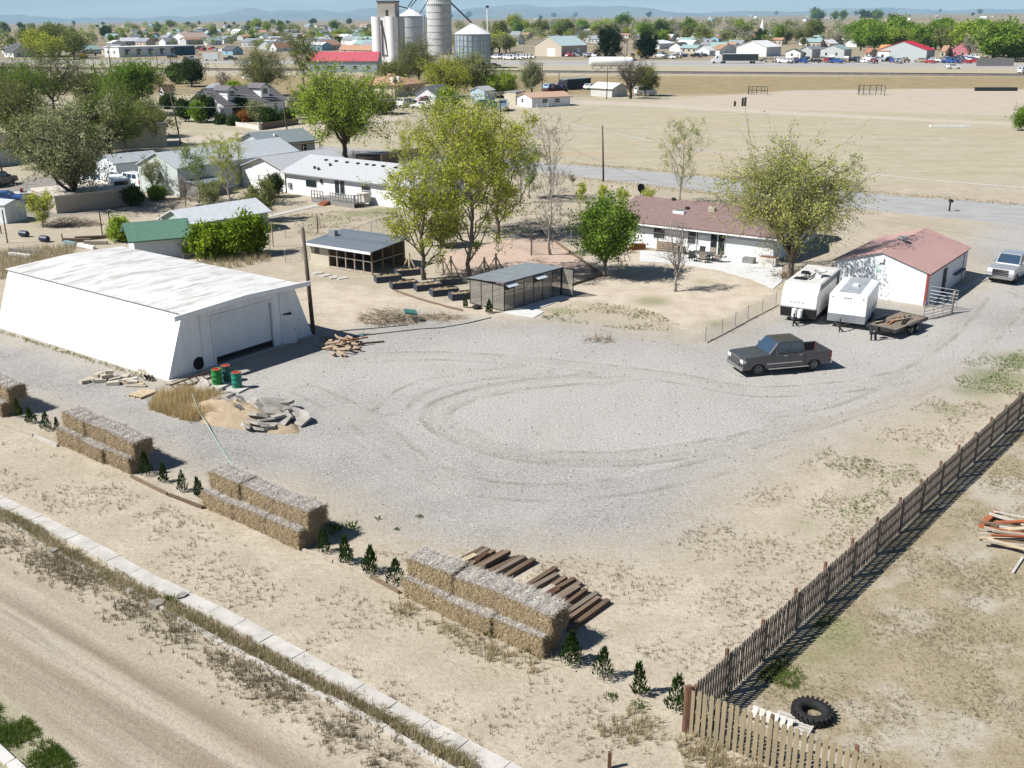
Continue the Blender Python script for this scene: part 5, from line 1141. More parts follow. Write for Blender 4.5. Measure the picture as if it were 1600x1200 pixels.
chain_fence([(330,372),(446,372),(500,352)], 'old wire fence across the neighbour garden behind the hedge', (3,2), .9, False)
chain_fence([(800,385),(832,398),(920,372),(960,350)], 'wire fence behind the pink dirt pad', (1,3,1), 1.2, False)
chain_fence([(870,335),(905,345),(960,330)], 'low wire fence by the road behind the bare trees', (2,2), 1.0, False)
for u, v, top, l in ((497,365,336,'thin steel pole left of the grey roofed house'),(427,386,347,'pale post at the hedge end'),(830,399,364,'dark steel post at the corner of the pink pad'),(775,385,372,'short post left of the pink pad'),(875,345,325,'post by the dead bush near the road')):
    h = hgt(u, v, top); o = MB().cyl((0,0),.055,-.1,h,8).build('fence_post', rust if 'steel' in l else wood_grey); o.location = at(u, v); tag(o, l, 'post')
def rail_fence(pts, label, m, n, h=.9):
    P = [at(u, v) for u, v in pts]; t = thing('rail_fence', label, 'fence', P[0]); q = [p-P[0] for p in P]
    for a, b in zip(q[:-1], q[1:]):
        for i in range(n+1): MB().cyl((0,0),.06,-.1,h+.1,7).build('post', m, t, loc=a.lerp(b, i/n))
        mb = MB(); [mb.bar(a+Vector((0,0,z)), b+Vector((0,0,z)), .05, .1) for z in (h*.5,h*.95)]; mb.build('rails', m, t)
rail_fence([(288,413),(330,405),(370,396)], 'low dark rail fence below the bright hedge', wood_dark, 2, .8)

# ---- left and middle houses
grey_sh = shingle('pale_grey_shingles', (.40,.41,.42), (.33,.34,.355)); blue_sh = shingle('blue_grey_shingles', (.15,.18,.20), (.20,.23,.25)); pale_metal = mat('pale_metal_roof', (.44,.465,.48), rough=.5, var=.05, ribs=('Y', .8, .3))
a, b = at(447,301), at(642,328)
H3 = House('house', 'white ranch house with a broad pale grey roof and a wooden deck', 'house', a, b, 9.5, 2.5, 1.45, 'x', white_sid, grey_sh, .45)
def h3(u, v=310): return onplane(a, b, u, v)[0]
# the left wing, its gable towards the photograph
wing = MB(); WL = 8.2
wx0 = -WL
wing.prism([(wx0,-.1),(-.02,-.1),(-.02,2.5),(wx0/2,3.85),(wx0,2.5)], .25, 11, 'xz'); wing.build('wall', white_sid, H3.t)
mb = MB(); k = 1.35/(WL/2); o_=.4
roof_slab(mb, (wx0-o_,11.3,2.5-o_*k),(wx0-o_,-.15,2.5-o_*k),(wx0/2,-.15,3.87),(wx0/2,11.3,3.87)); roof_slab(mb, (o_,-.15,2.5-o_*k),(o_,11.3,2.5-o_*k),(wx0/2+.004,11.3,3.87),(wx0/2+.004,-.15,3.87)); mb.build('roof', grey_sh, H3.t)
rr_ = MB(); rr_.prism([(H3.L*.55,2.6),(H3.L*.95,2.6),(H3.L*.75,4.15)], 4.0, 10.5, 'xz'); rr_.build('roof', grey_sh, H3.t)
H3.window('f', h3(566), 1.0, 1.4, 1.0); H3.window('f', h3(480), 1.1, 1.8, .8, bars=0); H3.on('lamp', 'f', h3(503), 1.7, .3, .4, steel_dark, 0, .15)
sdr = H3.on('sliding_door', 'f', h3(524), .5, h3(540)-h3(524), 2.0, white_trim, -.01, .05)
for k_ in range(2): MB().box(*H3.side('f', h3(524)+.08+k_*(h3(540)-h3(524))/2, .58, (h3(540)-h3(524))/2-.14, 1.84, .03, .025)).build('pane', pane_m, sdr)
for i, u in enumerate((487,503,520,537,551,562,577,597,609)): H3.roof_box('roof_vent', max(.5, h3(u, 270)*1.0-1.2), 3.6, .35, .3, .16, dark_trim)
for u, y in ((480,1.3),(488,1.1),(494,2.4)): H3.roof_box('roof_vent', max(.6, h3(u, 280)), y, .22, .22, .3, dark_trim)
H3.on('downpipe', 'f', .05, 0, .09, 2.4, dark_trim, 0, .08)
H3.on('meter_box', 'f', .6, .7, .5, .6, galv, 0, .2)
dk = thing('wooden_deck', 'weathered grey wooden deck with railings and steps in front of the white ranch house', 'deck', at(487,316), H3.t.rotation_euler.z)
grey_deck = mat('deck_grey', (.15,.145,.14), rough=.9, rgb2=(.26,.25,.24), vscale=3)
DL = (at(560,322)-at(487,314)).length
MB().box(0,DL,0,2.6,.4,.5).build('floor', grey_deck, dk)
MB().box(0,DL*.28,-.02,.03,0,.42).build('skirt', grey_deck, dk); MB().box(DL*.45,DL,-.02,.03,0,.42).build('skirt', grey_deck, dk)
mb = MB()
for x in list(np.linspace(.04, DL*.28, 5)) + list(np.linspace(DL*.45, DL-.04, 10)): mb.box(x-.05,x+.05,-.02,.06,.4,1.35)
for x0,x1 in ((0,DL*.28),(DL*.45,DL)): mb.box(x0,x1,-.05,.09,1.35,1.42); mb.box(x0,x1,0,.04,.9,.98)
for y in np.linspace(.2,2.5,6): mb.box(DL-.1,DL,y-.05,y+.05,.4,1.35)
mb.box(DL-.12,DL+.02,0,2.6,1.35,1.42); mb.build('railing', grey_deck, dk)
mb = MB(); [mb.box(DL*.29,DL*.44,-.35*(3-i),-.35*(2-i),.0,.14*(i+1)) for i in range(3)]; mb.build('steps', wood_red, dk)
ac = thing('cooler_unit', 'beige swamp cooler box on legs beside the deck of the ranch house', 'cooler', at(569,321), H3.t.rotation_euler.z); MB().box(-.55,.55,-.5,.5,.35,1.45).build('cabinet', mat('cream_metal', (.55,.52,.45), ribs=('Z',3,.5)), ac); mb = MB(); [mb.box(x-.04,x+.04,y-.04,y+.04,0,.35) for x in (-.5,.5) for y in (-.45,.45)]; mb.build('stand', galv, ac)
# pale outbuilding with tall gable
a, b = at(221,299), at(281,307)
mint = mat('mint_siding', (.50,.55,.53), rough=.6, var=.05, ribs=('X', 1.6, .25))
H4 = House('barn_house', 'pale mint tall gabled outbuilding with a long pale metal roof', 'outbuilding', a, b, 20, 3.3, 1.5, 'y', mint, pale_metal, .2, th=.1)
H4.on('trim', 'f', -.05, 0, .12, 3.2, white_trim, 0, .04); H4.on('trim', 'f', H4.L-.07, 0, .12, 3.2, white_trim, 0, .04); MB().cyl((H4.L*.78,3),.09,3.5,5.0,8).build('flue', steel_dark, H4.roof)
wd_ = thing('lean_to', 'low dark grey lean-to against the mint outbuilding wall', 'lean-to', b + Vector((.3,0,0)), H4.t.rotation_euler.z); MB().box(0,2.6,.4,4.5,0,1.5).build('wall', grey_deck, wd_); MB().hexa([(-.0,.2,1.8),(2.8,.2,1.5),(2.8,4.7,1.5),(0,4.7,1.8)],[(-.0,.2,1.86),(2.8,.2,1.56),(2.8,4.7,1.56),(0,4.7,1.86)]).build('roof', blue_sh, wd_)
a, b = at(416,251), at(493,243)
H5 = House('house', 'house with a blue grey shingle roof behind the pale metal roof', 'house', a, b, 7.5, 2.4, 1.3, 'x', mat('grey_blue_siding', (.36,.40,.42), var=.05), blue_sh, .4)
H5.window('f', 3.2, .9, 1.0, 1.1); H5.window('f', 6.2, .9, 1.0, 1.1); H5.roof_box('roof_vent', 3, 2, .35, .35, .3, white_trim)
mb = MB(); mb.box(2.4,8.4,-2.0,-1.85,2.1,2.25); [mb.box(x-.06,x+.06,-1.98,-1.87,0,2.1) for x in (2.5,5.4,8.3)]; mb.build('porch', wood_dark, H5.t)
a, b = at(153,276), at(184,283)
House('shed', 'small white shed with a grey roof left of the mint outbuilding', 'shed', a, b, 6.5, 2.2, .8, 'y', mat('white_blue_siding', (.62,.66,.69), var=.05), mat('grey_roofing', (.30,.33,.345), var=.1), .25)
a, b = at(53,321), at(89,334)
House('shed', 'flat roofed beige shed with a dark brown long side under the big left tree', 'shed', a, b, 8.8, 1.75, .1, 'x', mat('brown_beige_wall', (.38,.33,.27), var=.05), mat('beige_flat_roof', (.50,.45,.385), var=.06), .1, flat=True)
a, b = at(11,350), at(43,343)
House('metal_shed', 'white ribbed metal garden shed near the left edge', 'shed', a, b, 3.0, 1.9, .35, 'y', mat('ribbed_shed_wall', (.58,.62,.63), rough=.5, ribs=('Z', 2.2, .7)), pale_metal, .12, th=.06)
a, b = at(213,410), at(297,402)
H6 = House('shed', 'shed with a green shingle roof just behind the white barn', 'shed', a, b, 4.6, 2.0, .95, 'x', mat('blue_white_siding', (.50,.55,.58), var=.05, ribs=('Z', 3, .3)), shingle('green_shingles', (.075,.15,.115), (.10,.19,.145)), .5)
a, b = at(256,371), at(297,381)
House('shed', 'grey green shed with a pale sheet roof behind the bright hedge', 'shed', a, b, 9.0, 1.9, .95, 'y', mat('sage_siding', (.33,.40,.36), var=.05), mat('pale_sheet_roof', (.52,.545,.56), rough=.5, var=.05), .3, th=.08)
a, b = at(-30,263), at(45,255)
House('garage', 'pale garage with a purple brown roof at the left edge', 'garage', a, b, 7.5, 2.7, 1.4, 'x', mat('blue_white_siding', (.5,.55,.58)), shingle('purple_shingles', (.10,.075,.075), (.14,.11,.11)), .3)
a, b = at(135,236), at(262,229)
House('block_building', 'flat beige building half hidden behind the left trees', 'building', a, b, 9, 3.6, .1, 'x', mat('beige_stucco', (.46,.43,.32), var=.06), mat('flat_roof_grey', (.28,.27,.26)), .1, flat=True)
# white house with dormers
a, b = at(352,189), at(447,178)
purp_sh = shingle('purple_grey_shingles', (.115,.105,.115), (.16,.15,.155))
H7 = House('house', 'white one and a half storey house with purple grey roof and two white dormers', 'house', a, b, 10, 3.2, 3.0, 'x', white_sid, purp_sh, .5)
for x in (H7.L*.18, H7.L*.72):
    d = MB(); d.prism([(x-1.3,3.9),(x+1.3,3.9),(x+1.3,5.9),(x,6.7),(x-1.3,5.9)], .8, 5, 'xz'); d = d.build('dormer', white_paint, H7.t)
    r_ = MB(); roof_slab(r_, (x-1.6,5,5.72),(x-1.6,.5,5.72),(x,.5,6.73),(x,5,6.73)); roof_slab(r_, (x+1.6,.5,5.72),(x+1.6,5,5.72),(x+.004,5,6.73),(x+.004,.5,6.73)); r_.build('dormer_roof', purp_sh, d)
    MB().box(x-.7,x+.7,.74,.81,4.6,5.7).build('window', pane_m, d)
H7.window('f', H7.L*.12, .9, 1.1, 1.6); H7.window('f', H7.L*.45, .9, 1.6, 1.5); H7.window('f', H7.L*.8, .9, 1.1, 1.6); H7.door('f', H7.L*.65); H7.window('l', 3, .9, 1.4, 1.5); H7.window('l', 6.5, .9, 1.4, 1.5)
wl_ = thing('garden_wall', 'low white garden wall in front of the white dormer house', 'wall', at(352,194), rel(at(352,194), at(405,203))); MB().box(0,(at(405,203)-at(352,194)).length,-.12,.12,-.1,.8).build('wall', concrete_w, wl_); MB().box((at(405,203)-at(352,194)).length,(at(405,203)-at(352,194)).length+.45,-.22,.22,-.1,1.4).build('pillar', concrete, wl_)
dkf = thing('board_fence', 'dark board fence right of the low white garden wall', 'fence', at(409,203), rel(at(409,203), at(466,194))); MB().box(0,(at(466,194)-at(409,203)).length,-.05,.05,0,1.2).build('boards', wood_dark, dkf)
tr_ = rel(at(617,152), at(663,146))
H8 = House('house', 'cream house with a tan hipped roof and two chimneys', 'house', at(617,152), at(664,146), 12, 3.0, 2.6, 'y', mat('cream_wall', (.50,.44,.35), var=.05), shingle('tan_shingles', (.33,.19,.12), (.40,.25,.17)), .6, hip=.9)
for x, y in ((2.2,2.0),(6.2,2.4)): MB().box(x-.4,x+.4,y-.4,y+.4,3.2,5.0).build('chimney', white_paint, H8.roof)
H8.window('f', 5.5, 1.0, 2.6, 1.2); H8.window('l', 3, 1.0, 1.2, 1.3); H8.window('l', 7.5, 1.0, 1.2, 1.3)
H9 = House('house', 'small white gabled house with a dark slate roof left of the grain bins trees', 'house', at(649,164), at(681,165), 10, 2.6, 1.7, 'y', white_sid, shingle('slate_shingles', (.12,.13,.14), (.16,.17,.18)), .4)
H9.window('f', 2.4, 1.0, 1.0, 1.2)
House('shed', 'small pale blue building under the spreading elm', 'shed', at(735,161), at(757,162), 5, 3.0, .9, 'y', mat('pale_blue_wall', (.42,.52,.60)), grey_sh, .2)
H10 = House('house', 'low white bungalow with rusty tan roof beside the field track', 'house', at(808,165), at(831,168), 11, 2.2, .9, 'y', white_sid, shingle('rust_shingles', (.36,.235,.17), (.43,.30,.23)), .4)
H10.window('f', 2.0, .9, .9, .9); H10.window('r', 3, .9, 1.4, .9); H10.window('r', 6.5, .9, 1.4, .9)
House('shed', 'narrow beige shed left of the low white bungalow', 'shed', at(788,163), at(806,164), 4, 2.9, .2, 'x', mat('beige_stucco', (.46,.43,.32)), mat('flat_roof_grey', (.28,.27,.26)), .1, flat=True)
House('shed', 'white roofed shack among dry weeds in the middle field', 'shed', at(923,150), at(956,152), 7, 2.2, 1.2, 'x', mat('grey_white_wall', (.5,.5,.47), var=.1), mat('white_sheet_roof', (.60,.61,.61), var=.08), .4)
House('box_trailer', 'long dark box trailer parked among junk vehicles left of the shack', 'trailer', at(886,141), at(923,138), 3, 2.9, .1, 'x', mat('dark_blue_wall', (.02,.025,.03)), mat('trailer_top', (.2,.25,.28)), .02, flat=True)
t = thing('outdoor_stack', 'heap of dark timber and beams behind the grey roofed house', 'timber heap', at(560,252), .4)
for i in range(10): MB().obox((rnd.uniform(0,11),rnd.uniform(-1,1),.35+.25*(i%4)),(rnd.uniform(3,6),.5,.4),Matrix.Rotation(rnd.uniform(-.25,.25),3,'Z')).build('beam', wood_dark, t)
bf = thing('board_fence', 'dark board fence behind the grey roof near the big green tree', 'fence', at(596,262), rel(at(596,262), at(622,256))); MB().box(0,(at(622,256)-at(596,262)).length,-.05,.05,0,1.9).build('boards', wood_dark, bf)
mx_ = thing('mailbox', 'black mailbox on a post beside the county road', 'mailbox', at(1483,330)); MB().box(-.07,.07,-.07,.07,-.1,1.0).build('post', steel_dark, mx_); b_ = MB().prism([(-.16,0),(.16,0),(.16,.2),(.1,.3),(-.1,.3),(-.16,.2)], -.3, .3, 'xz').build('box', dark_trim, mx_, loc=(.05,0,1.0))
# vehicles of the left neighbours
vehicle('van', 'white van nose on beside the mint outbuilding', 'van', at(206,292), R(150), P_WHITE, 'suv', sc=1.05)
mh = thing('camper', 'white camper truck with red stripe behind the flat beige shed', 'camper', at(186,312), R(-55)); MB().box(-3,1.2,-1.1,1.1,.5,2.6).build('body', trailer_white, mh, bevel=.1); MB().box(1.2,2.0,-1.1,1.1,1.75,2.6).build('cab_over', trailer_white, mh, bevel=.1)
MB().prism([(1.2,.45),(2.9,.45),(2.9,1.0),(2.0,1.15),(1.6,1.74),(1.2,1.74)], -.95, .95, 'xz').build('cab', paint('camper_red', (.5,.12,.10)), mh); MB().box(1.98,2.012,-.8,.8,1.95,2.4).build('window', pane_m, mh); MB().quad((2.02,-.8,1.18),(2.02,.8,1.18),(1.66,.8,1.7),(1.66,-.8,1.7)).build('windshield', pane_m, mh)
for x in (-1.9, 2.2):
    for y in (-.98, .98): q = MB(); q.lathe([(0,-.1),(.34,-.1),(.36,0),(.34,.1),(0,.1)], 14, (x,y,.36), 'y'); q.build('wheel', tyre_m, mh)
vehicle('camper_van', 'cream camper parked behind the camper truck near the grey shed', 'van', at(163,297), R(-30), P_WHITE, 'van', sc=1.1)
bo = thing('boat', 'small red and white boat on the ground left of the beige shed', 'boat', at(40,312), R(20)); MB().prism([(-2.2,.3),(1.6,.3),(2.5,.9),(-2.2,.9)], -.8, .8, 'xz').build('hull', paint('white', (.74,.74,.73)), bo, bevel=.1); MB().box(-2.22,2.0,-.82,.82,.7,.84).build('stripe', paint('red', (.32,.02,.025)), bo); MB().box(-.4,-.1,-.6,.6,.9,1.3).build('seat', paint('red', (.32,.02,.025)), bo)
vehicle('car', 'dark blue car half behind the metal shed at the left edge', 'car', at(10,318), R(10), P_BLUE, 'sedan')
vehicle('car', 'dark car under trees at the left edge by the pole', 'car', at(0,290), R(80), P_BLACK, 'suv')
for u, v, l in ((38,370,'blue plastic barrel lying in the neighbour yard'),(70,378,'dark tarped barrel right of the blue barrel')):
    o = MB().lathe([(0,-.45),(.28,-.44),(.31,-.3),(.31,.3),(.28,.44),(0,.45)], 14, (0,0,.31), 'y').build('barrel', mat('navy_plastic', (.02,.03,.06), rough=.4)); o.location = at(u, v); o.rotation_euler.z = 1.2; tag(o, l, 'barrel')
for i, (u, v, s, c, l) in enumerate(((120,378,1.6,wood_dark,'long dark plank in the junk left of the green shed'),(135,388,1.2,white_trim,'white board in the junk left of the green shed'),(150,382,1.3,wood_grey,'grey plank in the junk left of the green shed'),(110,383,.9,mat('blue_tarp',(.2,.33,.38)),'blue board in the junk left of the green shed'),(145,374,2.0,wood_dark,'dark beam in the junk left of the green shed'),(225,352,1.3,mat('teal_metal',(.05,.16,.15)),'teal metal frame lying left of the pale roof shed'),(240,356,1.5,wood_grey,'grey board lying near the pale roof shed'),(32,402,1.4,white_trim,'white pipe lying in dry grass left of the barn'),(40,396,1.8,galv,'grey pipes in dry grass left of the barn'))):
    o = MB().obox((0,0,.2),(s*1.6,.35,.3)).build('junk_board', c); o.location = at(u, v); o.rotation_euler = (0,.05,rnd.uniform(-.5,.8)); tag(o, l, 'board')
for u, v, top, l in ((160,367,330,'left bare pole by the shrub'),(174,367,328,'right bare pole by the shrub'),(98,377,365,'short post in the neighbour yard'),(250,348,336,'short post left of the pale roof shed'),(12,380,328,'dark post left of the metal shed'),(2,365,352,'dark post at the left edge')):
    h = hgt(u, v, top); o = MB().cyl((0,0),.06,-.1,h,8).build('post', pole_wood); o.location = at(u, v); tag(o, l, 'post')
# ================================================================== TREES
def np_mesh(name, V, F, m, smooth=False):
    me = bpy.data.meshes.new(name); V = np.asarray(V, 'f'); F = np.asarray(F, 'i')
    me.vertices.add(len(V)); me.vertices.foreach_set('co', V.ravel()); me.loops.add(F.size); me.loops.foreach_set('vertex_index', F.ravel())
    me.polygons.add(len(F)); me.polygons.foreach_set('loop_start', (np.arange(len(F))*F.shape[1]).astype('i')); me.polygons.foreach_set('loop_total', np.full(len(F), F.shape[1], 'i'))
    if smooth: me.polygons.foreach_set('use_smooth', np.ones(len(F), bool))
    me.materials.append(m); me.update(); return me
def leaves(P, size, r, up=.3, narrow=.55):
    n = len(P); d = r.randn(n, 3); d[:,2] += up; d /= np.linalg.norm(d, axis=1)[:,None]; e = r.randn(n, 3); s = np.cross(d, e); s /= np.linalg.norm(s, axis=1)[:,None]
    sz = size*(.6+.8*r.rand(n))[:,None]; d = d*sz; s = s*sz*narrow*.5
    V = np.stack([P-d*.5, P+s, P+d*.5, P-s], 1).reshape(-1, 3); return V, np.arange(n*4).reshape(n, 4)
def grow(seed, h, cw, cb=.3, limbs=6, subs=5, tips=5, nleaf=7, leaf=.2, tr=.16, spread=.35, fork=.22, shape='round', up=.5, lean=(0,0), lump=.35, twig=.012, excur=False, sides=7, out=.62, leafk=1.0):
    """a tapered trunk with limbs, branches and twigs filling a crown, leaf sized faces along the twigs"""
    r = np.random.RandomState(seed); mb = MB(); LP = []
    zc = h*(cb + (1-cb)/2); hz = h*(1-cb)/2
    lob = [(r.randn(3), r.uniform(.5, 1.0)) for _ in range(7)]
    def lumpf(d):
        v = 0
        for l, a in lob: l_ = l/np.linalg.norm(l); v = max(v, a*max(0, d @ l_)**3)
        return 1 - lump + lump*1.3*v
    def in_crown(rr):
        d = r.randn(3); d /= np.linalg.norm(d)
        if shape == 'vase' and d[2] < -.3: d[2] *= .4
        if shape == 'tall': pass
        k = rr*lumpf(d); x = d*np.array([cw, cw, hz])*k
        if shape == 'tall': t = (x[2]/hz+1)/2; x[:2] *= (.75+.5*t) if t < .5 else (1.3-.75*t)*1.05
        if shape == 'cone': t = (x[2]/hz+1)/2; x[:2] *= 1.5*(1-t)+.15
        return np.array([lean[0], lean[1], zc]) + x
    def curve(a, b, bow, n=5, jit=.04):
        a = np.array(a); b = np.array(b); L = np.linalg.norm(b-a); m = (a+b)/2 + np.array([0,0,1])*bow*L + r.randn(3)*L*jit*1.5; pts = []
        for i in range(n+1):
            t = i/n; pts.append((1-t)**2*a + 2*t*(1-t)*m + t*t*b + (r.randn(3)*L*jit if 0 < i < n else 0))
        return pts
    ft = h*fork; top = np.array([lean[0]*.6, lean[1]*.6, h*(.86 if excur else fork+.04)])
    trunk = curve((0,0,-.1), top, 0, 8 if excur else 4, .015)
    nt = len(trunk)
    trr = [tr*(1.25 if i == 0 else 1)*(1-(.86 if excur else .25)*i/(nt-1)) for i in range(nt)]
    mb.tube(trunk, trr, sides+2)
    for li in range(limbs):
        ang = 2*math.pi*(li+r.uniform(-.3,.3))/limbs*1.0
        if excur:
            f = .2 + .75*(li+.5)/limbs; base = trunk[int(f*(nt-1))]; z = base[2]; t = np.clip((z/h-cb)/(1-cb), 0, 1)
            rad = cw*(max(.12, math.sin(math.pi*min(1, .25+t*.72)))) * r.uniform(.55, 1.0)
            ang = li*2.4 + r.uniform(-.3,.3); end = np.array([base[0]+math.cos(ang)*rad, base[1]+math.sin(ang)*rad, min(h*.97, z + rad*up*2.2 + h*.03)]); rl = tr*(1-.8*f)*.5
            start = base; bow = -.12
        else:
            d = in_crown(out); th = math.atan2(d[1]-lean[1], d[0]-lean[0]); rr_ = math.hypot(d[0]-lean[0], d[1]-lean[1])
            if li == 0: end = np.array([lean[0]+r.uniform(-.1,.1)*cw, lean[1]+r.uniform(-.1,.1)*cw, zc+hz*.5])
            else: rr_ = max(rr_, cw*.35); end = np.array([lean[0]+math.cos(ang)*rr_, lean[1]+math.sin(ang)*rr_, max(d[2], zc-hz*.5)])
            start = trunk[-1] if li % 2 else trunk[-2]; bow = spread*.35 if shape != 'vase' else -.12; rl = tr*r.uniform(.5,.7)
        lp = curve(start, end, bow, 5); mb.tube(lp, [rl*(1-.62*i/5) for i in range(6)], sides)
        for si in range(subs):
            i0 = r.randint(2, 6); s0 = lp[i0]
            if excur: e0 = s0 + r.randn(3)*cw*.22 + np.array([math.cos(ang), math.sin(ang), up])*cw*.16
            else:
                best = None
                for _ in range(4):
                    q = in_crown(r.uniform(.45, .92)); dd = np.linalg.norm(q-s0)
                    if best is None or dd < best[0]: best = (dd, q)
                e0 = best[1]
            rs = max(twig*1.6, rl*.36*(1-.08*i0)); sp_ = curve(s0, e0, .08, 3, .05); mb.tube(sp_, [rs, rs*.8, rs*.6, rs*.4], max(4, sides-2), cap=False)
            L0 = max(.25*cw, np.linalg.norm(e0-s0))
            for ti in range(tips):
                t0 = sp_[r.randint(1, 4)]; dv = (e0-s0)/L0*.5 + r.randn(3)*.55; dv[2] += up*.5; e1 = t0 + dv*L0*r.uniform(.35,.7)
                mid = (t0+e1)/2 + r.randn(3)*L0*.05; mb.tube([t0, mid, e1], [twig*1.3, twig, twig*.6], 3, cap=False)
                for _ in range(2):
                    e2 = mid + (dv*.5 + r.randn(3)*.4)*L0*.4; mb.tube([mid, e2], [twig*.8, twig*.5], 3, cap=False)
                    if nleaf: LP.append(mid + (e2-mid)*r.rand(nleaf, 1)*1.05 + r.randn(nleaf, 3)*leaf*leafk)
                if nleaf: LP.append(mid + (e1-mid)*r.rand(nleaf, 1)*1.1 + r.randn(nleaf, 3)*leaf*leafk)
    me = mb.mesh('trunk', bark, True)
    lv = None
    if nleaf: V, F = leaves(np.concatenate(LP), leaf, r); lv = (V, F)
    return me, lv
def tree(name, label, cat, p, trunk, lv, bk, lf, rz=0, sc=1.0, group=None):
    t = thing(name, label, cat, p, rz, group); t.scale = (sc,)*3 if not isinstance(sc, tuple) else sc
    trunk.materials.clear(); trunk.materials.append(bk); o = bpy.data.objects.new('trunk', trunk); COL.objects.link(o); o.parent = t
    if lv is not None:
        me = np_mesh('crown', lv[0], lv[1], lf); o = bpy.data.objects.new('crown', me); COL.objects.link(o); o.parent = t
    return t
L_yel = leafmat('spring_leaf', (.24,.28,.035), (.52,.55,.09), .42); L_grn = leafmat('green_leaf', (.08,.16,.02), (.25,.36,.055)); L_brt = leafmat('bright_leaf', (.17,.26,.025), (.40,.50,.07))
L_olv = leafmat('olive_leaf', (.12,.145,.04), (.28,.30,.10)); L_gry = leafmat('grey_leaf', (.18,.20,.09), (.37,.39,.20)); L_drk = leafmat('dark_leaf', (.02,.045,.012), (.08,.12,.03)); L_lit = leafmat('pale_leaf', (.28,.31,.09), (.48,.51,.17)); L_pin = leafmat('pine_needle', (.008,.022,.010), (.03,.05,.018), .15); L_rst = leafmat('rust_leaf', (.25,.09,.02), (.34,.16,.05))
def hero(u, v, top, hw, kind, label, seed, **k):
    h = hgt(u, v, top); cw = hw*mpp(u, v)*(1.5 if kind in ('elm','green') else 1.0); P = at(u, v); d = dict(
        dense=dict(lim=dict(cb=.18,limbs=11,subs=10,tips=7,nleaf=9,leaf=.22,tr=.15,fork=.16,lump=.22), b=bark, l=L_grn),
        spread=dict(lim=dict(cb=.2,limbs=12,subs=11,tips=9,nleaf=8,leaf=.16,tr=.25,fork=.15,lump=.32,up=-.15,twig=.010,spread=.5), b=bark, l=L_olv),
        tall=dict(lim=dict(cb=.16,limbs=20,subs=5,tips=5,nleaf=7,leaf=.19,tr=.19,excur=True,up=.75,shape='tall'), b=bark, l=L_yel),
        slim=dict(lim=dict(cb=.18,limbs=18,subs=4,tips=4,nleaf=4,leaf=.14,tr=.12,excur=True,up=.8), b=bark_grey, l=L_lit),
        bare=dict(lim=dict(cb=.2,limbs=9,subs=6,tips=5,nleaf=0,tr=.12,fork=.2,twig=.011,up=.7), b=bark_grey, l=None),
        bareslim=dict(lim=dict(cb=.2,limbs=20,subs=5,tips=4,nleaf=0,tr=.12,excur=True,up=.8,twig=.012), b=bark_grey, l=None),
        elm=dict(lim=dict(cb=.08,limbs=10,subs=9,tips=8,nleaf=8,leaf=.26,tr=.30,fork=.14,lump=.3,twig=.018), b=bark_dark, l=L_olv),
        green=dict(lim=dict(cb=.1,limbs=10,subs=9,tips=8,nleaf=10,leaf=.3,tr=.4,fork=.14,lump=.3,twig=.022), b=bark_dark, l=L_brt),
        pine=dict(lim=dict(cb=.1,limbs=26,subs=6,tips=5,nleaf=9,leaf=.28,tr=.2,excur=True,up=.15,shape='cone'), b=bark_dark, l=L_pin),
        shrub=dict(lim=dict(cb=.02,limbs=9,subs=6,tips=5,nleaf=9,leaf=.2,tr=.06,fork=.06,lump=.3), b=bark, l=L_brt))[kind]
    a = dict(d['lim']); bk = k.pop('bk', d['b']); lf = k.pop('lf', d['l']); nm = k.pop('name', 'tree'); cat = k.pop('cat', 'tree'); g = k.pop('group', None); a.update(k)
    tr, lv = grow(seed, h, cw, **a); return tree(nm, label, cat, P, tr, lv, bk, lf, group=g)
hero(945,432,308,66,'dense','round dense green tree casting a dark shadow right of the greenhouse',11)
hero(1055,455,318,42,'bare','small bare grey tree in the sandy yard before the house patio',12,cb=.12,limbs=7,tr=.13)
hero(1234,443,206,165,'spread','large spreading tree with thin olive leaves beside the travel trailer',13,lf=leafmat('thin_olive',(.26,.30,.07),(.52,.54,.17),.42))
hero(1063,318,184,36,'slim','slender pale leaved tree behind the left part of the brown roof',14,lf=L_lit)
hero(735,437,165,66,'tall','tallest yellow green tree in the middle, right behind the greenhouse corner',15,limbs=26,nleaf=7)
hero(663,437,272,62,'tall','yellow green tree by the planter beds with open lower branches',16,limbs=20,nleaf=6)
hero(645,318,192,30,'slim','thin young tree with yellow leaves left of the tallest tree',17,lf=L_yel,nleaf=6,bk=bark_grey)
hero(712,365,172,62,'tall','airy yellow green tree behind the tallest tree',18,limbs=24,nleaf=5,lf=L_lit)
hero(778,372,190,50,'tall','leafy green tree right behind the tallest tree',22,limbs=24,nleaf=7)
hero(828,310,238,20,'slim','small dark green slender tree left of the bare trees',19,lf=L_grn,nleaf=6)
hero(860,398,262,30,'bareslim','bare grey tree standing in the sandy yard behind the pink pad',20)
hero(858,312,188,30,'bareslim','tall bare tree near the road above the pink pad',21)
hero(812,318,192,22,'bareslim','thin bare tree left of the tall bare tree near the road',23)
hero(690,385,330,34,'shrub','low olive bush under the middle trees',24,lf=L_olv)
hero(540,248,88,76,'green','big bright green tree with dark forked trunk above the grey roofed house',25)
hero(118,326,148,66,'elm','big grey green elm with dark limbs over the flat beige shed',26,lf=L_gry)
hero(172,240,140,62,'elm','dark limbed olive tree behind the beige building at left',27,lf=leafmat('moss_leaf', (.10,.14,.03), (.24,.29,.07)))
hero(20,222,112,58,'elm','dark olive tree behind the purple roofed garage at the left edge',28,lf=L_olv)
hero(85,172,72,60,'elm','broad olive tree with dark trunk in the upper left',29,lf=leafmat('moss_leaf', (.10,.14,.03), (.24,.29,.07)))
hero(40,180,98,40,'elm','leafy green elm at the left edge behind the garage',30,lf=L_grn)
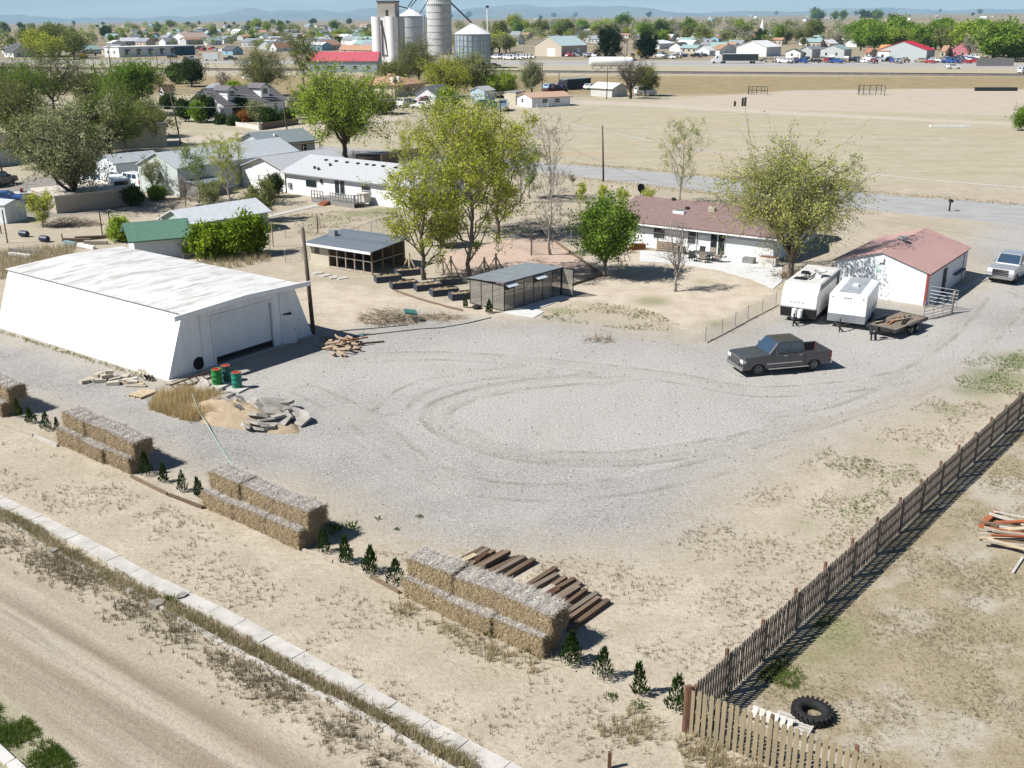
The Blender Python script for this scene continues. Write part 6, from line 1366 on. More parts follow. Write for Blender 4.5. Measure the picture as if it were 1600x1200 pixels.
hero(62,262,175,44,'elm','low olive elm between the garage and the big grey green elm',50)
hero(8,165,92,40,'elm','dark leafy elm at the very left edge',51,lf=L_drk)
hero(150,165,118,34,'elm','olive elm left of the dense green tree',52,lf=L_olv)
hero(230,228,165,34,'elm','dark leaning elm over the end of the beige building',53,lf=L_olv)
hero(212,180,86,50,'green','dense green rounded tree left of the white dormer house',31,lf=L_grn,leaf=.34)
hero(415,150,70,40,'elm','tall open tree with dark trunk behind the white dormer house',32)
hero(475,132,62,24,'tall','narrow grey green tree left of the grain elevator',33,lf=L_olv,leaf=.3,twig=.03)
hero(655,130,55,36,'elm','open dark trunked tree in front of the grain silos',34,lf=L_olv,leaf=.28)
hero(707,152,84,48,'green','rounded yellow green elm in front of the tall silo',35,lf=L_yel)
hero(742,152,72,30,'elm','half bare elm in front of the blue steel bin',36,lf=L_gry,leaf=.26)
hero(622,128,98,34,'green','low green tree at the foot of the white elevator',40,lf=L_olv)
hero(783,152,112,28,'green','bright yellow green tree right of the spreading elm',37)
hero(831,146,92,16,'elm','slim grey green tree left of the dark box trailer',38,lf=L_gry)
hero(985,154,90,42,'bare','half bare tree with thick dark trunk beside the white roofed shack',39,bk=bark_dark,tr=.4,twig=.03)
hero(1008,150,98,20,'elm','small leafy tree right of the half bare tree near the shack',41,lf=L_olv,tr=.2)
hero(952,94,41,18,'pine','tall dark spruce before the tan metal building',42,leaf=.5)
hero(1010,92,51,15,'pine','second dark spruce right of the tall spruce',43,leaf=.5)
hero(1594,204,163,18,'shrub','green bush in the field at the right edge',44,lf=L_grn)
hero(278,131,98,15,'elm','dark small tree left of the dark pine pair',45,lf=L_drk,leaf=.4)
hero(300,135,93,21,'elm','dark rounded tree in the dry lot above the dormer house',46,lf=L_drk,leaf=.4)
hero(352,145,108,22,'bare','bare tree behind the left dormer',47,twig=.03)
for i, (u, v, t, w, l, lf) in enumerate(((290,190,152,14,'dark evergreen left of the white dormer house',L_drk),(312,192,158,13,'green shrub tree beside the dark evergreen',L_grn),(325,190,146,20,'broad dark tree beside the dormer house porch',L_drk),(366,150,126,13,'bright round tree behind the left dormer',L_brt),(384,165,130,10,'bright narrow tree before the roof between the dormers',L_brt),(402,190,156,16,'grey green shrub by the white house front',L_gry),(378,186,150,12,'dark shrub against the white house front',L_drk),(425,194,172,16,'dark shrub before the right end of the white house',L_drk),(448,194,172,14,'dark shrub right of the white house',L_drk),(384,190,178,10,'orange shrub in front of the white house',L_rst),(346,194,184,7,'small round dark bush left of the garden wall',L_drk),(366,196,186,7,'small round dark bush behind the garden wall',L_drk),(466,186,140,16,'pale tree right of the white house',L_gry),(600,178,150,34,'olive trees by the white parked cars',L_olv),(700,170,140,26,'green shrubs beside the small blue building',L_grn),(262,170,148,14,'dark bush below the small gabled shed',L_drk),(230,215,150,40,'olive brush under the dense green tree',L_olv),(155,200,160,30,'brush behind the left elm',L_olv),(60,215,165,34,'brush beside the garage roof',L_gry),(140,130,118,16,'dark clump by the green roof',L_drk))):
    hero(u, v, t, w, 'shrub', l, 60+i, lf=lf, leaf=.38, cat='shrub' if i > 3 else 'tree', name='shrub' if i > 3 else 'tree', nleaf=11)
# neighbour garden
hero(310,317,228,28,'slim','small sparse tree at the end of the mint outbuilding',90,lf=L_grn); hero(360,321,218,26,'slim','pale young tree between the mint outbuilding and the grey roof',91,lf=L_yel,nleaf=6)
hero(240,305,252,14,'slim','thin sapling against the mint outbuilding gable',92,lf=L_gry); hero(332,334,290,16,'slim','bushy sapling left of the olive shrub',93,lf=L_olv)
hero(410,345,266,34,'shrub','big olive shrub tree at the left end of the ranch house',94,lf=L_olv,leaf=.16); hero(428,308,270,20,'shrub','dark shrub against the white end wall of the ranch house',95,lf=L_drk)
hero(68,355,308,18,'slim','small yellow green sapling right of the metal shed',96,lf=L_yel,nleaf=6); hero(188,376,338,26,'shrub','bright green bush by two bare poles',97)
hero(212,322,292,18,'shrub','dark round shrub at the foot of the mint outbuilding',98,lf=L_drk,cat='shrub',name='shrub'); hero(270,333,312,14,'bare','small bare shrub in the neighbour yard',99,tr=.06); hero(245,312,292,18,'shrub','green shrub at the mint outbuilding corner',100,lf=L_grn,cat='shrub',name='shrub')
hero(290,322,262,24,'bare','bare bushy tree beside the dark lean-to',101,tr=.08)
for i, (u, v, t, w, l) in enumerate(((325,404,352,32,'left bush of the bright hedge behind the rail fence'),(358,402,344,30,'middle bush of the bright hedge behind the rail fence'),(395,398,335,30,'right bush of the bright hedge behind the rail fence'))):
    hero(u, v, t, w, 'shrub', l, 110+i, cat='hedge bush', name='hedge_bush', nleaf=16, leaf=.26, lump=.2, group='bright hedge', lf=leafmat('hedge_leaf', (.08,.14,.012), (.32,.42,.04)))
for u, v, t, w, l in ((908,318,285,6,'thin sapling near the road left of the brown roof'),(941,318,290,6,'thin sapling under the leaning field pole'),(973,322,298,9,'yellow bush behind the left end of the brown roof'),(1012,326,300,10,'yellow sapling beside the satellite dish'),(895,290,270,10,'dead bush by the road posts')):
    hero(u, v, t, w, 'bare' if 'dead' in l else 'slim', l, int(u), lf=L_yel, limbs=8, tr=.05)
# brush heaps: crossed dead sticks
stick = mat('dead_sticks', (.17,.13,.095), rough=.95, rgb2=(.33,.27,.20), vscale=4)
def brush(u, v, rx, ry, h, n, label, rz=0, kd=None, m=None):
    r = random.Random(int(u+v)); mb = MB()
    for _ in range(n):
        a = r.uniform(0,6.28); q = math.sqrt(r.random()); x, y = math.cos(a)*q*rx, math.sin(a)*q*ry; z = h*(1-q*q)*r.random(); d = Vector((r.uniform(-1,1), r.uniform(-1,1), r.uniform(-.25,.45))).normalized()*r.uniform(.4,1.1)
        p = Vector((x,y,max(.02,z))); e = p+d; e.z = max(.01, e.z); mb.tube([p, e], [.018,.006], 3, cap=False)
    o = mb.build('brush_heap', m or stick, fix=False); o.location = at(u, v); o.rotation_euler.z = rz; return tag(o, label, 'brush heap', kind=kd)
brush(112,352,3.2,1.3,.9,500,'wide heap of dead branches in the neighbour yard right of the metal shed'); brush(612,500,2.3,1.4,.8,650,'heap of dry brush and twigs in the yard left of the greenhouse', m=mat('dry_twigs', (.30,.24,.165), rgb2=(.40,.33,.24), vscale=3)); brush(690,497,1.6,.7,.3,220,'low scatter of dry twigs right of the brush heap', m=MATS['dry_twigs']); brush(1240,432,2,1,.4,160,'leaf litter and twigs round the spreading tree trunk', m=mat('brown_litter', (.20,.10,.05)))
brush(310,310,2.5,1.5,.8,300,'dry brush beside the lean-to'); brush(935,532,1.0,.6,.12,60,'dark scrap of twigs on the gravel before the house'); brush(400,210,4,1.2,.8,200,'dry shrubs by the dirt street'); brush(880,152,9,2,1.6,400,'dry weeds round the junk vehicles')
o = MB().obox((0,0,.25),(.9,.5,.12)).build('broken_crate', mat('teal_metal', (.05,.16,.15))); o.location = at(640,492,.5); o.rotation_euler = (.3,.2,.4); tag(o, 'teal scrap on the right side of the brush heap', 'scrap')

# ---- dry grass and weeds too many to count
def tufts(name, label, spots, m, h=(.12,.3), blades=7, seed=1):
    r = np.random.RandomState(seed); S = np.array(spots); n = len(S)*blades
    base = np.repeat(S, blades, 0); a = r.rand(n)*6.283; q = r.rand(n)*.09; b = np.stack([base[:,0]+np.cos(a)*q, base[:,1]+np.sin(a)*q, np.full(n, -.01)], 1)
    hh = r.uniform(h[0], h[1], n); d = np.stack([np.cos(a)*hh*.5*r.rand(n), np.sin(a)*hh*.5*r.rand(n), hh], 1); w = np.stack([-np.sin(a), np.cos(a), np.zeros(n)], 1)*.012
    V = np.stack([b-w, b+w, b+d], 1).reshape(-1, 3); me = np_mesh(name, V, np.arange(n*3).reshape(n, 3), m); o = bpy.data.objects.new(name, me); COL.objects.link(o); return tag(o, label, 'grass', kind='stuff')
def along(pts, n, wid, seed, clump=0):
    r = np.random.RandomState(seed); P = pix_poly(pts); seg = np.linalg.norm(P[1:]-P[:-1], axis=1); cs = np.concatenate([[0], np.cumsum(seg)]); out = []
    while len(out) < n:
        s = r.rand()*cs[-1]
        if clump and math.sin(s*1.7+math.sin(s*.6)*2) < r.uniform(-1, .6): continue
        i = min(np.searchsorted(cs, s)-1, len(seg)-1); i = max(i, 0); t = (s-cs[i])/seg[i]; p = P[i]+(P[i+1]-P[i])*t + r.randn(2)*wid; out.append(p)
    return out
def inpoly(pts, n, seed, dens=None):
    r = np.random.RandomState(seed); P = pix_poly(pts); out = []; mn, mx = P.min(0), P.max(0); k = len(P)
    while len(out) < n:
        q = mn + (mx-mn)*r.rand(2); c = False
        for i in range(k):
            (x0,y0),(x1,y1) = P[i], P[(i+1)%k]
            if (y0 > q[1]) != (y1 > q[1]) and q[0] < (x1-x0)*(q[1]-y0)/(y1-y0)+x0: c = not c
        if not c: continue
        v = math.sin(q[0]*.9+math.sin(q[1]*.7)*1.5)+math.sin(q[1]*1.3+q[0]*.4)+.6*math.sin(q[0]*2.7-q[1]*2.1)
        if dens is not None and v < r.uniform(dens-1.2, dens+.6): continue
        out.append(q)
    return out
G_str = leafmat('straw_blades', (.32,.265,.16), (.50,.43,.28), .35); G_brn = leafmat('brown_blades', (.20,.165,.11), (.37,.315,.22), .35); G_grn = leafmat('green_blades', (.07,.12,.02), (.19,.24,.06), .3); G_olb = leafmat('olive_blades', (.16,.16,.06), (.30,.28,.12), .3)
ditch = [(-60,778),(30,817),(110,870),(230,932),(370,1003),(590,1118),(740,1200)]
tufts('ditch_grass', 'dry grass growing in the ditch beside the concrete strip', along(ditch, 2600, .18, 1), G_str, (.1,.28), 8, 1)
tufts('ditch_green_grass', 'olive grass in the ditch', along(ditch, 700, .16, 2, 1), G_olb, (.1,.25), 8, 2)
tufts('roadside_grass', 'clumps of dead grass along the edge of the dirt road', along([(0,840),(90,885),(210,955),(300,1000),(400,1060),(520,1130),(620,1200)], 1500, .45, 3, 1), G_brn, (.08,.22), 8, 3)
tufts('bale_foot_grass', 'dry grass at the foot of the nearest bales and fence', along([(610,945),(700,985),(780,1025),(850,1045)], 200, .3, 4, 1) + along([(960,1140),(1040,1150),(1100,1180),(1200,1230)], 330, .42, 5, 1), G_str, (.12,.38), 9, 4)
tufts('heap_grass', 'golden dry weeds on the left of the soil heap', inpoly([(232,640),(250,618),(300,612),(345,622),(350,650),(300,662)], 900, 6), leafmat('gold_blades', (.42,.32,.16), (.58,.46,.26), .3), (.3,.85), 9, 6)
tufts('strip_weeds', 'sparse dead weeds on the sandy strip before the bales', inpoly([(0,690),(100,712),(320,815),(620,955),(850,1050),(1060,1130),(900,1200),(780,1190),(400,975),(150,840),(0,765)], 1000, 7, .5), G_brn, (.05,.17), 6, 7)
tufts('yard_weeds', 'dead weeds on the sand between the gravel and the fence', inpoly([(560,860),(800,870),(1020,860),(1180,760),(1330,680),(1500,600),(1590,610),(1400,790),(1250,920),(1100,1060),(960,1010),(920,960)], 2000, 8, .3), G_brn, (.04,.15), 6, 8)
tufts('yard_green_weeds', 'green weeds scattered near the fence', inpoly([(1480,570),(1600,545),(1600,630),(1520,640)], 700, 9, .6) + inpoly([(1150,830),(1300,720),(1420,680),(1440,740),(1280,880)], 420, 10, 1.1) + inpoly([(1180,1060),(1290,960),(1340,980),(1240,1080)], 420, 11, .7), G_grn, (.05,.14), 6, 9)
tufts('lot_grass', 'short dead grass on the lot behind the fence', inpoly([(1120,1130),(1340,930),(1600,690),(1600,1200),(1400,1200)], 3200, 12, .2), G_brn, (.03,.1), 6, 12)
tufts('road_verge_grass', 'green grass in the lower left corner', inpoly([(-10,1098),(40,1120),(125,1200),(40,1210),(-10,1165)], 1100, 13, .5), G_grn, (.06,.18), 7, 13)
tufts('barn_foot_grass', 'weeds along the foot of the white barn wall', along([(0,518),(120,556),(240,594)], 220, .12, 14), G_olb, (.05,.25), 6, 14)
tufts('neighbour_grass', 'tall straw grass behind the white barn', inpoly([(0,395),(60,390),(120,385),(110,405),(30,420),(0,440)], 900, 15) + inpoly([(300,415),(420,395),(430,408),(330,425)], 300, 16), G_str, (.3,.8), 7, 15)
tufts('garden_grass', 'sparse grass on the sandy yards', inpoly([(450,330),(560,330),(640,335),(600,350),(470,372)], 1200, 17, .3) + inpoly([(850,500),(900,470),(1000,480),(1100,520),(980,515)], 700, 18, .4) + inpoly([(720,360),(900,330),(960,340),(900,370)], 800, 19, .4), G_olb, (.05,.16), 6, 17)
tufts('verge_grass', 'dry grass along the county road', along([(870,275),(1000,290),(1180,311),(1370,333)], 900, .8, 20) + along([(880,255),(1000,264),(1180,283),(1400,304),(1600,320)], 1300, .7, 21), G_str, (.1,.35), 6, 20)
# loose stones over the gravel
r_ = np.random.RandomState(5); S = np.array(inpoly(G_GRAVEL[4:], 4200, 22)); n = len(S); o8 = np.array([(1,0,0),(0,1,0),(-1,0,0),(0,-1,0),(0,0,.8),(0,0,-.5)]); f8 = np.array([(0,1,4),(1,2,4),(2,3,4),(3,0,4)])
sz = (.018+.05*r_.rand(n)**4)[:,None,None]; V = np.concatenate([S, np.full((n,1), .01)], 1)[:,None,:] + o8[None]*sz*(.7+.6*r_.rand(n,6,1)); F = (np.arange(n)*6)[:,None,None]+f8[None]
o = bpy.data.objects.new('loose_stones', np_mesh('stones', V.reshape(-1,3), F.reshape(-1,3), mat('loose_stone', (.27,.255,.235), rgb2=(.075,.07,.065), vscale=3))); COL.objects.link(o); tag(o, 'loose stones scattered over the gravel yard', 'stones', kind='stuff')
# ================================================================== THE TOWN AND THE PLAIN
def far(u, v):
    """ground point under photo point (u, v) on the rolling far ground"""
    x = (u-800)/FPX; q = (600-v)/FPX; d = Vector((x, cp+q*sp, -sp+q*cp)); o = Vector((0,0,CAM_H)); t = 60.0; st = 1.02
    while t < 15000:
        p = o + d*t
        if p.z <= float(ground_z(p.x, p.y)): break
        t *= st
    p = o + d*t; p.z = float(ground_z(p.x, p.y)); return p
fr_ = random.Random(21)
RZT = R(-36.5); UX = Vector((math.cos(RZT), math.sin(RZT), 0)); UY = Vector((-UX.y, UX.x, 0))
def town(name, label, cat, u0, um, u1, vb, ve, vr, wall, roof, ridge='y', wins=3, flat=False, door=None, group=None, over=.3):
    b = far(um, vb); m = (b.y*cp+(CAM_H-b.z)*sp)/FPX; L = (um-u0)*m/math.cos(RZT)*1.02; D = max(2, (u1-um)*m/math.sin(-RZT)); a = b - UX*L
    e = (vb-ve)*m; r = max(.2, (ve-vr)*m*.9)
    H = House(name, label, cat, a, b, D, e, r, ridge, wall, roof, over, flat=flat, group=group)
    ws = min(e*.4, 1.4)
    for i in range(wins):
        H.window('f', L*(i+.55)/(wins+.3)-.5, e*.35, 1.1, ws, bars=0)
        if D > 6: H.window('r', D*(i+.55)/(wins+.3)-.5, e*.35, 1.1, ws, bars=0)
    if door: H.on('overhead_door', 'f', L*door[0], 0, L*door[1], e*door[2], white_trim, 0, .1)
    return H
wW = mat('far_white_wall', (.62,.63,.63), var=.05); wT = mat('far_tan_wall', (.47,.41,.33), var=.05); wG = mat('far_grey_wall', (.42,.44,.44), var=.05); wB = mat('far_blue_wall', (.22,.38,.48), var=.05)
rW = mat('far_white_roof', (.62,.63,.64), var=.06); rG = mat('far_grey_roof', (.22,.24,.26), var=.1); rD = mat('far_dark_roof', (.08,.08,.09), var=.1); rR = mat('far_red_roof', (.43,.025,.045), var=.05); rT = mat('far_tan_roof', (.34,.20,.13), var=.1); rGn = mat('far_green_roof', (.22,.32,.31), var=.06); rP = mat('far_pink_roof', (.42,.085,.11), var=.08)
# ---- the grain elevator
conc = mat('elevator_concrete', (.78,.77,.75), var=.05, vscale=.3, rgb2=(.68,.67,.64), streak=(1,1,.15)); head_m = mat('headhouse_concrete', (.33,.31,.275), var=.1, vscale=.4)
P = at(606,108); gz = hgt(606,108,26); ht = hgt(606,108,3)
t = thing('grain_elevator', 'white concrete grain elevator with grey headhouse on top, leftmost of the tall towers', 'grain elevator', P, R(-12))
for x in (-3.6, 2.4): MB().cyl((x,0),2.55,-1,gz,28).build('tower', conc, t, smooth=False)
for x in (-2.4, 2.9): MB().cyl((x,5.2),2.5,-1,gz-.2,24).build('tower', conc, t)
MB().box(-2,1.2,-1.9,4,-1,gz-.3).build('centre_wall', conc, t); MB().box(3.5,5.6,.5,7.5,-1,gz-.1).build('side_block', mat('shade_concrete', (.42,.41,.39), var=.1), t)
hd_ = MB().box(-3.2,4.2,-.8,5,gz-.4,ht).build('headhouse', head_m, t); MB().box(-3.5,4.5,-1.1,5.3,ht,ht+.5).build('cap', rD, hd_); MB().box(.2,1.4,-.86,-.8,gz+.3,gz+2.6).build('window', pane_m, hd_); [MB().box(4.2,4.26,y,y+.8,gz+1.5,gz+3).build('window', pane_m, hd_) for y in (.6,2.8)]
mb = MB(); mb.bar((-1.3,-2.0,gz*.87),(-1.4,-2.2,5),.28); mb.bar((-1.2,-2.0,gz*.87),(1.1,-2.2,5),.28); mb.bar((-1.4,-2.1,5.6),(1.1,-2.1,5.6),.2); mb.build('spout', steel_dark, t); MB().box(-1.7,-.9,-2.0,-1.9,gz-3.2,gz-1.4).build('window', pane_m, t)
binm = mat('galvanised_bin', (.50,.52,.54), rough=.45, metal=.35, var=.08, vscale=.5, rgb2=(.40,.42,.44), streak=(1,1,.3), ribs=('Z', .9, .5)); bins_silo = mat('silo_staves', (.46,.465,.45), rough=.7, var=.08, vscale=.4, ribs=('Z', .55, .5))
def bin_(name, label, u, vb, r_px, ve, vr, m, roof_m, rings=5, cat='silo'):
    p = at(u, vb); mm = mpp(u, vb); r = r_px*mm; e = hgt(u, vb, ve); rt = hgt(u, vb, vr); t = thing(name, label, cat, p)
    MB().cyl((0,0), r, -1, e, 40).build('shell', m, t, smooth=False)
    mb = MB(); mb.lathe([(r+.25,e),(r*.12,rt),(r*.12,rt+.4),(0,rt+.4)], 32); mb.build('roof', roof_m, t)
    mb = MB(); [mb.lathe([(r,z-.12),(r+.12,z-.12),(r+.12,z+.12),(r,z+.12)], 40) for z in np.linspace(e*.15, e*.98, rings)]; mb.build('hoops', galv, t)
    mb = MB(); [mb.bar((math.cos(a)*(r+.25),math.sin(a)*(r+.25),e+.05),(math.cos(a)*r*.12,math.sin(a)*r*.12,rt+.05),.12) for a in np.linspace(0,6.1,22)]; mb.build('roof_ribs', roof_m, t)
    return t, r, e, rt
bin_('grain_bin', 'white corrugated grain bin with cone roof between the elevator and the tall silo', 643.5, 100, 18.5, 25, 14, binm, rW)
t, r, e, rt = bin_('tall_silo', 'tall grey concrete silo rising out of the top of the photo', 687, 85, 19.5, -14, -22, bins_silo, rG, 9)
zb = hgt(687, 85, 5); mb = MB()
for k in range(36): a = k*math.pi/18; mb.obox((math.cos(a)*(r+.2),math.sin(a)*(r+.2),zb),(.3,.8,1.0),Matrix.Rotation(a,3,'Z'))
mb.build('white_band', white_paint, t)
t, r, e, rt = bin_('grain_bin', 'wide steel grain bin tinted with blue shade with cone roof, rightmost of the silos', 738.5, 106, 27.5, 53, 38, mat('shade_tinted_bin_steel', (.33,.41,.47), rough=.45, metal=.2, var=.08, ribs=('Z', .9, .5)), rW, 6)  # pale galvanised steel, the blue of its shaded side put into the colour
mb = MB(); [mb.bar((math.cos(a)*(r+.1),math.sin(a)*(r+.1),-1),(math.cos(a)*(r+.1),math.sin(a)*(r+.1),e),.22) for a in np.linspace(0,6.2,26)]; mb.build('stiffeners', galv, t)
lt = thing('conveyor_tower', 'open steel leg tower standing between the bin and the tall silo', 'conveyor tower', at(665,92)); h_ = hgt(665,92,27); mb = MB()
for x in (-1,1):
    for y in (-1,1): mb.bar((x,y,-1),(x,y,h_),.22)
for k in range(9): z = h_*k/9; mb.bar((-1,-1,z),(1,-1,z+h_/9),.14); mb.bar((-1,1,z),(1,1,z+h_/9),.14); mb.bar((1,-1,z),(1,1,z+h_/9),.14)
mb.box(-.4,.4,-.4,.4,0,h_+1); mb.build('tower', galv, lt)
def chute(u0, v0, u1, v1, vb, label, w=.7):
    p = at(u0, vb); q = at(u1, vb); o = MB().bar((0,0,hgt(u0,vb,v0)), (q.x-p.x, q.y-p.y, hgt(u1,vb,v1)), w).build('conveyor_chute', steel_dark); o.location = p; tag(o, label, 'conveyor')
chute(706,4,738,36,100,'dark chute slanting from the tall silo down to the blue bin'); chute(640,11,656,-12,98,'left thin chute rising from the white bin roof',.4); chute(644,11,662,-10,98,'right thin chute rising from the white bin roof',.4); chute(658,22,676,-8,92,'thin chute rising beside the leg tower',.4); chute(620,8,640,13,100,'pale horizontal pipe from the headhouse to the white bin',.5); chute(710,56,762,104,100,'long slanting auger in front of the blue bin',.6)
m_ = thing('light_mast', 'slender white mast with a lamp head right of the blue bin', 'mast', at(762,92)); z = hgt(762,92,12); MB().cyl((0,0),.3,-1,z,8).build('pole', white_paint, m_); MB().lathe([(0,0),(.9,.1),(.9,.8),(0,1.1)],10,(0,0,z)).build('lamp', dark_trim, m_)
# ---- named buildings
H = House('warehouse', 'long building with a bright pinkish red metal roof left of the elevator', 'warehouse', at(484,113), at(590,113), 13, 4.2, 3.2, 'x', mat('pale_slate_wall', (.34,.40,.44), var=.05), rP, .3)
for i in range(5): H.window('f', 2+i*5, 1.2, 1.6, 1.3)
town('store', 'low building with a long brown roof behind the red roofed warehouse', 'store', 524,584,594,86,80,72,wT,rT,'x')
T_ = town('metal_building', 'tan metal building with pale blue green roof left of the tall spruce', 'metal building', 837,877,921,89,73,58,wT,mat('ice_roof',(.42,.52,.53),var=.05),'y',0,door=(.48,.3,.75)); T_.on('overhead_door','r',T_.D*.6,0,3.5,4,white_trim,0,.1)
town('metal_building', 'white metal building with white roof and blue shaded side behind the semi trailer', 'metal building', 1157,1197,1231,89,75,65,wW,rW,'y',0,door=(.75,.2,.5))
town('shed', 'small tan roofed building left of the white metal building', 'building', 1112,1124,1158,87,79,71,wW,rT,'x',1)
town('metal_building', 'grey metal building with grey green roof amid the parked cars', 'metal building', 1288,1318,1338,93,79,72,wG,rGn,'y',2,door=(.4,.2,.4))
town('shop', 'grey gabled shop with a big bright red roof above the car lot', 'shop', 1387,1446,1473,98,80,66,mat('shop_wall',(.40,.43,.43),var=.04),rR,'y',0); S_ = bpy.data.objects['shop']
town('shop_annex', 'orange roofed low annex left of the red roofed shop', 'shop', 1374,1388,1404,97,81,72,wW,mat('orange_roof',(.50,.22,.10),var=.08),'x',1)
for args in ((1352,1358,1378,90,83,76,wT,mat('red_tile',(.36,.15,.10),var=.1),'x',1,'reddish tile roofed building left of the orange annex'),(1470,1476,1498,92,82,73,wT,rT,'x',1,'tan roofed house right of the red shop'),(1491,1512,1526,92,79,69,mat('pink_wall',(.42,.16,.18),var=.1),rT,'y',2,'reddish gabled house with white trim beside the big trees'),(1231,1250,1256,92,83,78,wW,rD,'y',1,'small white hut right of the white metal building'),(1253,1268,1296,91,78,73,wG,rG,'y',1,'pale shed with grey roof left of the grey metal building'),(1279,1296,1318,74,69,63,wT,rW,'y',1,'white roofed hall behind the grey metal building'),(1000,1030,1060,77,69,64,wW,rW,'y',1,'white building between the two spruces and the trees'),(1090,1108,1120,88,80,73,wW,rW,'y',1,'pale gabled shed left of the semi truck'),(262,292,320,69,60,52,wW,mat('rust_sheet',(.36,.27,.23),var=.15),'y',0,'blue and white warehouse with a rusty sheet roof in the far left town'),(300,318,343,69,64,61,wB,rGn,'x',0,'long low blue green shed right of the far warehouse'),(344,364,376,87,80,73,wB,rD,'x',1,'dark roofed blue house at the dry lot edge'),(0,22,44,90,82,69,wW,rD,'x',2,'white house with dark gabled roof at the far left edge'),(248,256,268,149,141,133,wW,rT,'y',1,'tiny gabled shed with tan roof among dark bushes'),(320,335,350,146,140,134,wB,rG,'x',0,'low blue roofed shed behind the dormer house'),(375,395,405,124,119,113,wW,rT,'y',1,'small tan roofed white house behind the dormer house'),(420,432,458,81,75,67,wW,rT,'y',1,'white gabled house with tan roof in the left middle town'),(425,432,468,76,70,64,wW,rW,'x',0,'white sheet roofed shed in the left middle town'),(165,175,190,76,68,64,wW,rW,'x',0,'white storage building behind the long grey building'),(112,132,150,86,79,73,wG,rGn,'y',1,'green roofed hut left of the long grey building'),(128,140,185,143,134,128,wW,mat('green_metal',(.05,.17,.13),var=.1),'x',0,'green roofed house half hidden in the left trees')):
    *g, lab = args; town('building', lab, 'building', *g[:6], g[6], g[7], g[8], g[9])
LB_ = town('long_building', 'long flat grey and white building with dark awnings in the left distance', 'building', 156,187,272,90,75,73,wW,rW,'x',2,flat=True)
for i in range(6): LB_.on('awning','r',LB_.D*(.07+.15*i),LB_.E*.62,2.6,.7,dark_trim,0,.9); LB_.on('window','r',LB_.D*(.075+.15*i),LB_.E*.2,1.8,LB_.E*.4,pane_m,0,.05)
LB_.on('shade_bay','r',LB_.D*.72,.1,LB_.D*.27,LB_.E*.9,mat('deep_blue_shade',(.04,.08,.13)),.06,.3)  # dark blue panel, the shade of the bay put into its colour
ch = town('church', 'small brick church with a white spire among trees', 'church', 1174,1187,1207,68,58,49,mat('brick',(.33,.14,.09),var=.1),rW,'y',1); sp_h = 34*.5
MB().box(ch.L*.75,ch.L*1.05,3,6.6,0,ch.E+4).build('tower', wW, ch.t); MB().lathe([(3.0,ch.E+4),(0,ch.E+14)], 8, (ch.L*.9,4.8,0)).build('spire', rW, ch.t)
# ---- scattered houses of the town: walls, roof and dark windows in one small mesh each
WC = [('white',wW),('tan',wT),('grey',wG),('pale blue',wB)]; RC = [('grey',rG),('dark',rD),('white',rW),('tan',rT),('grey',rG),('pale green',rGn)]
def small_house(u, v, area, k=1.0, sz=1.0):
    wn_, wm = WC[fr_.choice((0,0,1,1,2,3))]; rn_, rm = RC[fr_.randrange(6)]; L, D, e, r = fr_.uniform(9,16)*sz, fr_.uniform(7,10)*sz, fr_.uniform(2.6,3.6)*sz, fr_.uniform(1.4,2.6)*sz
    mb = MB(); mb.prism([(0,-2),(D,-2),(D,e),(D/2,e+r),(0,e)], 0, L, 'yz'); mb.mi = 1; o_ = .4; kk = r/(D/2)
    roof_slab(mb, (-o_,-o_,e-o_*kk+.02),(L+o_,-o_,e-o_*kk+.02),(L+o_,D/2,e+r+.02),(-o_,D/2,e+r+.02)); roof_slab(mb, (L+o_,D+o_,e-o_*kk+.02),(-o_,D+o_,e-o_*kk+.02),(-o_,D/2+.01,e+r+.02),(L+o_,D/2+.01,e+r+.02)); mb.mi = 2
    for x in np.linspace(L*.15, L*.8, 3): mb.box(x,x+1.2,-.05,-.01,1.0,2.1)
    o = mb.build('distant_house', [wm, rm, pane_m]); o.location = far(u, v); o.rotation_euler.z = RZT + (R(90) if fr_.random() < .4 else 0) + R(fr_.uniform(-4,4))
    return tag(o, f'small {wn_} house with {rn_} roof {area}', 'house', f'{wn_} houses with {rn_} roofs {area}')
for u0,u1,v0,v1,n,area,sz in ((0,160,68,90,9,'in the far left town',1),(160,430,47,74,44,'in the town left of the elevator',1.1),(400,585,48,80,54,'in the town left of the elevator',1.1),(790,1000,48,70,22,'in the town behind the spruces',1),(1000,1210,48,72,24,'in the town behind the semi truck',1),(1210,1350,50,76,16,'in the town behind the car lot',1),(1040,1160,70,84,14,'in the town behind the semi truck',1),(1335,1540,58,68,10,'in the town behind the car lot',1),(820,1600,24,34,34,'far out on the plain to the right',1.6),(60,600,41,47,18,'far out on the plain to the left',1.4)):
    for _ in range(n): small_house(fr_.uniform(u0,u1), fr_.uniform(v0,v1), area, sz=sz)
